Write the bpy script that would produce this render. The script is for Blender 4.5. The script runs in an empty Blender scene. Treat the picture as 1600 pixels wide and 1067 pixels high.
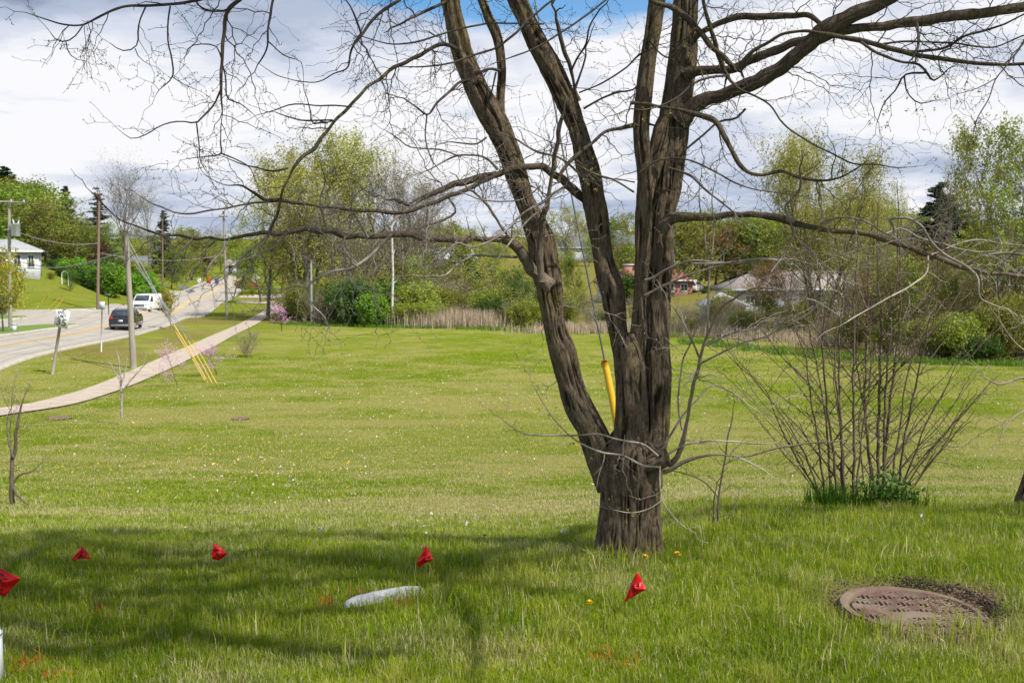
import bpy, math, random
import numpy as np
from mathutils import Vector, Matrix
R = math.radians
PI = math.pi
scene = bpy.context.scene
COL = scene.collection
# ---------------------------------------------------------------- camera
F = 1600.0
EYE = 1.6
PITCH = math.atan(133.5 / 1600)
cam_d = bpy.data.cameras.new("camera")
cam = bpy.data.objects.new("camera", cam_d)
COL.objects.link(cam)
cam_d.sensor_width = 36
cam_d.lens = 36
cam_d.clip_start = 0.05
cam_d.clip_end = 6000
cam.location = (0, 0, EYE)
cam.rotation_euler = (PI / 2 - PITCH, 0, 0)
cam_d.dof.use_dof = True
cam_d.dof.focus_distance = 5.6
cam_d.dof.aperture_fstop = 8.5
scene.camera = cam
# ---------------------------------------------------------------- light
SUN_EL = 52
SV = Vector((0.82 * math.cos(R(SUN_EL)), -0.57 * math.cos(R(SUN_EL)), math.sin(R(SUN_EL)))).normalized()
sd = bpy.data.lights.new("sun", 'SUN')
sd.energy = 5.0
sd.angle = R(0.53)
sd.color = (1.0, 0.95, 0.86)
so = bpy.data.objects.new("sun", sd)
so.rotation_euler = (-SV).to_track_quat('-Z', 'Y').to_euler()
so.location = (30, -10, 60)
COL.objects.link(so)
world = bpy.data.worlds.new("World")
scene.world = world
world.use_nodes = True
nt = world.node_tree
nt.nodes.clear()
def N(nt, t, **kw):
    n = nt.nodes.new(t)
    for k, v in kw.items():
        if k == 'loc': continue
        setattr(n, k, v)
    return n
def L(nt, a, b): nt.links.new(a, b)
out = N(nt, 'ShaderNodeOutputWorld')
sky = N(nt, 'ShaderNodeTexSky', sky_type='NISHITA', sun_disc=False, sun_elevation=R(SUN_EL), sun_rotation=R(125))
sky.air_density = 1.0; sky.dust_density = 0.6; sky.ozone_density = 1.5
bg1 = N(nt, 'ShaderNodeBackground'); bg1.inputs[1].default_value = 0.125
hsv = N(nt, 'ShaderNodeHueSaturation'); hsv.inputs['Saturation'].default_value = 1.45; L(nt, sky.outputs[0], hsv.inputs['Color']); L(nt, hsv.outputs[0], bg1.inputs[0])
bg2 = N(nt, 'ShaderNodeBackground'); bg2.inputs[1].default_value = 0.78
mix = N(nt, 'ShaderNodeMixShader')
tc = N(nt, 'ShaderNodeTexCoord')
sep = N(nt, 'ShaderNodeSeparateXYZ'); L(nt, tc.outputs['Generated'], sep.inputs[0])
# clouds lie on a high flat layer: project the view direction onto a plane overhead
def M(nt, op, a, b=None, c=None):
    n = N(nt, 'ShaderNodeMath', operation=op)
    for i, v in enumerate((a, b, c)):
        if v is None: continue
        if isinstance(v, (int, float)): n.inputs[i].default_value = v
        else: L(nt, v, n.inputs[i])
    return n.outputs[0]
zz = M(nt, 'ADD', M(nt, 'MAXIMUM', sep.outputs[2], 0.0), 0.17)
cx = M(nt, 'DIVIDE', sep.outputs[0], zz); cy = M(nt, 'DIVIDE', sep.outputs[1], zz)
cmb = N(nt, 'ShaderNodeCombineXYZ'); L(nt, cx, cmb.inputs[0]); L(nt, cy, cmb.inputs[1]); cmb.inputs[2].default_value = 3.7
def noise(nt, vec, scale, detail=4, rough=0.5, dist=0.0):
    n = N(nt, 'ShaderNodeTexNoise'); n.inputs['Scale'].default_value = scale
    n.inputs['Detail'].default_value = detail; n.inputs['Roughness'].default_value = rough
    n.inputs['Distortion'].default_value = dist
    if vec is not None: L(nt, vec, n.inputs['Vector'])
    return n.outputs['Fac']
def ramp(nt, fac, stops, interp='LINEAR'):
    n = N(nt, 'ShaderNodeValToRGB'); cr = n.color_ramp; cr.interpolation = interp
    while len(cr.elements) < len(stops): cr.elements.new(0.5)
    for e, (p, c) in zip(cr.elements, stops):
        e.position = p
        e.color = (c, c, c, 1) if isinstance(c, (int, float)) else (*c, 1)
    L(nt, fac, n.inputs[0])
    return n.outputs[0]
cover = noise(nt, cmb.outputs[0], 0.72, 8, 0.62, 0.25)
shade = noise(nt, cmb.outputs[0], 1.2, 8, 0.60, 0.2)
def gauss(x0, z0, sx, sz):
    a = M(nt, 'DIVIDE', M(nt, 'SUBTRACT', sep.outputs[0], x0), sx); b = M(nt, 'DIVIDE', M(nt, 'SUBTRACT', sep.outputs[2], z0), sz)
    return M(nt, 'POWER', 2.718, M(nt, 'MULTIPLY', M(nt, 'ADD', M(nt, 'MULTIPLY', a, a), M(nt, 'MULTIPLY', b, b)), -1.0))
# clear gap overhead, closed cloud towards the horizon
low = ramp(nt, sep.outputs[2], [(0.13, 1.0), (0.24, 0.0)])
cover = M(nt, 'ADD', cover, M(nt, 'MULTIPLY', low, 0.3))
cover = M(nt, 'SUBTRACT', cover, M(nt, 'MULTIPLY', gauss(0.03, 0.275, 0.20, 0.055), 0.55))
shade = M(nt, 'SUBTRACT', shade, M(nt, 'MULTIPLY', gauss(-0.46, 0.25, 0.10, 0.05), 0.30))
shade = M(nt, 'ADD', shade, M(nt, 'MULTIPLY', gauss(-0.40, 0.13, 0.22, 0.06), 0.12))
shade = M(nt, 'ADD', shade, M(nt, 'MULTIPLY', gauss(-0.02, 0.18, 0.20, 0.06), 0.10))
shade = M(nt, 'SUBTRACT', shade, M(nt, 'MULTIPLY', ramp(nt, sep.outputs[2], [(0.0, 1.0), (0.12, 0.0)]), 0.05))
mask = ramp(nt, cover, [(0.36, 0.08), (0.50, 1.0)], 'EASE')
ccol = ramp(nt, shade, [(0.27, (0.22, 0.27, 0.39)), (0.39, (0.48, 0.55, 0.70)), (0.47, (0.68, 0.73, 0.85)), (0.60, (0.97, 0.97, 1.0))], 'EASE')
L(nt, ccol, bg2.inputs[0])
L(nt, mask, mix.inputs[0]); L(nt, bg1.outputs[0], mix.inputs[1]); L(nt, bg2.outputs[0], mix.inputs[2])
L(nt, mix.outputs[0], out.inputs[0])
scene.view_settings.view_transform = 'Standard'
scene.view_settings.look = 'None'
scene.view_settings.exposure = 0.35
scene.view_settings.gamma = 1
scene.view_settings.use_curve_mapping = False
scene.cycles.max_bounces = 6
scene.cycles.transparent_max_bounces = 8
scene.cycles.diffuse_bounces = 3
# ---------------------------------------------------------------- geometry of the view
_cp, _sp = math.cos(PITCH), math.sin(PITCH)
def ray(px, py):
    a = (px - 800) / F; b = (533.5 - py) / F
    return np.array([a, _cp + b * _sp, -_sp + b * _cp])
def P(px, py, Y):
    """world point seen at column px, row py and at distance Y in front of the viewpoint"""
    d = ray(px, py)
    return np.array([0, 0, EYE]) + d * (Y / d[1])
# ---------------------------------------------------------------- ground shape (height field)
CP = []   # (x, y, z)
def cpz(s, y, z): CP.append((s * y, y, z))
def cpp(px, py, y):
    p = P(px, py, y); CP.append(tuple(p))
for s in (-1.3, -0.8, -0.45, -0.2, 0, 0.2, 0.45, 0.8, 1.3):
    cpz(s, 1.6, 0); cpz(s, 3.2, 0); cpz(s, 4.6, 0); cpz(s, 5.5, -0.01)
for px in (-500, 0, 300, 600, 850):
    for y, py in ((7, 846), (9, 826), (13, 792), (18, 752), (25, 702), (35, 642)): cpp(px, py, y)
for px in (1100, 1350, 1600, 2000):
    for y, py in ((7, 800), (9, 790), (13, 772), (20, 733), (30, 672), (45, 605)): cpp(px, py, y)
for px in (0, 250, 500, 850): cpp(px, 586, 50)
for px in (400, 650, 850): cpp(px, 539, 70); cpp(px, 511, 95)
cpp(1100, 545, 68); cpp(1500, 569, 57); cpp(2000, 575, 56); cpp(1100, 512, 92); cpp(1500, 512, 95)
# road and its surroundings
for px, py, y in ((0, 571, 52), (-200, 590, 46), (210, 523, 79), (266, 509, 94), (294, 496, 113), (339, 479, 142), (376, 456, 183), (386, 446, 208),
                  (0, 527, 72), (150, 498, 92), (150, 487, 99), (0, 487, 98), (-300, 490, 98), (256, 479, 134), (297, 464, 160), (350, 448, 188), (372, 440, 222),
                  (40, 441, 112), (100, 470, 105), (110, 440, 122), (190, 477, 130), (205, 434, 150), (150, 436, 142), (280, 446, 180), (320, 440, 205),
                  (-300, 430, 120), (0, 400, 180), (300, 420, 280), (420, 470, 150), (440, 462, 170), (500, 472, 150)):
    cpp(px, py, y)
for px, py, y in ((600, 474, 145), (800, 474, 145), (950, 470, 150), (1000, 455, 165), (1100, 495, 112), (1300, 494, 114), (1500, 498, 110), (1800, 495, 110),
                  (1100, 462, 140), (1300, 448, 140), (1500, 446, 140), (1800, 440, 140), (700, 430, 195), (900, 425, 195), (1150, 425, 190), (1500, 415, 190),
                  (500, 425, 260), (800, 395, 290), (1100, 392, 290), (1500, 388, 290), (0, 370, 420), (500, 378, 450), (900, 370, 450), (1500, 368, 450), (2200, 380, 300), (-800, 380, 300)):
    cpp(px, py, y)
CP = np.array(CP)
def _warp(x, y):
    yy = np.maximum(y, 1.6)
    s = np.clip(x / np.maximum(yy, 3.0), -1.4, 1.4)
    return s * 1.7, np.log(yy)
_ax, _ay = _warp(CP[:, 0], CP[:, 1])
_c2 = 0.12 ** 2
_A = np.sqrt((_ax[:, None] - _ax[None]) ** 2 + (_ay[:, None] - _ay[None]) ** 2 + _c2)
_n = len(CP)
_S = np.zeros((_n + 3, _n + 3)); _S[:_n, :_n] = _A + np.eye(_n) * -0.004
_S[:_n, _n] = 1; _S[:_n, _n + 1] = _ax; _S[:_n, _n + 2] = _ay; _S[_n:, :_n] = _S[:_n, _n:].T
_W = np.linalg.solve(_S, np.concatenate([CP[:, 2], np.zeros(3)]))
def gz(x, y):
    x = np.atleast_1d(np.asarray(x, float)); y = np.atleast_1d(np.asarray(y, float))
    res = np.empty(x.shape).ravel(); xf = x.ravel(); yf = y.ravel()
    for i in range(0, len(xf), 20000):
        wx, wy = _warp(xf[i:i + 20000], yf[i:i + 20000])
        K = np.sqrt((wx[:, None] - _ax[None]) ** 2 + (wy[:, None] - _ay[None]) ** 2 + _c2)
        res[i:i + 20000] = K @ _W[:_n] + _W[_n] + _W[_n + 1] * wx + _W[_n + 2] * wy
    return res.reshape(x.shape)
# the same surface, tabulated in the warped plane so that many points can be looked up quickly
def g1(x, y): return float(gz(x, y)[0])
def hit(px, py):
    """ground point seen at (px, py)"""
    d = ray(px, py)
    ys = np.exp(np.linspace(math.log(2.5), math.log(450), 500))
    pts = np.array([0, 0, EYE])[None] + d[None] * (ys / d[1])[:, None]
    dz = pts[:, 2] - gz(pts[:, 0], pts[:, 1])
    k = np.argmax(dz < 0)
    if dz[k] >= 0: k = len(ys) - 1
    a, b = max(k - 1, 0), k
    t = dz[a] / (dz[a] - dz[b] + 1e-9)
    q = pts[a] * (1 - t) + pts[b] * t
    return np.array([q[0], q[1], g1(q[0], q[1])])
def og(px, Y, dz=0.0):
    """ground point under column px at distance Y"""
    x = (px - 800) / F * Y * _cp * 1.0
    # column px at depth Y: exact within the small pitch
    for _ in range(3):
        z = g1(x, Y)
        depth = Y * _cp - (z - EYE) * _sp
        x = (px - 800) / F * depth
    return np.array([x, Y, z + dz])
def ztop(px, py, Y): return P(px, py, Y)[2]
# ---------------------------------------------------------------- mesh helpers
rng = np.random.default_rng(7)
random.seed(11)
_HN = np.random.default_rng(3).random(4096)
def _h(i, j, k): return _HN[(i * 73 + j * 179 + k * 283 + (i * j) % 97 * 11 + (j * k) % 89 * 7) & 4095]
def vnoise(p):
    f = np.floor(p).astype(np.int64); t = p - f; t = t * t * (3 - 2 * t)
    i, j, k = f[..., 0], f[..., 1], f[..., 2]; a, b, c = t[..., 0], t[..., 1], t[..., 2]
    def l(u, v, w): return u * (1 - w) + v * w
    return l(l(l(_h(i, j, k), _h(i + 1, j, k), a), l(_h(i, j + 1, k), _h(i + 1, j + 1, k), a), b),
             l(l(_h(i, j, k + 1), _h(i + 1, j, k + 1), a), l(_h(i, j + 1, k + 1), _h(i + 1, j + 1, k + 1), a), b), c)
def fbm2(x, y, sx, sy, o=0.0):
    q = np.stack([x / sx + o, y / sy + o * 1.7, np.full_like(x, o)], -1)
    return 0.6 * vnoise(q) + 0.28 * vnoise(q * 2.1 + 5) + 0.12 * vnoise(q * 4.3 + 9)
class MB:
    def __init__(s): s.v = []; s.q = []; s.t = []; s.n = 0; s.ng = []; s.ridge = []
    def add(s, v, q=None, t=None):
        v = np.asarray(v, float).reshape(-1, 3)
        if q is not None and len(q): s.q.append(np.asarray(q, np.int64).reshape(-1, 4) + s.n)
        if t is not None and len(t): s.t.append(np.asarray(t, np.int64).reshape(-1, 3) + s.n)
        s.v.append(v); s.n += len(v); return s
    def poly(s, pts):
        s.ng.append([s.n + i for i in range(len(pts))]); s.v.append(np.asarray(pts, float)); s.n += len(pts); return s
    def box(s, c, d, rz=0.0, taper=0.0, bev=0.0):
        c = np.asarray(c, float); hx, hy, hz = d[0] / 2, d[1] / 2, d[2] / 2
        if bev > 0:
            b = min(bev, hx * .9, hy * .9, hz * .9)
            rings = []
            for z, ix in ((-hz, b), (-hz + b, 0), (hz - b, 0), (hz, b)):
                X, Y = hx - ix, hy - ix; e = b * 0.6
                k = 1 - taper if z > 0 else 1
                rings += [(-X + e, -Y, z), (X - e, -Y, z), (X, -Y + e, z), (X, Y - e, z), (X - e, Y, z), (-X + e, Y, z), (-X, Y - e, z), (-X, -Y + e, z)]
            v = np.array(rings); 
            v[16:, :2] *= (1 - taper)
            q = []
            for r in range(3):
                for i in range(8):
                    j = (i + 1) % 8; q.append((r * 8 + i, r * 8 + j, r * 8 + 8 + j, r * 8 + 8 + i))
            q += [(0, 7, 6, 1), (1, 6, 5, 2), (2, 5, 4, 3), (24, 25, 30, 31), (25, 26, 29, 30), (26, 27, 28, 29)]
        else:
            k = 1 - taper
            v = np.array([(-hx, -hy, -hz), (hx, -hy, -hz), (hx, hy, -hz), (-hx, hy, -hz), (-hx * k, -hy * k, hz), (hx * k, -hy * k, hz), (hx * k, hy * k, hz), (-hx * k, hy * k, hz)])
            q = [(0, 3, 2, 1), (4, 5, 6, 7), (0, 1, 5, 4), (1, 2, 6, 5), (2, 3, 7, 6), (3, 0, 4, 7)]
        if rz:
            cc, ss = math.cos(rz), math.sin(rz)
            v = np.stack([v[:, 0] * cc - v[:, 1] * ss, v[:, 0] * ss + v[:, 1] * cc, v[:, 2]], -1)
        return s.add(v + c, q=q)
    def tube(s, pts, rad, seg=8, cap=True):
        pts = np.asarray(pts, float); rad = np.broadcast_to(np.asarray(rad, float), (len(pts),))
        v, q = tube_vq(pts, rad, seg)
        s.add(v, q=q)
        if cap and seg > 3:
            n = len(pts)
            base = s.n - len(v)
            s.ng.append([base + i for i in range(seg)][::-1]); s.ng.append([base + (n - 1) * seg + i for i in range(seg)])
        return s
    def mesh(s, name, off=None, smooth=False):
        me = bpy.data.meshes.new(name)
        v = np.concatenate(s.v) if s.v else np.zeros((0, 3))
        if off is not None: v = v - np.asarray(off)[None]
        loops = []; starts = []; tot = []
        pos = 0
        if s.q:
            q = np.concatenate(s.q); loops.append(q.ravel()); starts.append(pos + np.arange(len(q)) * 4); tot.append(np.full(len(q), 4)); pos += q.size
        if s.t:
            t = np.concatenate(s.t); loops.append(t.ravel()); starts.append(pos + np.arange(len(t)) * 3); tot.append(np.full(len(t), 3)); pos += t.size
        for g in s.ng:
            loops.append(np.array(g)); starts.append(np.array([pos])); tot.append(np.array([len(g)])); pos += len(g)
        loops = np.concatenate(loops).astype(np.int32); starts = np.concatenate(starts).astype(np.int32); tot = np.concatenate(tot).astype(np.int32)
        me.vertices.add(len(v)); me.vertices.foreach_set('co', v.astype(np.float32).ravel())
        me.loops.add(len(loops)); me.loops.foreach_set('vertex_index', loops)
        me.polygons.add(len(starts)); me.polygons.foreach_set('loop_start', starts)
        me.update(calc_edges=True)
        if smooth: me.polygons.foreach_set('use_smooth', np.ones(len(starts), bool))
        me.validate()
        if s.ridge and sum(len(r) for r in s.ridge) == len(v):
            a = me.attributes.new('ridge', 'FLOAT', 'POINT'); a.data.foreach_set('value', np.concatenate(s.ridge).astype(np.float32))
        return me
def tube_vq(pts, rad, seg, ph=0.0):
    n = len(pts)
    tg = np.gradient(pts, axis=0); tg /= np.linalg.norm(tg, axis=1, keepdims=True) + 1e-12
    ref = np.array([0.0, 1.0, 0.0]) if abs(tg[:, 1].mean()) < 0.85 else np.array([1.0, 0, 0])
    u = np.cross(tg, ref); u /= np.linalg.norm(u, axis=1, keepdims=True) + 1e-12
    w = np.cross(tg, u)
    a = np.arange(seg) / seg * 2 * PI + ph
    v = pts[:, None] + rad[:, None, None] * (np.cos(a)[None, :, None] * u[:, None] + np.sin(a)[None, :, None] * w[:, None])
    i = np.arange(n - 1)[:, None] * seg; j = np.arange(seg)[None]; k = (j + 1) % seg
    q = np.stack([i + j, i + seg + j, i + seg + k, i + k], -1).reshape(-1, 4)
    return v.reshape(-1, 3), q
def resample(pts, rad, step):
    pts = np.asarray(pts, float); rad = np.asarray(rad, float)
    n = len(pts)
    t = np.concatenate([[0], np.cumsum(np.linalg.norm(np.diff(pts, axis=0), axis=1))])
    m = max(int(t[-1] / step) + 1, 3)
    tt = np.linspace(0, t[-1], m)
    # Catmull-Rom style smooth interpolation (finite-difference tangents)
    tg = np.gradient(pts, t, axis=0)
    k = np.clip(np.searchsorted(t, tt, side='right') - 1, 0, n - 2)
    h = (t[k + 1] - t[k])[:, None]; s = ((tt - t[k]))[:, None] / h
    h00 = 2 * s ** 3 - 3 * s ** 2 + 1; h10 = s ** 3 - 2 * s ** 2 + s; h01 = -2 * s ** 3 + 3 * s ** 2; h11 = s ** 3 - s ** 2
    p = h00 * pts[k] + h10 * h * tg[k] + h01 * pts[k + 1] + h11 * h * tg[k + 1]
    return p, np.interp(tt, t, rad), tt
# ---------------------------------------------------------------- objects
def setp(o, label=None, cat=None, group=None, kind=None):
    if label: o['label'] = label
    if cat: o['category'] = cat
    if group: o['group'] = group
    if kind: o['kind'] = kind
    return o
def thing(name, label, cat, loc=(0, 0, 0), group=None, rz=0.0, sc=1.0):
    o = bpy.data.objects.new(name, None); o.empty_display_size = 0.2
    o.location = tuple(loc); o.rotation_euler = (0, 0, rz)
    o.scale = (sc,) * 3 if isinstance(sc, (int, float)) else sc
    COL.objects.link(o)
    return setp(o, label, cat, group)
def obj(name, me, mat, parent=None, label=None, smooth=False):
    if isinstance(me, MB):
        off = None
        me = me.mesh(name, None, smooth)
    if mat is not None and not me.materials: me.materials.append(mat)
    o = bpy.data.objects.new(name, me)
    COL.objects.link(o)
    if parent is not None: o.parent = parent
    if label: o['label'] = label
    return o
def wobj(name, mb, mat, parent, label=None, smooth=False):
    """a part whose vertices are in world space, under an unrotated parent"""
    off = np.array(parent.location)
    if parent.parent is not None: off = off + np.array(parent.parent.location)
    me = mb.mesh(name, off, smooth)
    return obj(name, me, mat, parent, label)
def single(name, mb, mat, label, cat, loc=None, group=None, smooth=False, kind=None):
    off = np.asarray(loc if loc is not None else (0, 0, 0), float)
    me = mb.mesh(name, off, smooth)
    o = obj(name, me, mat); o.location = tuple(off)
    return setp(o, label, cat, group, kind)
def struct(name, mb, mat, smooth=False):
    o = obj(name, mb.mesh(name, None, smooth), mat); o['kind'] = 'structure'
    return o
# ---------------------------------------------------------------- materials
def newmat(name):
    m = bpy.data.materials.new(name); m.use_nodes = True
    nt = m.node_tree; nt.nodes.clear()
    o = N(nt, 'ShaderNodeOutputMaterial'); b = N(nt, 'ShaderNodeBsdfPrincipled')
    L(nt, b.outputs[0], o.inputs[0])
    return m, nt, b, o
def pos(nt): 
    return N(nt, 'ShaderNodeNewGeometry').outputs['Position']
def mapv(nt, vec, scale):
    n = N(nt, 'ShaderNodeMapping'); n.inputs['Scale'].default_value = scale; L(nt, vec, n.inputs['Vector']); return n.outputs[0]
def mixc(nt, f, a, b, mode='MIX'):
    n = N(nt, 'ShaderNodeMix', data_type='RGBA', blend_type=mode)
    if isinstance(f, (int, float)): n.inputs[0].default_value = f
    else: L(nt, f, n.inputs[0])
    for i, v in ((6, a), (7, b)):
        if isinstance(v, tuple): n.inputs[i].default_value = (*v, 1)
        else: L(nt, v, n.inputs[i])
    return n.outputs[2]
def bump(nt, h, strength, dist, b):
    n = N(nt, 'ShaderNodeBump'); n.inputs['Strength'].default_value = strength; n.inputs['Distance'].default_value = dist
    L(nt, h, n.inputs['Height']); L(nt, n.outputs[0], b.inputs['Normal'])
def pmat(name, c1, c2=None, scale=5.0, rough=0.7, bmp=0.0, metal=0.0, stretch=(1, 1, 1), bscale=None, spec=0.5, coat=0.0, obj_space=True):
    m, nt, b, o = newmat(name)
    tcn = N(nt, 'ShaderNodeTexCoord')
    v = mapv(nt, tcn.outputs['Object'], stretch)
    if c2 is None: c2 = tuple(x * 0.8 for x in c1)
    f = ramp(nt, noise(nt, v, scale, 6, 0.6), [(0.35, 0.0), (0.65, 1.0)])
    L(nt, mixc(nt, f, c1, c2), b.inputs['Base Color'])
    b.inputs['Roughness'].default_value = rough; b.inputs['Metallic'].default_value = metal
    b.inputs['Specular IOR Level'].default_value = spec
    if coat: b.inputs['Coat Weight'].default_value = coat
    if bmp: bump(nt, noise(nt, v, bscale or scale * 3, 6, 0.6), 1.0, bmp, b)
    return m
def leafmat(name, cols, trans=0.35, rough=0.55):
    """cols: list of colours spread over the leaves by chance; each tree shifts a little"""
    m, nt, b, o = newmat(name)
    g = N(nt, 'ShaderNodeNewGeometry'); oi = N(nt, 'ShaderNodeObjectInfo')
    n = len(cols)
    c = ramp(nt, g.outputs['Random Per Island'], [(i / max(n - 1, 1), cc) for i, cc in enumerate(cols)])
    big = noise(nt, g.outputs['Position'], 0.45, 3, 0.5)
    k = M(nt, 'ADD', M(nt, 'MULTIPLY', big, 0.5), 0.72)
    k = M(nt, 'MULTIPLY', k, M(nt, 'ADD', M(nt, 'MULTIPLY', oi.outputs['Random'], 0.3), 0.85))
    hs = N(nt, 'ShaderNodeHueSaturation'); L(nt, c, hs.inputs['Color']); L(nt, k, hs.inputs['Value'])
    L(nt, M(nt, 'ADD', M(nt, 'MULTIPLY', oi.outputs['Random'], 0.03), 0.485), hs.inputs['Hue'])
    L(nt, hs.outputs[0], b.inputs['Base Color']); b.inputs['Roughness'].default_value = rough
    b.inputs['Specular IOR Level'].default_value = 0.25
    t = N(nt, 'ShaderNodeBsdfTranslucent'); L(nt, hs.outputs[0], t.inputs[0])
    mx = N(nt, 'ShaderNodeMixShader'); mx.inputs[0].default_value = trans
    L(nt, b.outputs[0], mx.inputs[1]); L(nt, t.outputs[0], mx.inputs[2]); L(nt, mx.outputs[0], o.inputs[0])
    return m
def glassmat(name, col=(0.03, 0.04, 0.05)):
    m, nt, b, o = newmat(name); b.inputs['Base Color'].default_value = (*col, 1); b.inputs['Roughness'].default_value = 0.06
    b.inputs['Specular IOR Level'].default_value = 0.8
    return m
# ================================================================ THE SETTING
def sstep(a, b, x): t = np.clip((x - a) / (b - a), 0, 1); return t * t * (3 - 2 * t)
ROADN = np.array([(15, -22.6), (30, -23.6), (52, -26), (79, -29.1), (94, -31.6), (113, -35.7), (142, -41), (183, -48.6), (215, -54.5), (260, -63)])
def road_near(Y): return np.interp(Y, ROADN[:, 0], ROADN[:, 1])
RW = 7.9
WALKPX = [(-160, 668), (-80, 657), (0, 645), (60, 636), (130, 619), (190, 598), (250, 572), (312, 543), (350, 524), (387, 507), (406, 496), (425, 483), (436, 474)]
WALK = np.array([hit(*p) for p in WALKPX])
def walk_dist(x, y):
    d = np.full(np.shape(x), 1e9)
    for a, b in zip(WALK[:-1, :2], WALK[1:, :2]):
        ab = b - a; t = np.clip(((x - a[0]) * ab[0] + (y - a[1]) * ab[1]) / (ab @ ab), 0, 1)
        d = np.minimum(d, np.hypot(x - a[0] - t * ab[0], y - a[1] - t * ab[1]))
    return d
MH = og(1426, 4.57); MHR = 0.318      # manhole
def blob(x, y, cx, cy, rx, ry): return np.exp(-((x - cx) / rx) ** 2 - ((y - cy) / ry) ** 2)
_d1 = hit(560, 637); _d2 = hit(1520, 690); _d3 = hit(450, 800); _d4 = hit(300, 655); _d5 = hit(700, 660)
def zones(x, y):
    far = sstep(6, 14, y)
    n1 = fbm2(x, y, 2.4, 1.4, 2.0); n2 = fbm2(x, y, 9.0, 5.0, 8.0); n3 = fbm2(x, y, 0.55, 0.4, 4.0)
    dry = sstep(0.44, 0.66, n1) * 0.45 * far + sstep(0.45, 0.7, n2) * 0.4 * far + sstep(0.52, 0.75, n3) * 0.42
    dry += 0.55 * far * sstep(0.48, 0.68, fbm2(x, y, 0.9, 0.8, 14.0)) * sstep(0.35, 0.6, fbm2(x, y, 6, 5, 17.0))
    dry += 1.9 * blob(x, y - (x - _d1[0]) * 0.22, _d1[0] - 1, _d1[1] + 1.0, 8.0, 1.3) * (0.2 + n1) + 0.7 * blob(x, y, _d2[0] + 2, _d2[1], 5, 3.5) * (0.3 + n1)
    dry += 0.35 * blob(x, y, _d3[0], _d3[1], 3, 1.2) + 0.5 * blob(x, y, _d4[0], _d4[1], 3, 0.8) + 0.5 * blob(x, y, _d5[0], _d5[1], 4, 0.9)
    bank = sstep(0.8, 2.0, walk_dist(x, y)) * sstep(-0.5, 1.0, x - road_near(y)) * (x < np.interp(y, WALK[:, 1], WALK[:, 0])) * (y < 120)
    red = bank * sstep(50, 62, y) * sstep(0.30, 0.5, fbm2(x, y, 2.2, 3.2, 6.0)) * 0.9
    dry = (dry + 0.25 * bank) * (1 - 0.75 * sstep(95, 115, y))
    red = np.clip(red + 0.65 * sstep(97, 106, y) * sstep(-34, -24, x + (y - 100) * 0.12) + 0.28 * sstep(97, 106, y), 0, 1)  # the last red term browns the left hill in place of tree shade
    soil = np.exp(-(np.hypot((x - MH[0]) / 0.44, (y - MH[1]) / 0.44)) ** 6) + 0.9 * blob(x, y, MH[0] + 0.40, MH[1] + 0.22, 0.16, 0.16)
    return np.clip(dry, 0, 1), np.clip(red, 0, 1), np.clip(soil, 0, 1)
def gridground():
    u = np.concatenate([np.linspace(-6.2, 6.2, 620)])
    xs = 1.6 * np.sinh(u); 
    v = np.linspace(-1.9, 6.1, 560); ys = 3.0 * np.sinh(v) * 0.9 + 4
    xs = np.clip(xs, -420, 420) if False else xs
    xs = xs[(xs > -380) & (xs < 380)]; ys = ys[(ys > -12) & (ys < 560)]
    X, Y = np.meshgrid(xs, ys)
    Z = gz(X, Y)
    # beyond the table the land just carries on to the horizon
    near = np.exp(-((Y - 5) / 6) ** 2)
    Z = Z + (fbm2(X, Y, 0.5, 0.5, 1.0) - 0.5) * 0.03 * near
    r = np.hypot(X - MH[0], Y - MH[1])
    Z -= 0.05 * np.exp(-(r / 0.40) ** 8) + 0.03 * blob(X, Y, MH[0] + 0.42, MH[1] + 0.25, 0.1, 0.1)
    ny, nx = X.shape
    i = np.arange(ny - 1)[:, None] * nx; j = np.arange(nx - 1)[None]
    q = np.stack([i + j, i + j + 1, i + nx + j + 1, i + nx + j], -1).reshape(-1, 4)
    mb = MB(); mb.add(np.stack([X, Y, Z], -1), q=q)
    return mb, X.ravel(), Y.ravel()
def add_attr(me, name, arr):
    a = me.attributes.new(name, 'FLOAT', 'POINT'); a.data.foreach_set('value', np.asarray(arr, np.float32))
GREEN = (0.10, 0.165, 0.008); LIGHT = (0.205, 0.258, 0.014); TAN = (0.36, 0.315, 0.10); REDB = (0.235, 0.145, 0.075); SOIL = (0.10, 0.065, 0.045)
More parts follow.
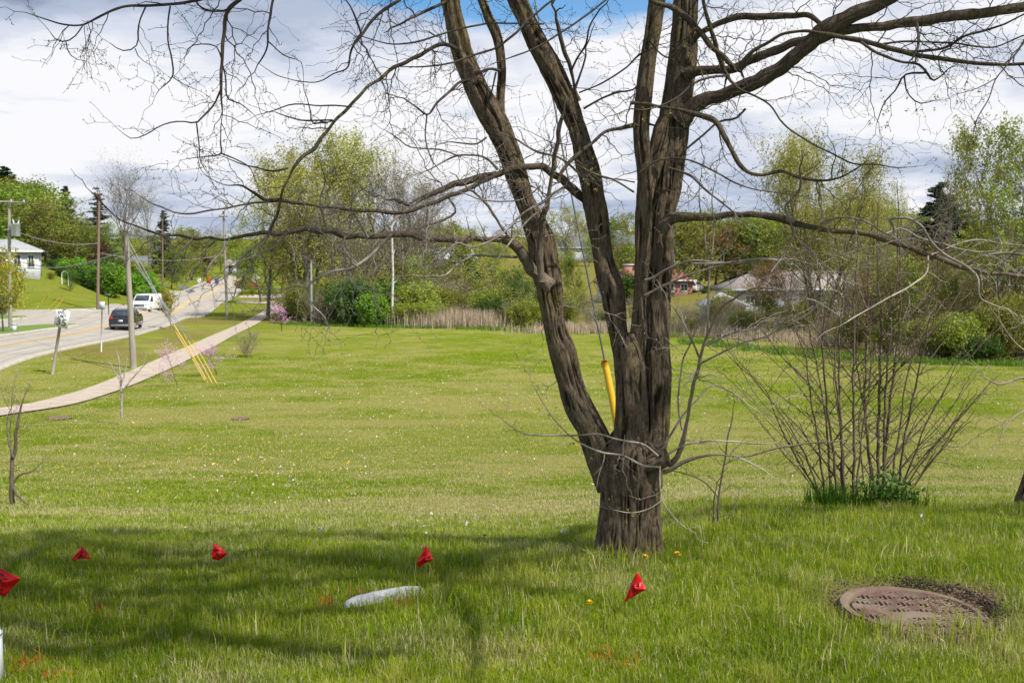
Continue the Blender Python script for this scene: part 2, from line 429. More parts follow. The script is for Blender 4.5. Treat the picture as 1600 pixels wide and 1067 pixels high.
def groundmat():
    m, nt, b, o = newmat('lawn')
    p = pos(nt)
    dry = N(nt, 'ShaderNodeAttribute', attribute_name='dry').outputs['Fac']
    red = N(nt, 'ShaderNodeAttribute', attribute_name='red').outputs['Fac']
    soil = N(nt, 'ShaderNodeAttribute', attribute_name='soil').outputs['Fac']
    n1 = noise(nt, mapv(nt, p, (0.6, 0.9, 1)), 1.1, 5, 0.6)
    n2 = noise(nt, mapv(nt, p, (1, 1.6, 1)), 7.0, 6, 0.75)
    n3 = noise(nt, p, 45, 3, 0.7)
    c = mixc(nt, ramp(nt, n1, [(0.35, 0.0), (0.68, 1.0)]), GREEN, LIGHT)
    c = mixc(nt, ramp(nt, n2, [(0.40, 0.0), (0.62, 0.75)]), c, LIGHT)
    d = M(nt, 'MULTIPLY', dry, ramp(nt, n2, [(0.36, 0.35), (0.60, 1.15)]))
    c = mixc(nt, d, c, TAN)
    c = mixc(nt, M(nt, 'MULTIPLY', red, ramp(nt, n2, [(0.38, 0.2), (0.60, 1.0)])), c, REDB)
    c = mixc(nt, ramp(nt, n3, [(0.35, 0.5), (0.7, 0.0)]), c, (0.07, 0.11, 0.015))
    c = mixc(nt, soil, c, mixc(nt, ramp(nt, n3, [(0.3, 0.0), (0.7, 1.0)]), SOIL, (0.22, 0.17, 0.10)))
    L(nt, c, b.inputs['Base Color']); b.inputs['Roughness'].default_value = 1.0; b.inputs['Specular IOR Level'].default_value = 0.0
    bump(nt, M(nt, 'ADD', n2, n3), 0.9, 0.05, b)
    return m
mb, gx, gy = gridground()
GM = groundmat()
ground = struct('ground', mb, GM, smooth=True)
dr, rd, sl = zones(gx, gy)
add_attr(ground.data, 'dry', dr); add_attr(ground.data, 'red', rd); add_attr(ground.data, 'soil', sl)
def drape(A, B, n, m, off, mb=None):
    """sheet over the ground between world polylines A and B"""
    A = np.asarray(A, float)[:, :2]; B = np.asarray(B, float)[:, :2]
    def rs(p, n):
        t = np.concatenate([[0], np.cumsum(np.linalg.norm(np.diff(p, axis=0), axis=1))]); tt = np.linspace(0, t[-1], n)
        return np.stack([np.interp(tt, t, p[:, 0]), np.interp(tt, t, p[:, 1])], -1)
    a, b = rs(A, n), rs(B, n)
    w = np.linspace(0, 1, m)[None, :, None]
    g = a[:, None] * (1 - w) + b[:, None] * w
    z = gz(g[..., 0], g[..., 1]) + off
    mb = mb or MB()
    i = np.arange(n - 1)[:, None] * m; j = np.arange(m - 1)[None]
    mb.add(np.concatenate([g, z[..., None]], -1), q=np.stack([i + j, i + m + j, i + m + j + 1, i + j + 1], -1).reshape(-1, 4))
    return mb
def flip_up(o):
    me = o.data; n = np.zeros(len(me.polygons) * 3); me.polygons.foreach_get('normal', n)
    if n.reshape(-1, 3)[:, 2].mean() < 0: me.flip_normals()
CONC = pmat('concrete_road', (0.37, 0.335, 0.285), (0.30, 0.27, 0.23), 1.2, 0.85, 0.004, stretch=(1, .25, 1))
WALKM = pmat('concrete_walk', (0.44, 0.365, 0.285), (0.36, 0.30, 0.235), 2.0, 0.9, 0.004)
CURB = pmat('curb_concrete', (0.44, 0.40, 0.34), (0.34, 0.31, 0.27), 3.0, 0.85, 0.003)
YEL = pmat('yellow_line', (0.62, 0.40, 0.09), (0.50, 0.34, 0.10), 4.0, 0.8)
ys = np.linspace(16, 250, 240)
def offpoly_(p, o):
    p = p[:, :2]; tg = np.gradient(p, axis=0); tg /= np.linalg.norm(tg, axis=1, keepdims=True); return p + np.stack([-tg[:, 1], tg[:, 0]], -1) * o
def rline(o): return np.stack([road_near(ys) - o, ys + 0 * o], -1)
mbr = drape(rline(0.0), rline(RW), 240, 12, 0.06)
# side street that joins the road from the left
fe = [hit(x, y) for x, y in ((-330, 489), (-100, 487.5), (0, 486.5), (80, 486), (150, 486.5), (205, 485))]
ne = [(road_near(y) - RW + 0.3, y) for y in (58, 66, 74, 84, 96, 112)]
side = struct('side_street', drape([(-90, 66, 0)] + [tuple(p) for p in fe], [(-42, 62)] + ne, 60, 30, 0.045), CONC, True); flip_up(side)
road = struct('road', mbr, CONC, True); flip_up(road)
mk = MB()
for o in (RW / 2 - 0.10, RW / 2 + 0.22):
    drape(rline(o - 0.08), rline(o + 0.08), 240, 2, 0.075, mk)
sm = MB()
for o in (0.55, 2.1, RW - 2.2, RW - 0.5): drape(rline(o - 0.025), rline(o + 0.025), 240, 2, 0.071, sm)
for k in range(6, 236, 6):
    y_ = ys[k]; drape([(road_near(y_) - .1, y_, 0), (road_near(y_) - RW + .1, y_ - .3, 0)], [(road_near(y_) - .1, y_ + .05, 0), (road_near(y_) - RW + .1, y_ - .25, 0)], 12, 2, 0.072, sm)
seam = struct('road_seams', sm, pmat('tar_seam', (0.17, 0.155, 0.135), (0.25, 0.23, 0.20), 2, .9)); flip_up(seam)
js = MB(); wv, _, _ = resample(WALK, np.ones(len(WALK)), 1.5); A_, B_ = offpoly_(wv, .84), offpoly_(wv, -.84)
for i in range(1, len(wv) - 1):
    t_ = (wv[i + 1] - wv[i])[:2]; t_ = t_ / np.linalg.norm(t_) * .03
    drape([A_[i], B_[i]], [A_[i] + t_, B_[i] + t_], 5, 2, 0.056, js)
js = struct('sidewalk_joints', js, pmat('joint', (0.22, 0.18, 0.14))); flip_up(js)
lm = struct('road_marking', mk, YEL); flip_up(lm)
def curb(A, name, h=0.13, w=0.32):
    A = np.asarray(A, float)[:, :2]
    t = np.concatenate([[0], np.cumsum(np.linalg.norm(np.diff(A, axis=0), axis=1))]); n = int(t[-1] / 1.0) + 2; tt = np.linspace(0, t[-1], n)
    p = np.stack([np.interp(tt, t, A[:, 0]), np.interp(tt, t, A[:, 1])], -1)
    tg = np.gradient(p, axis=0); tg /= np.linalg.norm(tg, axis=1, keepdims=True); nn = np.stack([-tg[:, 1], tg[:, 0]], -1)
    z = gz(p[:, 0], p[:, 1])
    prof = [(-w / 2, -0.05), (-w / 2, h - 0.02), (-w / 2 + .03, h), (w / 2 - .03, h), (w / 2, h - 0.02), (w / 2, -0.05)]
    v = np.stack([np.concatenate([p + nn * a, (z + b)[:, None]], -1) for a, b in prof], 1)
    m = len(prof); i = np.arange(n - 1)[:, None] * m; j = np.arange(m - 1)[None]
    mb = MB(); mb.add(v, q=np.stack([i + j, i + j + 1, i + m + j + 1, i + m + j], -1).reshape(-1, 4))
    return struct(name, mb, CURB)
curb(rline(-0.12), 'curb')
yy = ys[ys > 116]; curb(np.stack([road_near(yy) - RW - 0.12, yy], -1), 'curb')
curb([tuple(p) for p in fe], 'curb')
# sidewalk
def offpoly(p, o):
    p = p[:, :2]; tg = np.gradient(p, axis=0); tg /= np.linalg.norm(tg, axis=1, keepdims=True); return p + np.stack([-tg[:, 1], tg[:, 0]], -1) * o
wr, _, _ = resample(WALK, np.ones(len(WALK)), 1.5)
sw = struct('sidewalk', drape(offpoly(wr, 0.85), offpoly(wr, -0.85), 260, 5, 0.05), WALKM, True); flip_up(sw)
# driveways at the far end of the walk
def H(*pp): return [hit(*p) for p in pp]
dv = struct('driveway', drape(H((376, 463), (400, 461), (430, 460), (445, 458)), H((372, 466), (400, 466), (430, 466.5), (450, 464)), 20, 4, 0.07), WALKM, True); flip_up(dv)
dv = struct('driveway', drape(H((376, 470), (400, 470), (425, 471), (440, 472)), H((366, 473), (395, 474.5), (420, 475.5), (436, 476)), 20, 4, 0.07), WALKM, True); flip_up(dv)
dv = struct('driveway', drape(H((296, 459), (288, 454), (276, 449)), H((306, 456), (296, 450), (284, 446)), 12, 4, 0.07), pmat('asphalt_drive', (0.12, 0.12, 0.13)), True); flip_up(dv)
# grass islands in the junction
ISL = pmat('island_grass', (0.085, 0.16, 0.014), (0.13, 0.20, 0.02), 3.0, 0.95, 0.03)
for A, B in (([(-200, 516), (-60, 516), (0, 514), (60, 510), (118, 508.5)], [(-200, 546), (-60, 534), (0, 526), (60, 518), (119, 510)]),
             ([(-200, 494), (0, 494), (25, 496), (42, 496.5)], [(-200, 505), (0, 502), (25, 499.5), (43, 498)])):
    isl = struct('grass_island', drape(H(*A), H(*B), 40, 10, 0.16), ISL, True); flip_up(isl)
    curb(H(*B), 'curb', h=0.17, w=0.25)

# ---------------------------------------------------------------- grass
def grassmat(name, tint=None):
    m, nt, b, o = newmat(name)
    g = N(nt, 'ShaderNodeNewGeometry')
    dry = N(nt, 'ShaderNodeAttribute', attribute_name='dry').outputs['Fac']
    h = N(nt, 'ShaderNodeAttribute', attribute_name='h').outputs['Fac']
    rnd = N(nt, 'ShaderNodeAttribute', attribute_name='rnd').outputs['Fac']
    if tint: c = mixc(nt, rnd, tint, tuple(x * 0.6 for x in tint))
    else:
        n1 = noise(nt, mapv(nt, g.outputs['Position'], (0.8, 1.2, 1)), 1.6, 4, 0.6)
        k = M(nt, 'ADD', M(nt, 'MULTIPLY', rnd, 0.55), M(nt, 'MULTIPLY', ramp(nt, n1, [(0.3, 0.0), (0.7, 1.0)]), 0.45))
        c = ramp(nt, k, [(0.0, (0.055, 0.115, 0.006)), (0.30, (0.155, 0.245, 0.012)), (0.62, (0.28, 0.35, 0.02)), (1.0, (0.46, 0.47, 0.09))])
        dd = M(nt, 'GREATER_THAN', M(nt, 'ADD', M(nt, 'MULTIPLY', dry, 0.8), M(nt, 'FRACT', M(nt, 'MULTIPLY', rnd, 37.3))), 0.86)
        c = mixc(nt, M(nt, 'MULTIPLY', dd, 0.85), c, (0.58, 0.50, 0.30))
        c = mixc(nt, ramp(nt, h, [(0.0, 0.5), (0.4, 0.0)]), c, (0.30, 0.30, 0.10))
    L(nt, c, b.inputs['Base Color']); b.inputs['Roughness'].default_value = 0.7; b.inputs['Specular IOR Level'].default_value = 0.0
    t = N(nt, 'ShaderNodeBsdfTranslucent'); L(nt, c, t.inputs[0])
    mx = N(nt, 'ShaderNodeMixShader'); mx.inputs[0].default_value = 0.30
    L(nt, b.outputs[0], mx.inputs[1]); L(nt, t.outputs[0], mx.inputs[2]); L(nt, mx.outputs[0], o.inputs[0])
    return m
def blades(x, y, h, w, rnd, dry, lean=0.45, zoff=0.0):
    n = len(x)
    z = gz(x, y) - 0.004 + zoff + (fbm2(x, y, 0.5, 0.5, 1.0) - 0.5) * 0.03 * np.exp(-((y - 5) / 6) ** 2)
    a = rng.uniform(0, 2 * PI, n); ln = rng.normal(0, lean, n); a2 = rng.uniform(0, 2 * PI, n)
    sx, sy = np.cos(a) * w / 2, np.sin(a) * w / 2
    lx, ly = np.cos(a2) * ln * h, np.sin(a2) * ln * h
    v = np.empty((n, 5, 3))
    v[:, 0] = np.stack([x - sx, y - sy, z], -1); v[:, 1] = np.stack([x + sx, y + sy, z], -1)
    mx, my = x + lx * 0.3, y + ly * 0.3; zm = z + h * 0.58
    v[:, 2] = np.stack([mx + sx * .85, my + sy * .85, zm], -1); v[:, 3] = np.stack([mx - sx * .85, my - sy * .85, zm], -1)
    v[:, 4] = np.stack([x + lx, y + ly, z + h * np.sqrt(np.clip(1 - (ln * 0.8) ** 2, 0.15, 1))], -1)
    i = np.arange(n)[:, None] * 5
    mb = MB(); mb.add(v, q=i + np.array([[0, 1, 2, 3]]), t=i + np.array([[3, 2, 4]]))
    me = mb.mesh('grass')
    add_attr(me, 'rnd', np.repeat(rnd, 5)); add_attr(me, 'dry', np.repeat(dry, 5)); add_attr(me, 'h', np.tile([0, 0, .58, .58, 1.0], n))
    return me
NB = 900000
Y_ = np.exp(rng.uniform(math.log(3.1), math.log(62), NB)); S_ = rng.uniform(-0.60, 0.60, NB); X_ = S_ * Y_
keep = rng.random(NB) < np.interp(Y_, [3, 4, 9, 62], [1, 1, 0.9, 0.55])
keep &= (np.hypot(X_ - MH[0], Y_ - MH[1]) > MHR + np.where(Y_ < MH[1] - 0.1, -0.015, 0.02) + 0.04 * rng.random(NB)) 
STN = [hit(538, 949), hit(662, 926)]
_a, _b = STN[0][:2], STN[1][:2]; _ab = _b - _a
_t = np.clip(((X_ - _a[0]) * _ab[0] + (Y_ - _a[1]) * _ab[1]) / (_ab @ _ab), 0, 1)
keep &= np.hypot(X_ - _a[0] - _t * _ab[0], Y_ - _a[1] - _t * _ab[1]) > np.where(Y_ < _a[1] + _t * _ab[1], 0.022, 0.045)
keep &= (walk_dist(X_, Y_) > 0.95) & (X_ > road_near(Y_) + 0.35)
TB = P(980, 870, 5.5)
keep &= np.hypot(X_ - TB[0], Y_ - TB[1]) > 0.15
_dz, _rz, _sz = zones(X_, Y_)
keep &= rng.random(NB) > _sz * 0.93
keep &= (rng.random(NB) > _dz * 0.35) & (rng.random(NB) > _rz * 0.85)
X_, Y_, _dz = X_[keep], Y_[keep], _dz[keep]
hh = (0.018 + 0.036 * fbm2(X_, Y_, 0.35, 0.35, 3.0) + 0.018 * rng.random(len(X_)))
tuft = sstep(0.60, 0.72, fbm2(X_, Y_, 0.22, 0.22, 7.0)) * (Y_ < 16)
brink = blob(X_, Y_, 3.3, 6.7, 2.6, 0.8)
near_trunk = blob(X_, Y_, TB[0] - .05, TB[1] - 0.1, 0.42, 0.25)
hh = hh * (0.5 + 1.0 * fbm2(X_, Y_, 0.10, 0.10, 12.0)) * (1 + 0.7 * tuft + 0.7 * brink + 0.8 * near_trunk) * np.where(Y_ > 12, 0.8 + Y_ * 0.012, 1) * (1 - 0.4 * _dz)
ww = (0.0016 + 0.0015 * rng.random(len(X_))) * np.maximum(1, Y_ / 5.2) ** 0.95
rn = np.clip(rng.random(len(X_)) * 0.8 + 0.1 + 0.14 * tuft + 0.9 * (fbm2(X_, Y_, 0.16, 0.13, 21.0) - 0.5), 0, 1)
GRASSM = grassmat('grass_blades')
gr = obj('grass', blades(X_, Y_, hh, ww, rn, _dz), GRASSM); gr['kind'] = 'stuff'
setp(gr, 'lawn grass with dry straw patches covering the foreground and the sloping field', 'grass')
# long pale tufts that stand above the lawn
tx, ty = [], []
for px, py, n, r in ((720, 960, 30, .06), (735, 965, 30, .07), (1225, 1010, 60, .14), (1290, 985, 50, .10), (860, 965, 25, .05), (800, 880, 60, .16), (850, 885, 60, .15), (945, 880, 40, .1),
                     (1000, 880, 30, .1), (1260, 870, 60, .3), (1150, 870, 60, .2), (330, 990, 20, .05), (55, 1010, 50, .15), (520, 1010, 40, .12), (640, 1000, 30, .1), (1080, 1010, 40, .16), (1330, 860, 70, .3), (1440, 850, 60, .3), (880, 885, 50, .1), (730, 895, 40, .2), (590, 960, 16, .04), (150, 950, 40, .12), (400, 1000, 40, .12), (560, 1040, 40, .12), (700, 1030, 30, .1), (1180, 960, 40, .12), (1250, 1040, 50, .14), (1550, 1020, 40, .1), (1100, 940, 30, .1), (940, 885, 40, .08), (975, 890, 40, .10), (925, 876, 30, .05), (200, 1000, 30, .1), (820, 1000, 30, .12), (1360, 990, 50, .09), (1430, 1000, 70, .12), (1500, 992, 50, .09)):
    c = hit(px, py)
    tx.append(c[0] + rng.normal(0, r, n)); ty.append(c[1] + rng.normal(0, r * .6, n))
tx, ty = np.concatenate(tx), np.concatenate(ty)
tg_ = obj('long_grass', blades(tx, ty, rng.uniform(.06, .14, len(tx)), rng.uniform(.003, .0055, len(tx)), rng.uniform(.35, 1, len(tx)), tx * 0, 0.4), GRASSM)
setp(tg_, 'taller pale grass tufts standing above the lawn near the tree and drain cover', 'tall grass', kind='stuff')
# grass sprayed with orange utility paint
ox, oy = [], []
for px, py, n, r in ((45, 1040, 26, .05), (20, 1055, 14, .04), (75, 1060, 14, .03), (508, 946, 22, .03), (560, 935, 8, .03), (640, 945, 14, .04), (945, 1030, 14, .03), (985, 1045, 22, .05), (160, 955, 8, .03)):
    c = hit(px, py); ox.append(c[0] + rng.normal(0, r, n)); oy.append(c[1] + rng.normal(0, r * .7, n))
ox, oy = np.concatenate(ox), np.concatenate(oy)
pg = obj('painted_grass', blades(ox, oy, rng.uniform(.03, .075, len(ox)), rng.uniform(.0025, .005, len(ox)), rng.random(len(ox)), ox * 0, 0.9), grassmat('orange_paint', (0.70, 0.11, 0.035)))
setp(pg, 'blades of grass sprayed with orange red utility marking paint', 'painted grass', kind='stuff')
# ================================================================ THE BIG TREE
def barkmat(name, dark, light, moss=0.25, fine=False):
    m, nt, b, o = newmat(name)
    g = N(nt, 'ShaderNodeNewGeometry'); tcn = N(nt, 'ShaderNodeTexCoord')
    v = mapv(nt, tcn.outputs['Object'], (1, 1, 0.22))
    n1 = noise(nt, v, 95, 7, 0.8); n2 = noise(nt, tcn.outputs['Object'], 9, 5, 0.6); n3 = noise(nt, tcn.outputs['Object'], 3.1, 4, 0.6)
    c = mixc(nt, ramp(nt, n1, [(0.35, 0.0), (0.62, 1.0)]), dark, light)
    c = mixc(nt, ramp(nt, n2, [(0.5, 0.0), (0.75, 0.45)]), c, tuple(x * 1.4 for x in light))
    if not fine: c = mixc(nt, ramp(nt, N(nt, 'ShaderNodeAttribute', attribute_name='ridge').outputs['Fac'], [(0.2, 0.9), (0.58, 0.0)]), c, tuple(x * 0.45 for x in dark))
    c = mixc(nt, M(nt, 'MULTIPLY', ramp(nt, n3, [(0.55, 0.0), (0.66, 1.0)]), ramp(nt, n1, [(0.45, 0.0), (0.6, moss)])), c, (0.26, 0.25, 0.03))
    if fine:   # sunlight painted into the bark colour: low wood paler, fading out with height
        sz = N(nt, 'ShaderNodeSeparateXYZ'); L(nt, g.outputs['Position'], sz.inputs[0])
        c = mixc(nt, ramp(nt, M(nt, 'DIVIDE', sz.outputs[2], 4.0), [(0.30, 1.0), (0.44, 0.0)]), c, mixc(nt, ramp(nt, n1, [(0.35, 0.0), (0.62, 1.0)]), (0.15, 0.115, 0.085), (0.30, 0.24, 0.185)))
    L(nt, c, b.inputs['Base Color']); b.inputs['Roughness'].default_value = 0.95; b.inputs['Specular IOR Level'].default_value = 0.0
    bump(nt, n1, 1.0, 0.012 if not fine else 0.003, b)
    return m
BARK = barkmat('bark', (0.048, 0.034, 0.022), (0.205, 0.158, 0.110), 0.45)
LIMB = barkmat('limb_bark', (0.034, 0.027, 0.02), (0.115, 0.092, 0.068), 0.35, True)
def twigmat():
    # light painted in by height: sunlit pale low twigs, dark silhouettes in the crown
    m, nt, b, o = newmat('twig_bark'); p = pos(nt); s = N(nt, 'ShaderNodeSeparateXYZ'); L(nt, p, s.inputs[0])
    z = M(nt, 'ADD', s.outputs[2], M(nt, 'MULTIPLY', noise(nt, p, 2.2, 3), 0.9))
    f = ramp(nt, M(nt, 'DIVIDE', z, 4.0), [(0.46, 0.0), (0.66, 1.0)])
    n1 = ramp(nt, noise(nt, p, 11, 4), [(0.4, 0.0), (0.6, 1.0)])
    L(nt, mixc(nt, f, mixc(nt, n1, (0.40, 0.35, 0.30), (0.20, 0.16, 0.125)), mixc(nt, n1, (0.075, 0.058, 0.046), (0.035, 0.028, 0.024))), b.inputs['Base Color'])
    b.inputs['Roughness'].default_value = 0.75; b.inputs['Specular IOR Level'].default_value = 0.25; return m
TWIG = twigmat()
TD = 5.5
def PL(pts, y0, y1, close=None):
    """polyline (px, py, width px) with distance running from y0 to y1 -> world points and radii"""
    pts = [(*p, None) if len(p) == 2 else p for p in pts]
    w = [p[2] for p in pts]; idx = [i for i, x in enumerate(w) if x is not None]
    w = np.interp(range(len(w)), idx, [w[i] for i in idx])
    d = np.concatenate([[0], np.cumsum([math.dist(pts[i][:2], pts[i + 1][:2]) for i in range(len(pts) - 1)])]); d /= d[-1]
    ys = y0 + (y1 - y0) * d
    p = np.array([P(a[0], a[1], y) for a, y in zip(pts, ys)]); r = np.array([x / 2 * y / F for x, y in zip(w, ys)])
    return p, r
def barked(mb, pts, rad, step=0.009, dc=0.0045, amp=0.0065, seed=0.0, flare=None, lump=0.02):
    p, r, l = resample(pts, rad, step)
    seg = int(max(18, min(230, 2 * PI * r.max() / dc)))
    n = len(p)
    tg = np.gradient(p, axis=0); tg /= np.linalg.norm(tg, axis=1, keepdims=True)
    u = np.cross(tg, [0, 1, 0.0]); u /= np.linalg.norm(u, axis=1, keepdims=True); w = np.cross(tg, u)
    a = np.arange(seg) / seg * 2 * PI
    ca, sa = np.cos(a)[None], np.sin(a)[None]
    R_ = r[:, None] * np.ones((1, seg))
    if flare is not None: R_ = R_ * flare(l[:, None], a[None])
    q = np.stack([ca * R_ / 0.015, sa * R_ / 0.015, (l[:, None] + 0 * a[None]) / 0.20 + seed], -1)
    wv = vnoise(np.stack([ca * R_ / 0.05, sa * R_ / 0.05, l[:, None] / 0.12 + 0 * a[None] + seed + 7], -1)) - 0.5
    q = q + wv[..., None] * np.array([1.3, 1.3, 0.5])
    n1 = 1 - np.abs(vnoise(q) * 2 - 1); n2 = 1 - np.abs(vnoise(q * 2.3 + 31) * 2 - 1)
    lp = vnoise(np.stack([ca * R_ / 0.13, sa * R_ / 0.13, l[:, None] / 0.22 + 0 * a[None] + seed + 3], -1)) - 0.5
    k = np.clip(r / 0.05, 0.25, 1.25)[:, None]
    D = (np.minimum(1 - (1 - np.abs(2 * (n1 - 0.5))) ** 2 * 0 , 1) * 0 + np.clip(n1 * 1.9 - 0.55, 0, 1) ** 0.8 + n2 * 0.35 - 0.85) * amp * 1.35 * k + lp * lump * k
    R_ = R_ + D
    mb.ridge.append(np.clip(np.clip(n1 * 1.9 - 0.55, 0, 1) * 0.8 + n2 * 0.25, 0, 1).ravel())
    v = p[:, None] + R_[..., None] * (ca[..., None] * u[:, None] + sa[..., None] * w[:, None])
    i = np.arange(n - 1)[:, None] * seg; j = np.arange(seg)[None]; kk = (j + 1) % seg
    qd = np.stack([i + j, i + kk, i + seg + kk, i + seg + j], -1).reshape(-1, 4)
    base = mb.n
    mb.add(v.reshape(-1, 3), q=qd)
    mb.ng.append([base + s for s in range(seg)]); mb.ng.append([base + (n - 1) * seg + s for s in range(seg)][::-1])
tree = thing('locust_tree', 'big bare many stemmed tree with furrowed brown bark in the middle foreground', 'tree', og(980, TD))
# --- the trunk up to the fork
tb = MB()
p, r = PL([(980, 890, 106), (981, 868, 98), (983, 835, 92), (985, 800, 89), (986, 770, 90), (986, 745, 95), (985, 720, 98), (984, 700, 88), (984, 682, 64), (985, 668, 36)], TD, TD)
def flare(l, a): return 1 + 0.30 * np.exp(-l / 0.075) * (1 + 0.9 * np.sin(a * 4 + 0.6) * np.sin(a * 2.3 + 1)) + 0.05 * np.sin(a * 3 + l * 3) + 0.035 * np.sin(a * 5 - l * 2)
barked(tb, p, r, flare=flare, seed=1, amp=0.009)
# pruned burl on the right of the fork
p, r = PL([(1000, 728, 34), (1018, 722, 36), (1034, 716, 30), (1043, 713, 22)], TD - 0.12, TD - 0.16); barked(tb, p, r, seed=4, lump=0.05)
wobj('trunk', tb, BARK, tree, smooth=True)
STEMS = {
 'A': ([(952, 765, 40), (943, 725, 50), (932, 690, 50), (918, 660, 46), (903, 630, 42), (891, 597, 36), (877, 548, 38), (866, 507, 35), (860, 470, 37), (857, 445, 38), (851, 420, 42), (845, 375, 37), (825, 325, 33), (808, 277, 33), (800, 250, 32), (790, 225, 32), (777, 198, 35), (763, 173, 37), (740, 128, 34), (721, 78, 29), (709, 28, 29), (703, 0, 30), (697, -60, 28), (700, -150, 24), (715, -260, 20), (722, -380, 15), (735, -500, 8)], TD + .02, TD + 0.15),
 'M': ([(984, 770, 60), (985, 720, 58), (985, 680, 50), (986, 640, 45), (985, 600, 43), (983, 565, 46), (981, 540, 42), (980, 520, 30)], TD - .05, TD - .03),
 'B': ([(976, 590, 22), (972, 555, 27), (966, 520, 28), (960, 480, 31), (953, 445, 33), (947, 425, 33), (938, 375, 32), (930, 325, 32), (922, 277, 31), (914, 245, 31), (902, 200, 31), (888, 165, 31), (871, 127, 31), (857, 100, 31), (843, 75, 30), (831, 50, 29), (820, 25, 28), (808, 0, 27), (795, -60, 25), (790, -160, 22), (805, -280, 17), (812, -400, 12), (830, -500, 7)], TD, TD + 0.5),
 'C': ([(990, 590, 22), (994, 555, 23), (997, 520, 24), (999, 480, 22), (1001, 442, 22), (1004, 386, 22), (1006, 330, 23), (1007, 275, 24), (1003, 225, 24), (1003, 178, 24), (1006, 150, 24), (1012, 100, 24), (1020, 50, 24), (1027, 0, 24), (1032, -80, 21), (1020, -200, 18), (1025, -330, 13), (1012, -470, 8)], TD - 0.02, TD - 0.15),
 'D': ([(1012, 760, 40), (1018, 715, 44), (1024, 665, 38), (1026, 625, 38), (1027, 595, 40), (1027, 545, 42), (1027, 495, 39), (1029, 445, 35), (1033, 386, 36), (1037, 330, 37), (1042, 294, 39), (1046, 256, 43), (1050, 219, 47), (1054, 178, 46), (1061, 127, 40), (1066, 90, 38), (1070, 50, 38), (1072, 0, 37), (1072, -80, 32), (1085, -200, 27), (1095, -330, 20), (1090, -500, 12)], TD + 0.03, TD + 0.35),
 'D2': ([(1008, 330, 16), (1015, 285, 20), (1025, 245, 24), (1034, 205, 26), (1045, 170, 22)], TD + .05, TD + 0.12),
 'A2': ([(782, 205, 18), (781, 178, 15), (782, 150, 13), (784, 110, 12.5), (780, 75, 13), (773, 48, 14), (762, 25, 14), (753, 0, 15), (738, -50, 13), (728, -120, 11), (740, -200, 7)], TD + .1, TD + .4),
}
STEMW = {}
for k, (pts, y0, y1) in STEMS.items():
    p, r = PL(pts, y0, y1); STEMW[k] = (p, r)
    sb = MB(); barked(sb, p, r, seed=hash(k) % 50 if False else ord(k[0]) * 1.3 + len(k), amp=0.0075, dc=0.005)
    wobj('stem', sb, BARK, tree, smooth=True)
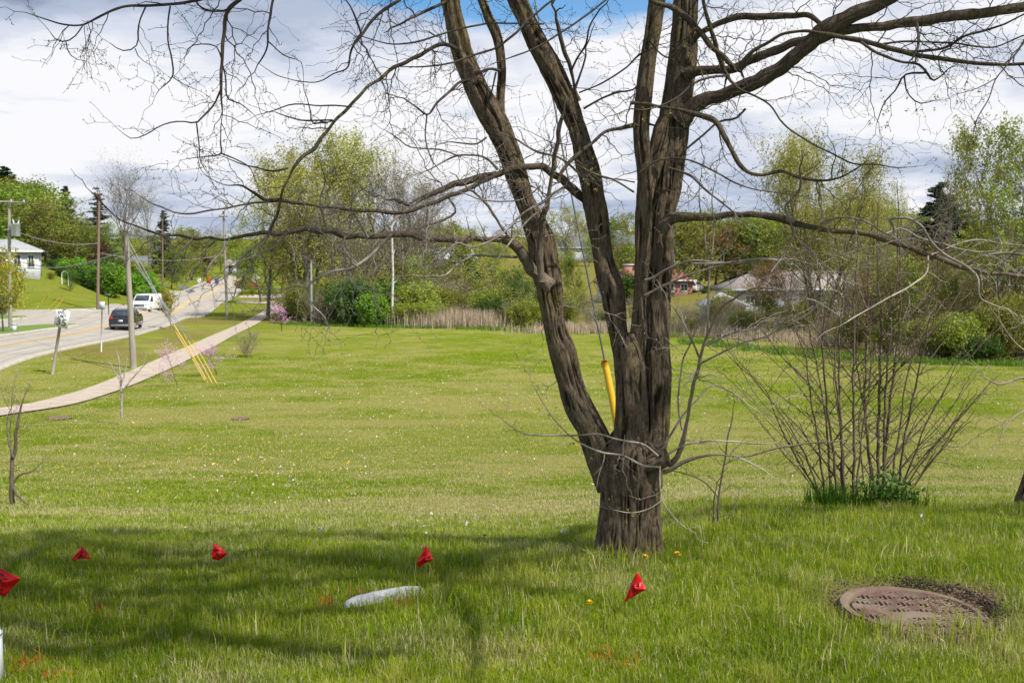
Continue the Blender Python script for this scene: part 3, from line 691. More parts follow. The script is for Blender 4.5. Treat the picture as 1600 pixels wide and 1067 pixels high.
# --- limbs and branches, traced: (points, start distance, end distance)
BR = [
 # right side big limbs
 ([(1062, 190, 30), (1078, 172, 26), (1100, 157, 24), (1125, 150, 23), (1150, 139, 22), (1200, 118, 22), (1237, 93, 22), (1262, 73, 26), (1287, 50, 30), (1325, 28, 24), (1355, 13, 20), (1385, 0, 18), (1430, -30, 15), (1500, -90, 9)], 5.6, 5.0),
 ([(1280, 60, 20), (1305, 50, 15), (1330, 47, 13), (1375, 41, 13.5), (1425, 35, 14), (1475, 28, 15), (1525, 22, 15), (1600, 10, 16), (1700, -15, 12)], 5.3, 5.1),
 ([(1070, 118, 20), (1085, 112, 18), (1112, 110, 15), (1145, 110, 15), (1164, 99, 13), (1200, 83, 14), (1237, 70, 14), (1262, 64, 15), (1285, 55, 14)], 5.6, 5.3),
 ([(1075, 70, 12), (1100, 47, 10), (1125, 37, 10), (1150, 27, 11), (1200, 25, 11), (1237, 24, 10), (1267, 26, 9), (1288, 42, 9)], 5.6, 5.3),
 ([(1000, -60, 9), (1018, 0, 9), (1050, 12, 9), (1087, 42, 10), (1112, 72, 9), (1142, 100, 9)], 5.2, 5.25),
 ([(1095, -60, 8), (1100, 5, 8), (1110, 42, 8), (1127, 100, 9)], 5.1, 5.3),
 ([(1150, 110, 9), (1175, 82, 8), (1200, 67, 7), (1225, 53, 7), (1275, 51, 7.5), (1312, 58, 8), (1350, 65, 9), (1387, 75, 9), (1450, 89, 8), (1500, 97, 6.5), (1562, 101, 6), (1600, 100, 5.5), (1660, 103, 4)], 5.2, 4.6),
 ([(985, 161, 8), (1010, 162, 8), (1025, 165, 7), (1062, 172, 8), (1095, 180, 9), (1115, 187, 9), (1132, 215, 8.5), (1142, 234, 8), (1157, 258, 8), (1169, 269, 8), (1187, 273, 7), (1225, 268, 7), (1244, 277, 6), (1262, 281, 5.5), (1300, 281, 5), (1320, 275, 4), (1334, 266, 3)], 5.35, 4.9),
 ([(1030, 362, 20), (1047, 343, 15), (1075, 341, 12), (1112, 340, 11.5), (1169, 335, 10), (1215, 341, 12), (1244, 348, 10), (1300, 361, 9), (1337, 362, 10), (1375, 372, 9.5), (1412, 385, 9), (1450, 397, 9), (1487, 412, 8), (1525, 424, 6), (1600, 431, 4), (1660, 440, 3)], 5.5, 4.9),
 ([(1282, 350, 5), (1305, 341, 4), (1350, 345, 4), (1382, 365, 3)], 5.2, 5.0),
 ([(1398, 372, 6), (1395, 352, 5), (1390, 345, 5), (1412, 340, 5), (1437, 352, 5), (1457, 380, 5), (1480, 400, 5), (1512, 417, 5), (1527, 432, 4.5), (1532, 465, 4), (1560, 480, 2)], 5.0, 4.9),
 ([(1500, 418, 4), (1537, 400, 4.5), (1562, 396, 5), (1600, 399, 5), (1650, 410, 4)], 5.0, 4.8),
 ([(1380, 368, 4), (1407, 357, 3.5), (1437, 372, 3), (1475, 382, 3), (1512, 392, 3), (1560, 392, 1.5)], 5.05, 5.1),
 ([(1455, 398, 3), (1525, 375, 3), (1562, 380, 2.5), (1600, 384, 2)], 5.05, 5.3),
 ([(1450, 400, 4), (1448, 425, 4), (1425, 445, 3.5), (1380, 470, 3), (1310, 510, 2)], 5.0, 4.6),
 # branches of the left stems
 ([(922, 330, 16), (912, 310, 13), (895, 293, 12), (875, 280, 12), (860, 267, 12), (840, 259, 12), (812, 262, 11), (782, 270, 10.5), (750, 277, 10), (725, 285, 9), (700, 292, 8), (675, 302, 7), (650, 315, 7), (638, 319, 6), (624, 316, 5)], 5.7, 5.2),
 ([(785, 268, 9), (757, 283, 9), (725, 297, 8.5), (700, 308, 8), (662, 323, 7), (625, 333, 6.5), (587, 330, 6.5), (550, 329, 6), (512, 324, 5.5), (475, 319, 5.5), (437, 314, 5.5), (412, 310, 5), (392, 299, 5), (375, 291, 4), (350, 287, 3.5), (332, 280, 3), (315, 267, 2.5), (308, 245, 2)], 5.3, 4.7),
 ([(437, 314, 4), (400, 317, 4), (357, 325, 3.5), (325, 329, 3.5), (300, 334, 3.5), (277, 333, 3), (249, 322, 3), (232, 315, 2), (215, 305, 1)], 4.9, 4.8),
 ([(858, 445, 24), (840, 430, 17), (822, 408, 15), (808, 386, 15), (795, 377, 14), (775, 374, 11), (762, 373, 10), (730, 375, 10.5), (700, 374, 11), (662, 371, 11), (612, 366, 11), (575, 371, 10), (537, 367, 9.5), (512, 361, 9), (475, 359, 8), (425, 365, 6), (387, 367, 6), (350, 373, 5), (310, 372, 4.5), (277, 369, 4), (244, 363, 4), (206, 350, 3.5), (178, 337, 3), (159, 320, 3), (144, 303, 2.5), (135, 294, 1.5)], 5.4, 4.6),
 ([(797, 372, 6), (780, 350, 5), (762, 320, 5), (740, 299, 4)], 5.4, 5.2),
 ([(846, 440, 11), (844, 415, 11), (845, 375, 10), (849, 340, 8), (858, 300, 7.5), (865, 250, 6.5), (870, 225, 6), (875, 198, 6), (877, 186, 5)], 5.3, 5.25),
 ([(872, 284, 6), (876, 272, 6), (885, 258, 6.5), (907, 237, 7), (930, 220, 7), (945, 207, 7), (965, 201, 7), (990, 197, 9)], 5.3, 5.4),
 ([(886, 290, 5), (868, 300, 5), (845, 318, 5), (822, 330, 4.5), (800, 350, 4), (785, 365, 4), (760, 380, 3.5), (735, 386, 3), (715, 380, 3), (700, 392, 2)], 5.2, 4.9),
 ([(855, 320, 4), (825, 345, 4), (805, 368, 3.5), (790, 388, 2.5)], 5.15, 5.0),
 ([(808, 402, 5), (770, 400, 4), (740, 400, 3.5), (715, 412, 3.5), (695, 430, 3.5), (670, 432, 2.5), (640, 430, 1.5)], 5.4, 5.1),
 ([(728, 130, 9), (710, 74, 8), (700, 70, 8), (687, 70, 8), (665, 80, 8), (637, 97, 8), (612, 107, 7.5), (595, 123, 7), (570, 140, 6.5), (555, 157, 6.5), (525, 187, 6), (505, 214, 6), (490, 232, 6), (470, 248, 6), (457, 263, 6), (448, 285, 5), (440, 305, 4.5), (434, 330, 4), (420, 365, 4), (402, 395, 3.5), (392, 420, 4)], 5.4, 4.6),
 ([(650, -25, 6), (625, 0, 6), (600, 15, 6), (580, 34, 6), (565, 55, 6), (556, 66, 5), (547, 85, 4), (542, 107, 3), (520, 115, 2.5), (500, 127, 2), (475, 129, 2), (452, 124, 1.5), (430, 116, 1.5), (405, 100, 1)], 5.0, 4.7),
 ([(565, 55, 4), (556, 30, 4), (548, 12, 3), (540, 0, 2)], 4.95, 4.9),
 ([(700, 0, 7), (690, 6, 7), (670, 15, 7), (650, 25, 6), (632, 34, 5), (617, 42, 4)], 5.5, 5.2),
 ([(735, 125, 5), (720, 128, 5), (705, 141, 5), (682, 162, 4.5), (667, 179, 4), (650, 167, 3), (639, 160, 2.5)], 5.4, 5.1),
 ([(667, 178, 3), (666, 225, 2.5), (675, 250, 2.5), (688, 268, 1.5)], 5.15, 5.1),
 ([(850, 38, 3), (800, 37, 3), (760, 37, 3.5), (725, 44, 3.5), (687, 55, 3.5), (650, 66, 3.5), (612, 69, 3), (585, 63, 2), (565, 57, 2)], 5.1, 4.9),
 ([(890, -15, 4), (865, 0, 4), (830, 27, 4), (800, 57, 4.5), (775, 75, 4.5), (737, 87, 4), (700, 100, 3.5), (662, 105, 3), (620, 105, 1.5)], 5.0, 4.8),
 ([(960, -10, 4), (947, 0, 3.5), (912, 27, 3.5), (875, 52, 3.5), (837, 75, 3), (800, 90, 2.5), (770, 100, 1.5)], 5.0, 4.9),
 ([(905, 158, 9), (900, 147, 8), (894, 120, 7), (887, 95, 7), (877, 62, 6.5), (869, 32, 6)], 5.5, 5.4),
 ([(898, 140, 5), (907, 115, 4), (915, 88, 3)], 5.4, 5.35),
 ([(893, 110, 4), (900, 95, 4), (917, 65, 3.5), (921, 42, 3), (937, 15, 2.5)], 5.35, 5.2),
 ([(783, 112, 6), (768, 108, 5), (752, 112, 4.5), (745, 116, 4)], 5.5, 5.5),
 ([(775, 113, 4), (770, 135, 3), (765, 153, 2.5)], 5.5, 5.5),
 # top left
 ([(430, -30, 6), (375, -8, 6), (340, -8, 6), (312, 0, 6), (262, 7, 5.5), (225, 9, 5), (190, 11, 5), (160, 25, 4.5), (130, 39, 3.5), (97, 39, 3), (75, 32, 2.5), (38, 20, 1.5)], 4.9, 4.5),
 ([(130, 39, 3), (117, 57, 2.5), (102, 65, 2.5), (85, 60, 2), (78, 50, 1.2)], 4.55, 4.5),
 ([(103, 65, 2.5), (107, 82, 2), (117, 92, 1.5), (132, 95, 1)], 4.52, 4.5),
 ([(228, 10, 3.5), (217, 37, 3), (215, 50, 3), (214, 70, 2.5), (210, 75, 2.5), (192, 79, 2), (172, 68, 1.3)], 4.65, 4.6),
 ([(211, 76, 2), (217, 90, 1.8), (235, 102, 1)], 4.62, 4.6),
 ([(266, 10, 3.5), (262, 37, 3.3), (262, 62, 3), (269, 92, 3), (269, 122, 3), (260, 132, 2), (248, 142, 1.5), (243, 150, 1)], 4.7, 4.65),
 ([(270, 121, 2), (287, 132, 1.6), (306, 140, 1)], 4.65, 4.6),
 ([(395, -15, 6), (375, 0, 6), (357, 17, 7), (350, 50, 6), (347, 92, 5.5), (345, 140, 5), (347, 187, 4), (345, 225, 3.5), (346, 240, 3.5), (330, 245, 3), (315, 246, 2.5), (287, 250, 2), (262, 256, 1)], 4.9, 4.6),
 ([(346, 240, 3), (370, 250, 2.5), (390, 262, 2), (400, 285, 1.5)], 4.65, 4.6),
 ([(345, 140, 4), (335, 162, 3.5), (317, 182, 3.5), (306, 192, 3.2), (290, 190, 2.5), (275, 190, 2.5), (250, 197, 2.3), (225, 212, 2), (207, 217, 1.8), (185, 202, 1)], 4.75, 4.6),
 ([(307, 192, 3), (311, 225, 2.5), (313, 252, 2), (325, 272, 1.2)], 4.68, 4.6),
 ([(355, 17, 4), (325, 17, 3.5), (307, 5, 3), (300, -10, 3)], 4.85, 4.9),
 ([(347, 95, 3), (337, 72, 2.5), (320, 69, 2.2), (295, 75, 2), (290, 87, 1.2)], 4.8, 4.7),
 ([(347, 98, 3), (352, 120, 3), (357, 155, 2.8), (375, 162, 2.2), (397, 180, 1.2)], 4.8, 4.7),
 ([(430, -15, 5), (427, 0, 5), (422, 25, 4.5), (419, 50, 4), (417, 75, 3.5), (407, 95, 3), (402, 102, 2)], 4.9, 4.8),
 ([(419, 65, 2.5), (445, 87, 2), (470, 97, 1.5), (475, 118, 1)], 4.85, 4.8),
 # right, upper and hanging
 ([(1345, 66, 6), (1375, 85, 5.5), (1412, 97, 5), (1437, 102, 5), (1447, 112, 5), (1457, 125, 4), (1472, 117, 2.5)], 4.9, 4.8),
 ([(1447, 114, 4), (1412, 119, 3.5), (1400, 140, 3), (1382, 160, 2.5), (1374, 180, 2), (1369, 198, 1)], 4.85, 4.8),
 ([(1413, 120, 3), (1418, 146, 2.8), (1437, 162, 2.5), (1462, 157, 1.5)], 4.85, 4.8),
 ([(1388, 75, 5), (1412, 80, 5), (1437, 80, 5), (1475, 75, 4.5), (1512, 55, 4), (1550, 45, 4), (1600, 22, 3)], 4.9, 4.7),
 ([(1375, 70, 4), (1412, 65, 4), (1450, 66, 3.5), (1500, 69, 3.5), (1550, 74, 3), (1600, 56, 2.5), (1640, 50, 2)], 4.95, 4.8),
 ([(1432, 30, 4), (1435, 55, 5), (1432, 80, 5), (1425, 93, 3)], 5.1, 4.8),
 ([(1620, 40, 3), (1600, 67, 3), (1575, 100, 2.6), (1557, 122, 2.4), (1545, 155, 2.2), (1527, 187, 2), (1517, 225, 1.5), (1508, 245, 1)], 4.6, 4.5),
 ([(1557, 122, 2), (1530, 137, 1.8), (1497, 147, 1)], 4.55, 4.5),
 ([(1135, 120, 4), (1155, 140, 4), (1178, 150, 4), (1200, 162, 3.6), (1222, 192, 3.5), (1250, 213, 3.5), (1275, 228, 3.2), (1300, 240, 3), (1335, 256, 3), (1370, 257, 2.5), (1400, 262, 2.2), (1418, 262, 1.2)], 5.2, 4.7),
 ([(1140, 118, 4), (1108, 122, 4.5), (1092, 127, 4.5), (1075, 138, 5), (1062, 150, 4.5), (1045, 160, 4), (1025, 167, 3.5), (1005, 172, 3), (985, 170, 2), (960, 180, 1.5)], 5.1, 5.0),
 ([(1000, 270, 4), (1010, 262, 3.5), (1024, 252, 3.5), (1040, 248, 3.5), (1056, 247, 3.5), (1084, 252, 3.5), (1112, 266, 3.5), (1159, 290, 3), (1197, 299, 2.5), (1234, 303, 1.5)], 5.35, 5.0),
 ([(1045, 262, 4), (1056, 266, 4), (1079, 275, 4.5), (1103, 297, 4.5), (1127, 316, 4), (1146, 331, 3)], 5.35, 5.2),
 ([(1300, 281, 3), (1300, 262, 2.5), (1306, 245, 2), (1301, 225, 1.5)], 4.9, 4.9),
 ([(1080, 412, 3), (1137, 411, 4), (1193, 404, 4), (1221, 405, 4.5), (1228, 390, 4.5), (1240, 368, 4.5), (1234, 345, 4), (1227, 322, 4), (1240, 309, 4), (1251, 292, 4), (1252, 278, 4)], 5.0, 4.95),
 ([(1205, 425, 2.5), (1222, 405, 3.5), (1245, 407, 3), (1276, 414, 3), (1307, 401, 3), (1345, 390, 2.5), (1386, 380, 1.5)], 4.95, 4.9),
 ([(1008, 438, 5), (1012, 437, 4.5), (1045, 419, 4.5), (1081, 407, 4), (1109, 409, 4), (1156, 411, 4), (1193, 404, 3), (1215, 403, 2)], 5.35, 5.0),
 ([(1008, 461, 4), (1012, 459, 4), (1062, 435, 4), (1099, 422, 3.5), (1137, 411, 3), (1165, 394, 2.5), (1178, 371, 1.5)], 5.35, 4.9),
 # suckers on the right of the fork
 ([(1045, 728, 9), (1058, 714, 9), (1067, 690, 8.5), (1072, 665, 8), (1076, 640, 8), (1083, 605, 7), (1092, 575, 6.5), (1102, 532, 6), (1110, 512, 5.5), (1120, 492, 5), (1139, 472, 4.5), (1165, 455, 4), (1184, 450, 3.5), (1212, 452, 2.5), (1260, 466, 1.5)], 5.4, 4.9),
 ([(1104, 530, 4), (1106, 495, 4), (1107, 445, 4), (1109, 420, 3.5), (1113, 385, 3), (1116, 347, 2.5), (1112, 310, 2), (1118, 280, 1.2)], 5.3, 5.2),
 ([(1108, 425, 3), (1104, 390, 2.5), (1098, 350, 2.5), (1092, 310, 2), (1096, 270, 1.2)], 5.3, 5.2),
 ([(1094, 568, 4), (1110, 560, 4), (1130, 550, 3.8), (1155, 538, 3.5), (1192, 527, 3.5), (1225, 512, 3), (1248, 500, 3), (1270, 484, 3), (1289, 461, 2.5), (1304, 439, 2), (1325, 425, 1)], 5.25, 4.7),
 ([(1104, 540, 4), (1145, 520, 3.5), (1180, 514, 3), (1215, 500, 2), (1250, 478, 1)], 5.3, 4.9),
 ([(1092, 558, 4), (1085, 540, 4), (1075, 520, 4), (1062, 495, 3.5), (1050, 478, 2)], 5.3, 5.2),
 ([(1066, 672, 4), (1060, 640, 4), (1062, 600, 3.5), (1068, 560, 3.5), (1080, 535, 3), (1090, 500, 2)], 5.4, 5.3),
 ([(1036, 738, 7), (1050, 732, 6.5), (1067, 722, 6), (1092, 714, 5.5), (1117, 710, 4.5), (1150, 713, 4), (1176, 711, 4), (1206, 702, 4), (1262, 693, 3.5), (1319, 688, 2.8), (1375, 676, 1.5)], 5.35, 4.9),
 ([(1150, 713, 3), (1170, 722, 3), (1195, 736, 2.5), (1215, 750, 1.2)], 5.0, 4.9),
 ([(1040, 712, 4), (1067, 696, 3.5), (1105, 689, 3.5), (1142, 690, 3), (1185, 693, 2.5), (1230, 690, 1.2)], 5.35, 5.3),
 ([(1034, 703, 4), (1052, 672, 4), (1067, 648, 4), (1092, 621, 3.5), (1110, 603, 3), (1142, 612, 2.5), (1180, 640, 2), (1215, 660, 1)], 5.35, 5.3),
 ([(1028, 712, 4), (1005, 694, 4), (980, 689, 3.6), (960, 685, 3.4), (942, 679, 3.2), (900, 680, 3), (855, 679, 3), (817, 677, 2.6), (795, 664, 2), (778, 650, 1.2)], 5.25, 5.0),
 ([(1032, 730, 4), (1005, 727, 4), (975, 712, 4), (935, 705, 3.6), (905, 691, 3), (880, 670, 2.5), (855, 640, 2), (840, 615, 1.8), (830, 597, 1)], 5.2, 4.95),
 ([(1031, 728, 3.5), (1031, 752, 3), (1035, 782, 2.6), (1055, 810, 2), (1072, 825, 1.2)], 5.2, 5.1),
 ([(1034, 782, 2.2), (1017, 793, 2), (985, 801, 2), (960, 796, 1)], 5.15, 5.15),
 ([(975, 689, 3), (973, 705, 3), (974, 722, 2)], 5.2, 5.2),
 ([(945, 706, 2.2), (943, 722, 2), (936, 740, 1.5), (934, 748, 1)], 5.15, 5.15),
 ([(845, 290, 3), (820, 310, 3), (790, 315, 2.5), (750, 312, 2.5), (715, 300, 2), (690, 305, 1.2)], 5.2, 5.0),
 ([(612, 366, 6), (590, 388, 6), (565, 410, 5.5), (545, 420, 5), (520, 424, 5), (500, 432, 4.5), (483, 445, 4), (482, 462, 3.5), (490, 480, 3), (505, 495, 2.5), (512, 512, 2), (508, 525, 1)], 5.0, 4.7),
 ([(480, 450, 3), (462, 447, 2.6), (440, 452, 2), (415, 450, 1.2)], 4.8, 4.7),
 ([(545, 420, 3), (550, 440, 2.8), (565, 450, 2.5), (580, 452, 2), (598, 458, 1)], 4.9, 4.8),
 ([(540, 368, 4), (535, 385, 3.5), (545, 400, 3.5), (552, 412, 3)], 4.95, 4.9),
 ([(700, 308, 4), (712, 330, 4), (690, 345, 4), (668, 352, 3.5), (650, 358, 2.5)], 5.25, 5.2),
 ([(650, 316, 4), (612, 348, 4), (600, 360, 3.5), (585, 370, 3), (560, 378, 2)], 5.2, 5.1),
 ([(420, 366, 4), (400, 385, 3.5), (375, 405, 3), (355, 430, 2.5), (340, 440, 1.5)], 4.8, 4.7),
 ([(450, 362, 4), (430, 385, 3.5), (405, 395, 3.5), (385, 405, 3), (360, 412, 2.5), (348, 425, 2), (330, 436, 1.5)], 4.8, 4.6),
 ([(360, 372, 3), (345, 395, 3), (330, 410, 2.5), (322, 430, 2), (325, 440, 1)], 4.75, 4.6),
 ([(300, 374, 3), (285, 390, 3), (268, 410, 2.5), (255, 425, 1.5)], 4.7, 4.6),
 ([(512, 361, 4), (505, 340, 3.5), (500, 310, 3), (508, 285, 2.5), (503, 262, 1.5)], 4.9, 4.8),
 ([(575, 371, 4), (560, 345, 3.5), (548, 320, 3), (560, 300, 2), (580, 290, 1.2)], 5.0, 4.9),
 ([(450, 263, 4), (425, 268, 3.5), (400, 262, 3), (375, 255, 2.5), (350, 245, 1.5)], 4.8, 4.7),
 ([(520, 188, 3.5), (495, 188, 3), (470, 188, 3), (450, 183, 2.5), (430, 175, 1.5)], 4.95, 4.9),
 ([(512, 192, 4), (498, 192, 3.5), (488, 193, 3), (486, 175, 2.5), (483, 165, 2)], 4.95, 4.9),
 ([(545, 167, 3), (525, 165, 3), (490, 165, 2.5), (455, 163, 2.5), (430, 172, 2), (400, 180, 1.2)], 5.0, 4.9),
 ([(760, 215, 4), (745, 225, 3.5), (725, 225, 3), (700, 222, 2), (680, 228, 1)], 5.4, 5.3),
 ([(778, 265, 5), (760, 248, 4), (740, 243, 3.5), (715, 243, 3.5), (690, 255, 3), (665, 268, 2), (640, 275, 1)], 5.4, 5.2),
 ([(720, 245, 3), (690, 235, 3), (660, 232, 2.5), (640, 230, 2.5), (620, 215, 2), (602, 204, 1.2)], 5.3, 5.1),
 ([(990, 300, 4), (960, 282, 3), (930, 272, 3), (905, 260, 2), (880, 245, 1.2)], 5.4, 5.1),
 ([(992, 285, 3), (965, 280, 3), (940, 277, 2.5), (915, 262, 1.5)], 5.4, 5.4),
 ([(920, 290, 4), (895, 262, 4), (870, 245, 4), (840, 238, 4), (822, 228, 3.5), (805, 217, 3), (790, 212, 2)], 5.45, 5.2),
 ([(912, 170, 4), (945, 152, 4), (965, 145, 3.5), (990, 140, 3), (1010, 85, 2)], 5.3, 5.1),
 ([(905, 145, 3), (935, 133, 3), (955, 122, 3), (980, 105, 3), (1000, 85, 3.5), (1010, 80, 3)], 5.4, 5.2),
 ([(1010, 60, 3), (1045, 90, 3), (1075, 70, 2.5), (1090, 95, 2), (1100, 125, 2)], 5.3, 5.0),
 ([(1165, 170, 4), (1150, 185, 4), (1125, 190, 4), (1100, 210, 4), (1070, 235, 4)], 5.5, 5.55),
]
BRW = [PL(*b) for b in BR]
BRW = [(p, r * (0.84 if b[0][0][2] < 10 else 1)) for b, (p, r) in zip(BR, BRW)]
# limbs that carry on above the picture (they shade the lawn)
r3 = np.random.default_rng(21)
up = []
for k in ('A', 'B', 'C', 'D', 'A2'):
    p, r = STEMW[k]
    for i in range(len(p)):
        if p[i, 2] > 3.0:
            for _ in range(3):
                az = r3.uniform(0, 2 * PI); ln = r3.uniform(0.7, 2.1)
                d = np.array([math.cos(az), math.sin(az), r3.uniform(0.0, 0.8)]); q = [p[i]]; 
                for s in range(6):
                    d = d + r3.normal(0, 0.18, 3); d /= np.linalg.norm(d); nx = q[-1] + d * ln / 6
                    nx[2] = max(nx[2], 2.95 + 0.27 * max(0, nx[1] - 4)); q.append(nx)
                up.append((np.array(q), np.linspace(min(r[i] * 0.5, 0.03), 0.003, 7)))
# unseen limbs added above the picture, laid out from the shade wanted below
SK = (-SV.x / SV.z, -SV.y / SV.z)
def over(targets, r0, r1):
    return np.array([(x - SK[0] * h, y - SK[1] * h, h) for x, y, h in targets]), np.linspace(r0, r1, len(targets))
SHADE_LIMBS = [over([(-2.9, 7.9, 3.6), (-3.3, 6.3, 3.9), (-2.7, 5.35, 4.1), (-1.9, 5.2, 4.2), (-1.2, 5.28, 4.3), (-0.6, 5.1, 4.35), (-0.1, 5.3, 4.4)], .07, .04),
        over([(-2.3, 7.9, 3.9), (-2.9, 6.6, 4.2), (-2.2, 5.5, 4.4), (-1.5, 5.45, 4.5), (-0.9, 5.3, 4.6), (-0.4, 5.0, 4.7), (0.4, 5.4, 4.8)], .07, .03),
        over([(0.9, 7.9, 4.4), (0.6, 6.6, 4.6), (0.1, 5.6, 4.6), (-0.3, 5.3, 4.7), (-1.0, 5.15, 4.8), (-1.5, 4.95, 4.9), (-2.3, 5.05, 5.0)], .055, .03),
        over([(-2.7, 7.9, 3.8), (-3.1, 6.0, 4.4), (-2.5, 4.8, 4.6), (-1.8, 4.6, 4.7), (-1.1, 4.45, 4.8), (-0.7, 4.5, 4.9)], .05, .03),
        over([(-1.9, 7.9, 4.2), (-2.6, 5.8, 4.6), (-2.3, 4.4, 4.8), (-1.4, 4.2, 4.9), (-0.9, 4.0, 5.0)], .045, .03),
        over([(-2.2, 7.9, 4.0), (-3.4, 6.2, 4.4), (-2.6, 4.9, 4.7), (-1.7, 4.75, 4.8), (-0.8, 4.9, 4.9), (0.1, 4.7, 5.0)], .06, .03),
        over([(-2.4, 7.9, 4.1), (-3.6, 5.8, 4.5), (-2.6, 4.35, 4.8), (-1.9, 4.05, 4.9), (-1.2, 4.15, 5.0), (-0.5, 4.0, 5.0)], .06, .03),
        over([(1.2, 7.9, 4.6), (0.5, 6.4, 4.7), (0.0, 5.4, 4.8), (-0.35, 4.9, 4.9), (-0.2, 4.4, 5.0), (-0.15, 3.9, 5.0)], .028, .022),
        over([(-1.6, 7.6, 3.6), (0.4, 6.6, 4.2), (1.6, 6.75, 4.6), (3.0, 6.7, 4.8), (4.8, 6.9, 5.0)], .08, .04)]
up += SHADE_LIMBS
lb, tw = MB(), MB()
twc = 0
def add_limb(p, r, wob=0.0065):
    q, rr, l = resample(p, r, 0.02 if r.max() > 0.006 else 0.03)
    k = np.clip(rr.max() / 0.015, 0.35, 1.3)
    off = np.stack([vnoise(np.stack([l / 0.065 + s, l * 0 + s * 3.1 + p[0, 0] * 9, l * 0 + p[0, 2] * 7], -1)) - 0.5 for s in (1.0, 2.0, 3.0)], -1)
    env = np.minimum(1, l / 0.1)[:, None]
    q = q + off * 2 * wob * k * env
    rr = rr * (1 + 0.22 * (vnoise(np.stack([l / 0.035, l * 0 + p[0, 0] * 5, l * 0], -1)) - 0.5))
    big = rr.max() > 0.0095
    if big:
        barked(lb, q, rr, step=0.012, dc=0.005, amp=0.0045, seed=p[0, 0] * 10, lump=0.02)
    else: tw.tube(q, rr, 6, cap=False)
    return q, rr
def twig(start, d, ln, r0, level, droop):
    global twc
    n = max(3, int(ln / 0.035)); q = [start]; side = r3.choice([-1, 1])
    nrm = np.array([0, 1.0, 0]) + r3.normal(0, 0.35, 3); nrm /= np.linalg.norm(nrm)
    for s in range(n):
        lat = np.cross(d, nrm)
        zig = lat * side * r3.uniform(0.05, 0.42); side = -side
        d2 = d + zig; d2 /= np.linalg.norm(d2)
        q.append(q[-1] + d2 * ln / n)
        d = d + r3.normal(0, 0.10, 3) + np.array([0, 0, droop]) * 0.12; d /= np.linalg.norm(d)
    q = np.array(q); rr = np.linspace(r0, max(0.00085, r0 * 0.35), len(q))
    tw.tube(q, rr, 4 if r0 > 0.002 else 3, cap=False); twc += 1
    for i in range(1, len(q)):
        if r3.random() < 0.55:   # short spur or bud at a node
            e = r3.normal(0, 1, 3); e /= np.linalg.norm(e); ls = r3.uniform(0.006, 0.016)
            tw.tube(np.array([q[i], q[i] + e * ls]), np.array([0.0016, 0.0011]), 3, cap=False)
        if level > 0 and r3.random() < (0.42 if level > 1 else 0.36):
            lat = np.cross(q[i] - q[i - 1], nrm); lat /= np.linalg.norm(lat) + 1e-9
            dd = (q[i] - q[i - 1]); dd /= np.linalg.norm(dd)
            dd = dd * r3.uniform(0.3, 0.8) + lat * r3.choice([-1, 1]) * r3.uniform(0.5, 1) + r3.normal(0, 0.25, 3); dd /= np.linalg.norm(dd)
            twig(q[i], dd, ln * r3.uniform(0.3, 0.62), rr[i] * 0.75, level - 1, droop)
def twigs_on(q, rr, dens, lmin, lmax, level=2, droop=-0.25, tmin=0.12):
    n = len(q); tot = np.linalg.norm(np.diff(q, axis=0), axis=1).sum(); m = int(tot * dens + r3.random())
    for _ in range(m):
        i = int(n * r3.uniform(tmin, 1)); i = min(max(i, 1), n - 1)
        d = q[i] - q[i - 1]; d /= np.linalg.norm(d)
        s = r3.normal(0, 1, 3) * np.array([1, 0.7, 1]); s -= d * (s @ d); s /= np.linalg.norm(s)
        dd = d * r3.uniform(0.2, 0.9) + s; dd /= np.linalg.norm(dd)
        f = np.clip(rr[i] / 0.006, 0.6, 1.3)
        twig(q[i], dd, r3.uniform(lmin, lmax) * f, np.clip(rr[i] * 0.45, 0.0013, 0.0032), level, droop)
    # the tip carries on as a twig
    d = q[-1] - q[-2]; d /= np.linalg.norm(d); twig(q[-1], d, r3.uniform(.08, .2), max(rr[-1], 0.0012), 2, droop)
for (b, (p, r)) in zip(BR, BRW):
    q, rr = add_limb(p, r)
    low = b[0][0][1] > 560
    if p[-1, 2] < 1.35 and low: twigs_on(q, rr, 5.0, 0.06, 0.2, 1, -0.05, 0.25)
    else: twigs_on(q, rr, 8.0 if b[0][0][0] < 700 else 6.5, 0.12, 0.42, 2, -0.3 if b[0][0][0] < 760 else -0.15)
for p, r in up:
    q, rr = add_limb(p, r, 0.012 if r.max() < .032 else .05); twigs_on(q, rr, 5.0 if r.max() < .032 else 15.0, 0.15, 0.5 if r.max() < .032 else 0.65, 2, 0.1)
for k in ('A', 'B', 'C', 'D'):
    p, r = STEMW[k]; p, r, _ = resample(p, r, 0.05)
    for i in range(12, len(p) - 2):
        if p[i, 2] < 3.3 and r3.random() < 0.20:
            s = r3.normal(0, 1, 3) * [1, .6, .6]; s[1] -= 0.3; s /= np.linalg.norm(s)
            twig(p[i] + s * r[i] * 0.9, s, r3.uniform(0.15, 0.5), 0.0026, 2, -0.1)
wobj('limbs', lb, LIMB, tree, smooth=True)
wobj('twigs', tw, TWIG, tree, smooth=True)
print('TWIGS', twc, tw.n)
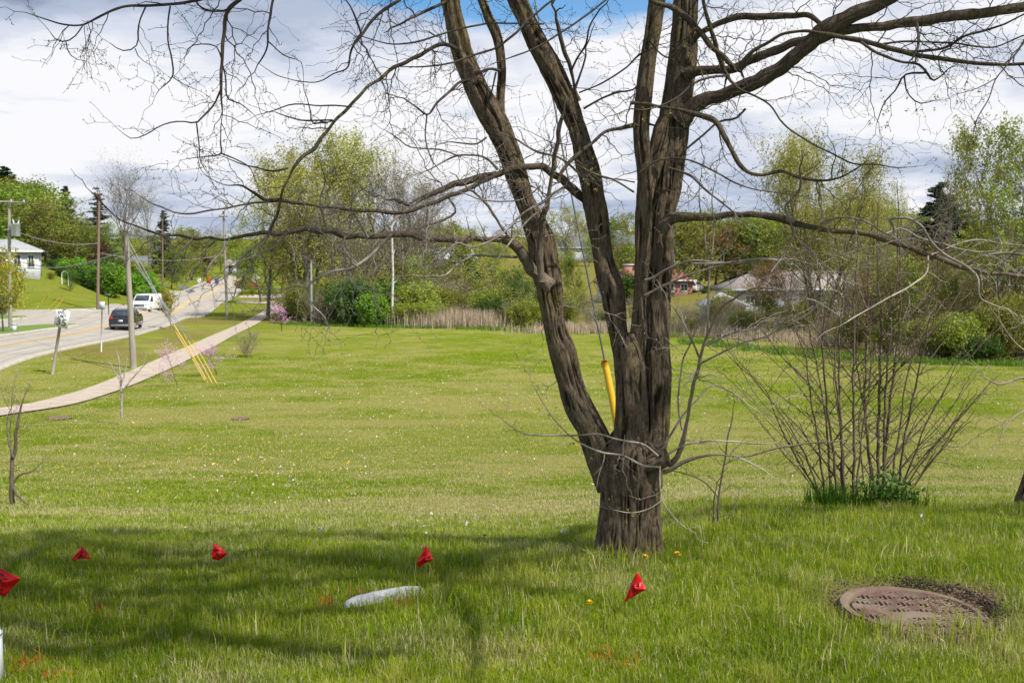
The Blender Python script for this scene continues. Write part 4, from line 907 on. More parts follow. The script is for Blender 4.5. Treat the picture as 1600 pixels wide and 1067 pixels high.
# a few opening leaf buds low on the right
bm_ = MB()
def leafquads(c, size, flat=0.0, rg=None):
    rg = rg or r3; n = len(c)
    a = rg.normal(0, 1, (n, 3)); a /= np.linalg.norm(a, axis=1, keepdims=True)
    b = rg.normal(0, 1, (n, 3)); b -= a * (a * b).sum(1, keepdims=True); b /= np.linalg.norm(b, axis=1, keepdims=True)
    s = (np.asarray(size) * rg.uniform(0.6, 1.35, n))[:, None]
    v = np.stack([c - a * s, c - b * s * 0.5 + a * s * 0.1, c + a * s, c + b * s * 0.5 + a * s * 0.1], 1)
    return v.reshape(-1, 3), np.arange(n * 4).reshape(n, 4)
YG = leafmat('spring_buds', [(0.22, 0.26, 0.03), (0.36, 0.36, 0.05)])
cs = []
for b, (p, r) in zip(BR, BRW):
    if b[0][0][0] > 980 and p[-1, 2] < 2.6:
        for _ in range(9):
            i = r3.integers(len(p) // 2, len(p)); c = p[i] + r3.normal(0, 0.03, 3); cs.append(c + r3.normal(0, 0.006, (5, 3)))
v, q = leafquads(np.concatenate(cs), 0.006); bm_.add(v, q=q)
wobj('leaf_buds', bm_, YG, tree)

# ================================================================ things on the near lawn
# survey flags
FRED = None
def flagmat():
    m, nt, b, o = newmat('flag_plastic'); b.inputs['Base Color'].default_value = (0.62, 0.008, 0.012, 1); b.inputs['Roughness'].default_value = 0.35
    t = N(nt, 'ShaderNodeBsdfTranslucent'); t.inputs[0].default_value = (0.75, 0.01, 0.01, 1)
    mx = N(nt, 'ShaderNodeMixShader'); mx.inputs[0].default_value = 0.35
    L(nt, b.outputs[0], mx.inputs[1]); L(nt, t.outputs[0], mx.inputs[2]); L(nt, mx.outputs[0], o.inputs[0]); return m
FRED = flagmat(); INK = pmat('flag_ink', (0.05, 0.004, 0.006), rough=0.5); WIRE = pmat('steel_wire', (0.35, 0.34, 0.32), rough=0.4, metal=0.8)
def flag(poly, fold, base_px, Y, staff, label, marks):
    bpos = og(base_px[0], Y)
    t = thing('survey_flag', label, 'marking flag', bpos, 'red survey flags in the grass')
    # cloth: fan of triangles around a fold point that comes forward, subdivided by hand
    pts = [P(x, y, Y + 0.012 * math.sin(i * 2.1)) for i, (x, y) in enumerate(poly)]
    f = P(fold[0], fold[1], Y - 0.010)
    cl = MB(); v = []; q = []
    n = len(pts)
    m = 7
    # rings from the fold out to the edge
    for k in range(m + 1):
        for i in range(n * 6):
            e = i / 6; a, b_ = pts[int(e) % n], pts[(int(e) + 1) % n]; ed = a + (b_ - a) * (e % 1)
            s = k / m; c = f * (1 - s) + ed * s; c = c + np.array([0, 1, 0]) * 0.004 * math.sin(s * 6 + i * 0.5)
            v.append(c)
    N6 = n * 6
    for k in range(m):
        for i in range(N6): q.append((k * N6 + i, k * N6 + (i + 1) % N6, (k + 1) * N6 + (i + 1) % N6, (k + 1) * N6 + i))
    v = np.array(v); back = v + np.array([0, 0.0012, 0]); nn = len(v)
    cl.add(np.concatenate([v, back]), q=q + [tuple(j + nn for j in reversed(qq)) for qq in q] + [(m * N6 + i, m * N6 + (i + 1) % N6, nn + m * N6 + (i + 1) % N6, nn + m * N6 + i) for i in range(N6)])
    cloth = wobj('cloth', cl, FRED, t, smooth=True)
    mk = MB(); c0 = np.mean(pts, axis=0)
    for (mx_, my_, mw, mh, rot) in marks:
        a = P(mx_, my_, Y - 0.0075); w, h = mw * Y / F / 2, mh * Y / F / 2; cc, ss = math.cos(rot), math.sin(rot)
        mk.box(a, (2 * w, 0.0008, 2 * h)) if rot == 0 else mk.add([a + np.array([dx * cc - dz * ss, dy, dx * ss + dz * cc]) for dy in (0, 0.0008) for dx, dz in ((-w, -h), (w, -h), (w, h), (-w, h))], q=[(0, 1, 2, 3), (7, 6, 5, 4), (0, 4, 5, 1), (1, 5, 6, 2), (2, 6, 7, 3), (3, 7, 4, 0)])
    # the print lies on the cloth: push each mark onto the surface by the fold depth
    v_ = np.concatenate(mk.v); mk.v = [v_ + np.array([0, 0.0, 0])]
    mo = wobj('print', mk, INK, t)
    st = MB(); top = P(staff[0], staff[1], Y + 0.004); b0 = bpos - np.array([0, 0, 0.03])
    st.tube(np.array([b0, (b0 * 0.6 + top * 0.4) + [0.002, 0, 0], top]), 0.0011, 6)
    wobj('staff', st, WIRE, t)
flag([(-30, 880), (0, 887), (33, 903), (20, 917), (8, 931), (-12, 927), (-36, 918)], (2, 905), (-14, 980), 4.42, (-30, 880), 'red marking flag cut off by the left edge of the picture, largest of the flags',
     [(-2, 895, 18, 1.6, -.45), (9, 903, 16, 1.6, -.5), (0, 907, 10, 1.6, -.3), (4, 920, 5, 2.5, 0.01)])
flag([(128, 853), (138, 865), (144, 873), (130, 872.5), (121, 873), (116, 877), (112, 872)], (127, 865), (123, 925), 4.95, (128, 853), 'small red marking flag second from the left, its cloth folded like a tent',
     [(128, 862, 6, 1.2, 0.1), (131, 867, 9, 1.2, -.2), (122, 868, 4, 1.2, .4)])
flag([(334, 848), (345, 856), (356, 864), (347, 872), (342, 875), (331, 873.5), (331.5, 860)], (340, 863), (332, 925), 4.95, (334, 848), 'small red marking flag flying to the right, left of the pale stone',
     [(340, 858, 9, 1.2, -.5), (341, 863, 11, 1.2, -.2), (339, 868, 9, 1.2, .1)])
flag([(665, 851), (672, 862), (677, 874), (665, 880), (654, 886), (651, 880), (658, 866)], (664, 871), (660, 930), 4.9, (665, 851), 'small red marking flag standing just behind the pale flat stone',
     [(663, 874, 1.4, 8, 0.1), (658, 878, 1.4, 4, .2), (670, 870, 1.5, 6, .3)])
flag([(996, 892), (1004, 908), (1010, 921), (998, 927), (988, 932), (977, 941), (976, 938), (986, 912)], (990, 915), (986, 985), 4.4, (996, 892), 'tall red marking flag in front of the big tree trunk',
     [(998, 913, 2, 7, .1), (1001, 919, 5, 1.5, -.3), (993, 921, 1.5, 5, 0.01)])
# pale half buried stone
def stone():
    A, B = STN; mb = MB(); n = 26; v = []; prof = [(-1, -.6), (-1, .15), (-.85, .62), (-.5, .92), (0, 1.0), (.5, .92), (.85, .62), (1, .15), (1, -.6)]
    ax = (B - A)[:2]; ln = np.linalg.norm(ax); ax = ax / ln; nn = np.array([-ax[1], ax[0]])
    for i in range(n):
        t = i / (n - 1); e = (1 - abs(2 * t - 1) ** 9) ** 0.5 if 0 < t < 1 else 0.25
        c = A[:2] + ax * ln * t; z = A[2] * (1 - t) + B[2] * t
        for a, h in prof: v.append((*(c + nn * a * 0.036 * (0.35 + .65 * e)), z - 0.012 + h * (0.050 + 0.012 * math.sin(t * 3)) * (0.4 + .6 * e) + 0.002 * math.sin(i * 1.3 + a * 4)))
    m = len(prof)
    mb.add(v, q=[(i * m + j, i * m + j + 1, (i + 1) * m + j + 1, (i + 1) * m + j) for i in range(n - 1) for j in range(m - 1)])
    mb.ng.append(list(range(m))[::-1]); mb.ng.append([(n - 1) * m + i for i in range(m)])
    return mb
single('marker_stone', stone(), pmat('pale_stone', (0.38, 0.395, 0.42), (0.24, 0.25, 0.27), 16, 0.85, 0.004), 'pale grey long flat stone half sunk in the lawn, edged with orange paint', 'stone', loc=(STN[0] + STN[1]) / 2, smooth=True)
# drain cover
def manhole(loc, Rr, n=230, relief=0.014):
    """cast cover with hexagon rings, studs and curved plain bands, and a raised rim"""
    g = np.linspace(-1, 1, n) * Rr; X, Y = np.meshgrid(g, g); Rd = np.hypot(X, Y)
    a = Rr * 0.33; hx, hy = a, a * math.sqrt(3)
    d = np.full(X.shape, 9.0)
    for oxx, oyy in ((0, 0), (hx / 2, hy / 2)):
        px_ = (X - oxx + hx / 2) % hx - hx / 2; py_ = (Y - oyy + hy / 2) % hy - hy / 2
        hd = np.maximum(np.abs(px_), np.abs(px_) * 0.5 + np.abs(py_) * 0.866)
        d = np.minimum(d, hd)
    d = d / a
    gr_ = lambda a_, b_: sstep(a_ - .015, a_ + .015, d) * (1 - sstep(b_ - .015, b_ + .015, d))
    ring = 1 - gr_(.14, .25) - gr_(.33, .45) - (1 - sstep(.08, .11, d)); dot = ring
    H_ = np.maximum(ring, dot)
    H_ = np.clip(H_, 0, 1)
    # plain bands
    c1 = np.abs(np.hypot(X - 0.05 * Rr, Y + 0.75 * Rr) - 0.62 * Rr); band = 1 - sstep(.035 * Rr / .33, .045 * Rr / .33, c1)
    c2 = np.abs(np.hypot(X + 1.02 * Rr, Y + 0.5 * Rr) - 0.72 * Rr); band = np.maximum(band, 1 - sstep(.03 * Rr / .33, .04 * Rr / .33, c2))
    H_ = np.maximum(H_ * (1 - band), band * 0.95)
    cov = Rr * 0.87
    PAT = np.where(Rd < cov * .97, 1 - H_, 0); H_ = H_ * (1 - sstep(cov * .95, cov * .97, Rd)) * relief
    rim = sstep(cov, cov * 1.01, Rd) * 0.017 - (1 - sstep(cov * .985, cov * 1.0, np.abs(Rd - cov) + cov * .97)) * 0.012
    H_ = H_ + rim + 0.0025 * (fbm2(X, Y, 0.03, 0.03, 2) - .5) + 0.001 * rng.random(X.shape)
    # map the square onto a disc
    m = np.maximum(np.abs(X), np.abs(Y)); s = np.where(Rd > 0, m / np.maximum(Rd, 1e-9), 1)
    inside = Rd <= Rr
    idx = -np.ones(X.shape, int)
    fi = np.arange(n - 1)
    q = []
    I, J = np.meshgrid(fi, fi, indexing='ij'); ok = inside[:-1, :-1] & inside[1:, :-1] & inside[:-1, 1:] & inside[1:, 1:]
    vid = np.arange(n * n).reshape(n, n)
    q = np.stack([vid[:-1, :-1][ok], vid[:-1, 1:][ok], vid[1:, 1:][ok], vid[1:, :-1][ok]], -1)
    used = np.unique(q); re = -np.ones(n * n, int); re[used] = np.arange(len(used))
    v = np.stack([X.ravel(), Y.ravel(), H_.ravel()], -1)[used]; manhole.pat = PAT.ravel()[used]
    return v, re[q]
def tilt(v, rx, ry):
    v = v.copy(); v[:, 2] += v[:, 1] * rx + v[:, 0] * ry; return v
def ironmat(name, top, low):
    m, nt, b, o = newmat(name); tcn = N(nt, 'ShaderNodeTexCoord'); s_ = N(nt, 'ShaderNodeSeparateXYZ'); L(nt, tcn.outputs['Object'], s_.inputs[0])
    n1 = noise(nt, tcn.outputs['Object'], 14, 6, 0.7); n2 = noise(nt, tcn.outputs['Object'], 4, 4, 0.6); n3 = noise(nt, tcn.outputs['Object'], 90, 3, 0.7)
    c = mixc(nt, ramp(nt, n1, [(0.35, 0.0), (0.65, 1.0)]), top, low)
    c = mixc(nt, ramp(nt, n2, [(0.48, 0.0), (0.62, 0.8)]), c, (0.19, 0.15, 0.105))
    c = mixc(nt, ramp(nt, n3, [(0.66, 0.0), (0.7, 0.7)]), c, (0.45, 0.40, 0.33))
    c = mixc(nt, M(nt, 'MULTIPLY', N(nt, 'ShaderNodeAttribute', attribute_name='dirt').outputs['Fac'], 0.95), c, (0.028, 0.02, 0.016))
    L(nt, c, b.inputs['Base Color']); b.inputs['Roughness'].default_value = 0.8; bump(nt, n3, 0.6, 0.002, b); return m
IRON = ironmat('rusty_iron', (0.17, 0.095, 0.068), (0.11, 0.068, 0.05))
v, q = manhole(MH, MHR, 280, 0.009)
rr0 = np.hypot(v[:, 0], v[:, 1]); dirt = manhole.pat
# rim and cover are separate castings
rd_ = np.hypot(v[:, 0], v[:, 1]); v = tilt(v, 0.0, -0.03); v[:, 2] -= 0.026; v[:, 2] += 0.0; LOWZ = None
mht = thing('drain_cover', 'round rusty cast iron manhole cover with hexagon pattern sunk in the lawn at lower right', 'manhole cover', MH)
mb = MB()
isr = (rd_[q] > MHR * 0.868).all(1)
mb.add(v, q=q[~isr]); cvo = obj('cover', mb.mesh('cover', None, True), IRON, mht); add_attr(cvo.data, 'dirt', dirt[:len(cvo.data.vertices)]) if len(cvo.data.vertices) == len(dirt) else print('DIRT MISMATCH')
mb = MB(); mb.add(v, q=q[isr])
nr = 160; aa = np.arange(nr) / nr * 2 * PI; ring = np.stack([np.cos(aa) * MHR * 0.995, np.sin(aa) * MHR * 0.995], -1)
rv = []
for rr_, zz_ in ((0.995, -0.011), (1.03, -0.018), (1.035, -0.12)):
    rv += [(x * rr_, y * rr_, zz_ - x * 0.03) for x, y in ring]
mb.add(rv, q=[(k * nr + i, (k + 1) * nr + i, (k + 1) * nr + (i + 1) % nr, k * nr + (i + 1) % nr) for k in range(2) for i in range(nr)])
obj('rim', mb.mesh('rim', None, True), IRON, mht)
# soil clods and straw around the cover
mb = MB()
for _ in range(900):
    a = r3.uniform(-0.3, 1.35) if r3.random() < 0.7 else r3.uniform(0, 2 * PI); rr_ = MHR + r3.uniform(0.012, 0.13) * r3.uniform(.3, 1)
    c = np.array([MH[0] + math.cos(a) * rr_, MH[1] + math.sin(a) * rr_, 0]); c[2] = g1(c[0], c[1]) + r3.uniform(-.01, .03)
    s = r3.uniform(0.002, 0.009); mb.box(c, (s * r3.uniform(.7, 1.6), s, s * r3.uniform(.5, 1)), rz=r3.uniform(0, 3), taper=0.3)
sc = single('soil_clods', mb, pmat('soil', (0.065, 0.042, 0.03), (0.03, 0.02, 0.016), 30, 0.95, 0.004), 'dark crumbly soil exposed around the rusty manhole cover', 'soil', kind='stuff')
mb = MB()
for _ in range(520):
    a = r3.uniform(-0.9, 0.9); rr_ = MHR * r3.uniform(0.35, 1.05); x, y = MH[0] + math.cos(a) * rr_, MH[1] + math.sin(a) * rr_
    z = MH[2] - 0.026 - (x - MH[0]) * 0.03 + r3.uniform(0.008, 0.02); an = r3.uniform(0, PI); l_ = r3.uniform(.01, .035)
    d = np.array([math.cos(an), math.sin(an), r3.normal(0, .15)]) * l_; mb.tube(np.array([[x, y, z] - d / 2, [x, y, z] + d / 2]), 0.0009, 3, cap=False)
single('straw', mb, pmat('straw', (0.42, 0.34, 0.22), (0.25, 0.19, 0.12), 20, 0.9), 'dry straw and clippings lying on the right side of the manhole cover', 'straw', kind='stuff')
# white plastic post at the lower left edge
wp = thing('marker_post', 'white plastic post cut off by the lower left corner of the picture', 'post', og(-24, 3.72))
mb = MB(); c = np.array(wp.location); prof = [(0.0, -.05), (.066, -.05), (.066, .17), (.060, .20), (.052, .215), (.047, .24), (.045, .30), (.036, .315), (0.0, .318)]
sg = 40; v = [(c[0] + math.cos(t * 2 * PI / sg) * r_, c[1] + math.sin(t * 2 * PI / sg) * r_, c[2] + h) for r_, h in prof for t in range(sg)]
mb.add(v, q=[(k * sg + i, k * sg + (i + 1) % sg, (k + 1) * sg + (i + 1) % sg, (k + 1) * sg + i) for k in range(len(prof) - 1) for i in range(sg)])
wobj('body', mb, pmat('white_plastic', (0.78, 0.84, 0.86), (0.72, 0.78, 0.82), 6, 0.35), wp, smooth=True)
mb = MB(); mb.tube(np.array([c + [0, 0, .175], c + [0, 0, .188]]), 0.068, 40); wobj('collar', mb, pmat('grey_plastic', (0.5, 0.56, 0.6), rough=0.4), wp)

# guy wire with yellow guard behind the tree
GY = 8.3
gw = thing('guy_wire', 'steel guy cable with a bright yellow plastic guard behind the tree fork', 'guy wire', og(975, GY))
a0 = P(975, 800, GY); a1 = P(969, 700, GY); a2 = P(945, 565, GY + .1); a3 = P(925, 465, GY + .2); a4 = P(882, 250, GY + .45); a5 = P(836, 0, GY + .9); a6 = P(775, -340, GY + 1.6)
mb = MB(); mb.tube(np.array([P(962, 655, GY) * 0 + og(975, GY) - [0, 0, .1], a1, a2, a3, a4, a5, a6]), 0.0075, 8); wobj('cable', mb, pmat('cable_steel', (0.10, 0.11, 0.11), rough=0.5, metal=0.5), gw)
mb = MB(); gp = np.array([og(975, GY), a1, P(955, 615, GY + .05), P(945, 566, GY + .1)]); gp, grd, _ = resample(gp, np.full(4, 0.029), 0.05)
v, q = tube_vq(gp, grd, 16); mb.add(v, q=q); vi, qi = tube_vq(gp, grd * 0.85, 16); b0 = mb.n; mb.add(vi, q=qi[:, ::-1]); e = b0 - 16; mb.add(np.zeros((0, 3))) if False else None
mb.q.append(np.array([(e + i, e + (i + 1) % 16, b0 + len(gp) * 16 - 16 + (i + 1) % 16, b0 + len(gp) * 16 - 16 + i) for i in range(16)]))
wobj('guard', mb, pmat('yellow_plastic', (0.72, 0.44, 0.015), (0.58, 0.34, 0.01), 3, 0.45), gw, smooth=True)
mb = MB(); 
for k in range(4): mb.tube(np.array([P(946 - k * .3, 571 - k, GY + .09), P(945.6 - k * .3, 570 - k, GY + .11)]), 0.031, 12)
wobj('clamp', mb, pmat('rust_clamp', (0.45, 0.14, 0.04), rough=0.6), gw)
# dandelions
def dandelion(px, py, Y, puff, label, s=1.0, grp=None):
    c = og(px, Y); top = P(px, py, Y)
    if top[2] < c[2] + 0.05: top[2] = c[2] + 0.06
    t = thing('dandelion', label, 'dandelion', c, grp)
    mb = MB(); mb.tube(np.array([c - [0, 0, .01], (c + top) / 2 + [.004, 0, 0], top]), 0.0016, 5); wobj('stalk', mb, pmat_c('stalk', (0.25, 0.30, 0.10)), t)
    mb = MB()
    if puff:
        n = 90; d = r3.normal(0, 1, (n, 3)); d /= np.linalg.norm(d, axis=1, keepdims=True)
        for k in d: mb.tube(np.array([top, top + k * .019 * s]), np.array([.0003, .0016]), 3, cap=False)
        v, q = leafquads(top + d * 0.019 * s, 0.0035); mb.add(v, q=q)
        wobj('seed_head', mb, pmat_c('puff', (0.75, 0.74, 0.70)), t)
    else:
        n = 70
        for k in range(n):
            a = r3.uniform(0, 2 * PI); e = r3.uniform(0.0, 1.1); d = np.array([math.cos(a) * math.cos(e), math.sin(a) * math.cos(e), math.sin(e)]); s2 = np.array([-math.sin(a), math.cos(a), 0]) * .0025
            mb.add([top - s2, top + s2, top + d * .019 * s + s2, top + d * .019 * s - s2], q=[(0, 1, 2, 3)])
        wobj('flower_head', mb, pmat_c('petal', (0.80, 0.52, 0.01)), t)
_pc = {}
def pmat_c(n, c, rough=0.6):
    if n not in _pc: _pc[n] = pmat(n, c, rough=rough)
    return _pc[n]
dandelion(1008, 880, 5.15, False, 'yellow dandelion flower beside the foot of the big trunk')
dandelion(1058, 880, 5.2, False, 'yellow dandelion flower a step right of the big trunk foot')
dandelion(921, 967, 4.45, False, 'yellow dandelion flower left of the tall red flag by the trunk', 0.8)
dandelion(880, 853, 6.3, True, 'white dandelion seed head left of the big trunk foot', 0.9)
dandelion(757, 865, 5.9, False, 'small yellow dandelion between the pale stone and the trunk', 0.7)
dandelion(500, 826, 7.2, True, 'white dandelion seed head in the lawn above the pale stone', 0.9)
# many dandelions out on the field
for nm, lab, col, spots, nn_ in (('yellow_dandelions', 'scattered yellow dandelion flowers spread over the field', (0.80, 0.55, 0.01), [(400, 720, 130, 18, 130), (900, 570, 300, 14, 90), (700, 640, 400, 60, 150), (1300, 620, 200, 40, 70)], 0),
                                  ('white_seed_heads', 'scattered white dandelion seed heads spread over the field', (0.78, 0.77, 0.72), [(500, 700, 350, 60, 180), (460, 745, 120, 14, 50), (900, 610, 350, 40, 200), (1150, 560, 200, 20, 80), (600, 620, 300, 12, 120), (1500, 700, 200, 50, 50), (680, 830, 30, 14, 14)], 0)):
    mb = MB(); cs = []
    for px, py, sx, sy, n in spots:
        for _ in range(n):
            a, b = r3.normal(px, sx), r3.normal(py, sy)
            if b < 530 or b > 850: continue
            h = hit(a, b)
            if h[1] > 80 or walk_dist(h[0], h[1]) < 1.2 or h[0] < road_near(h[1]) + 1: continue
            cs.append(h + [0, 0, r3.uniform(.06, .12)])
    cs = np.array(cs)
    for k in range(5):
        v, q = leafquads(cs + r3.normal(0, 0.004, cs.shape), 0.006 + 0.0006 * cs[:, 1]); mb.add(v, q=q)
    single(nm, mb, pmat_c(nm, col), lab, 'dandelions', kind='stuff')
# ================================================================ TREES AND SHRUBS BEYOND THE FIELD
def skeleton(seed, H, r0, nb=14, start=0.3, spread=0.9, levels=3, lf=0.45, up=0.25, wob=0.16, sub=6, taper=0.6, stems=1, stem_spread=0.25, droop=0.0, prof=None):
    """grows a branch skeleton; returns wood mesh builder, leaf anchor points with outward weight"""
    rg = np.random.default_rng(seed); mb = MB(); tips = []
    def grow(p, d, ln, r, lv):
        n = 7 if lv == 0 else (5 if lv == 1 else 4)
        q = [p]
        for i in range(n):
            d = d + rg.normal(0, wob * (0.45 if lv == 0 else 1), 3) + np.array([0, 0, (up if lv else 0.15) * 0.35 - droop * lv * 0.12]); d = d / np.linalg.norm(d)
            q.append(q[-1] + d * ln / n)
        q = np.array(q); rr = np.linspace(r, r * (0.25 if lv == 0 else 0.3), n + 1)
        mb.tube(q, rr, (7, 5, 3, 3)[min(lv, 3)], cap=False)
        if lv >= levels - 1:
            for k in range(1, n + 1): tips.append((q[k], lv))
        if lv >= levels: return
        m = nb if lv == 0 else sub
        for k in range(m):
            t = (start + (1 - start) * (k + rg.random()) / m) if lv == 0 else rg.uniform(0.2, 1.0)
            f = t * n; i = min(int(f), n - 1); c = q[i] + (q[i + 1] - q[i]) * (f - i)
            ax = q[i + 1] - q[i]; ax /= np.linalg.norm(ax)
            az = k * 2.4 + rg.uniform(-.5, .5); s = np.array([math.cos(az), math.sin(az), 0]) if lv == 0 else rg.normal(0, 1, 3)
            s = s - ax * (s @ ax); s /= np.linalg.norm(s) + 1e-9
            sp = spread * (1.0 if lv else (1.15 - 0.55 * t)); dd = ax * (1 - sp * 0.5) + s * sp; dd /= np.linalg.norm(dd)
            if lv == 0:
                pr = prof(t) if prof else (0.55 + 0.75 * math.sin(PI * min(1, (t - start) / (1 - start) * 0.85 + 0.12)))
                l2 = ln * lf * pr
            else: l2 = ln * rg.uniform(0.35, 0.7)
            grow(c, dd, l2, rr[i] * (0.5 if lv == 0 else 0.55), lv + 1)
    for s in range(stems):
        a = s * 2 * PI / max(stems, 1) + rg.uniform(0, .8); d0 = np.array([math.cos(a) * stem_spread, math.sin(a) * stem_spread, 1.0]) if stems > 1 else np.array([0, 0, 1.0])
        d0 = d0 * [rg.uniform(.4, 1.2), rg.uniform(.4, 1.2), 1]; d0 /= np.linalg.norm(d0)
        grow(np.array([math.cos(a), math.sin(a), 0]) * (0.12 * (stems > 1)) * H / 8 + [0, 0, -0.15], d0, H * (1 if stems == 1 else rg.uniform(.75, 1.0)), r0 * (1 if stems == 1 else rg.uniform(.6, 1)), 0)
    T = np.array([t[0] for t in tips]); return mb, T, rg
def crown(T, rg, n_per, size, spread):
    if n_per < 1: T = T[rg.random(len(T)) < n_per]; n_per = 1
    c = np.repeat(T, n_per, axis=0) + rg.normal(0, spread, (len(T) * n_per, 3))
    mb = MB(); v, q = leafquads(c, size, rg=rg); mb.add(v, q=q); return mb
WG = pmat('wood_grey', (0.20, 0.175, 0.15), (0.12, 0.10, 0.085), 3, 0.9)
WB = pmat('wood_brown', (0.13, 0.10, 0.075), (0.08, 0.06, 0.045), 3, 0.9)
WP = pmat('wood_pale', (0.38, 0.34, 0.30), (0.25, 0.22, 0.19), 3, 0.9)
L_YG = leafmat('leaf_yellowgreen', [(0.242, 0.279, 0.033), (0.307, 0.335, 0.046), (0.205, 0.260, 0.028)])
L_PALE = leafmat('leaf_pale', [(0.447, 0.430, 0.112), (0.396, 0.404, 0.077), (0.327, 0.353, 0.069)])
L_LUSH = leafmat('leaf_lush', [(0.112, 0.195, 0.019), (0.177, 0.260, 0.028), (0.242, 0.298, 0.033)])
L_OLIVE = leafmat('leaf_olive', [(0.158, 0.186, 0.028), (0.223, 0.232, 0.037), (0.260, 0.251, 0.046)])
L_BRIGHT = leafmat('leaf_bright', [(0.130, 0.279, 0.014), (0.205, 0.353, 0.028), (0.112, 0.242, 0.019)])
L_DARK = leafmat('leaf_dark', [(0.042, 0.093, 0.014), (0.074, 0.139, 0.019), (0.102, 0.167, 0.028)])
L_PURP = leafmat('leaf_purple', [(0.070, 0.014, 0.021), (0.112, 0.023, 0.028), (0.046, 0.011, 0.019)])
L_RUST = leafmat('leaf_rust', [(0.205, 0.102, 0.042), (0.279, 0.158, 0.056), (0.186, 0.121, 0.056)])
L_NEED = leafmat('needles', [(0.02, 0.05, 0.02), (0.035, 0.075, 0.03), (0.015, 0.04, 0.018)], 0.1)
L_SPRUCE = leafmat('needles_grey', [(0.06, 0.085, 0.06), (0.09, 0.11, 0.075), (0.05, 0.065, 0.045)], 0.1)
L_BUD = leafmat('leaf_buds_grey', [(0.316, 0.288, 0.186), (0.260, 0.232, 0.149), (0.372, 0.353, 0.205)])
L_GOLD = leafmat('leaf_gold', [(0.353, 0.316, 0.028), (0.427, 0.390, 0.056), (0.279, 0.279, 0.028)])
PINK = leafmat('blossom', [(0.78, 0.42, 0.68), (0.80, 0.52, 0.76), (0.66, 0.32, 0.58)], 0.4)
# every kind is grown at a reference height of 10 and scaled when planted
KIND = {}
def kind(name, parts): KIND[name] = parts
def k_tree(name, seed, wood, leaf, n_per, size, spread_l, wn='trunk', ln='crown', **kw):
    mb, T, rg = skeleton(seed, 10.0, **kw)
    parts = [(wn, mb.mesh(name + '_' + wn, None, True), wood)]
    if n_per > 0: parts.append((ln, crown(T, rg, n_per, size, spread_l).mesh(name + '_' + ln), leaf))
    KIND[name] = parts
k_tree('lush1', 1, WB, L_LUSH, 7, 0.21, 0.38, r0=0.22, nb=20, start=0.16, lf=0.42, sub=6, levels=2, spread=0.95)
k_tree('lush2', 2, WB, L_LUSH, 7, 0.21, 0.36, r0=0.22, nb=22, start=0.12, lf=0.40, sub=6, levels=2, spread=0.85)
k_tree('olive1', 3, WB, L_OLIVE, 6, 0.19, 0.34, r0=0.2, nb=20, start=0.15, lf=0.42, sub=6, levels=2, spread=0.9)
k_tree('olive2', 4, WB, L_OLIVE, 5, 0.17, 0.32, r0=0.18, nb=18, start=0.2, lf=0.38, sub=6, levels=2, spread=0.8)
k_tree('yg1', 5, WG, L_YG, 6, 0.19, 0.34, r0=0.2, nb=20, start=0.15, lf=0.43, sub=6, levels=2, spread=0.95)
k_tree('yg2', 6, WG, L_YG, 6, 0.18, 0.32, r0=0.18, nb=18, start=0.12, lf=0.40, sub=6, levels=2, spread=0.8)
k_tree('pale1', 7, WG, L_PALE, 4, 0.085, 0.17, r0=0.15, nb=16, start=0.25, lf=0.34, sub=5, levels=3, spread=0.65, up=0.5)
k_tree('pale2', 8, WG, L_PALE, 3, 0.08, 0.17, r0=0.14, nb=16, start=0.3, lf=0.30, sub=5, levels=3, spread=0.6, up=0.55)
k_tree('bare1', 9, WG, L_BUD, 1, 0.07, 0.12, r0=0.19, nb=18, start=0.3, lf=0.50, sub=8, levels=3, spread=0.75, up=0.45)
k_tree('bare2', 10, WG, L_BUD, 1, 0.07, 0.08, r0=0.15, nb=15, start=0.3, lf=0.33, sub=6, levels=3, spread=0.7, up=0.5)
k_tree('dark1', 12, WB, L_DARK, 9, 0.18, 0.40, r0=0.16, nb=22, start=0.04, lf=0.5, sub=6, levels=2, spread=1.0)
k_tree('purple', 13, WB, L_PURP, 9, 0.2, 0.34, r0=0.18, nb=20, start=0.12, lf=0.5, sub=6, levels=2, spread=0.85)
k_tree('rust', 14, WB, L_RUST, 3, 0.13, 0.25, r0=0.17, nb=18, start=0.14, lf=0.45, sub=6, levels=3, spread=0.9)
k_tree('willow', 15, WB, L_PALE, 3, 0.065, 0.13, r0=0.12, nb=13, start=0.3, lf=0.32, sub=5, levels=3, spread=0.55, up=0.55, stems=6, stem_spread=0.42)
k_tree('bigright', 16, WG, L_YG, 9, 0.085, 0.15, r0=0.19, nb=15, start=0.3, lf=0.46, sub=5, levels=3, spread=0.85, up=0.3, wob=0.2)
k_tree('gold', 17, WG, L_GOLD, 9, 0.19, 0.25, r0=0.14, nb=16, start=0.25, lf=0.42, sub=5, levels=2, spread=0.8)
k_tree('golds', 18, WG, L_GOLD, 3, 0.34, 0.25, r0=0.12, nb=16, start=0.3, lf=0.38, sub=4, levels=2, spread=0.8, up=0.4)
k_tree('young', 19, WG, L_BUD, 0.4, 0.16, 0.1, r0=0.10, nb=12, start=0.3, lf=0.30, sub=4, levels=2, spread=0.6, up=0.6)
k_tree('redbud', 20, WB, PINK, 3, 0.22, 0.22, r0=0.20, nb=12, start=0.3, lf=0.5, sub=5, levels=2, spread=0.95, ln='blossom', wob=0.25)
k_tree('redbud2', 22, WB, PINK, 5, 0.17, 0.16, r0=0.11, nb=12, start=0.2, lf=0.45, sub=5, levels=2, spread=0.8, ln='blossom', wob=0.25)
k_tree('redbud3', 35, WB, PINK, 1, 0.10, 0.08, r0=0.09, nb=10, start=0.25, lf=0.38, sub=4, levels=2, spread=0.7, ln='blossom', wob=0.25)
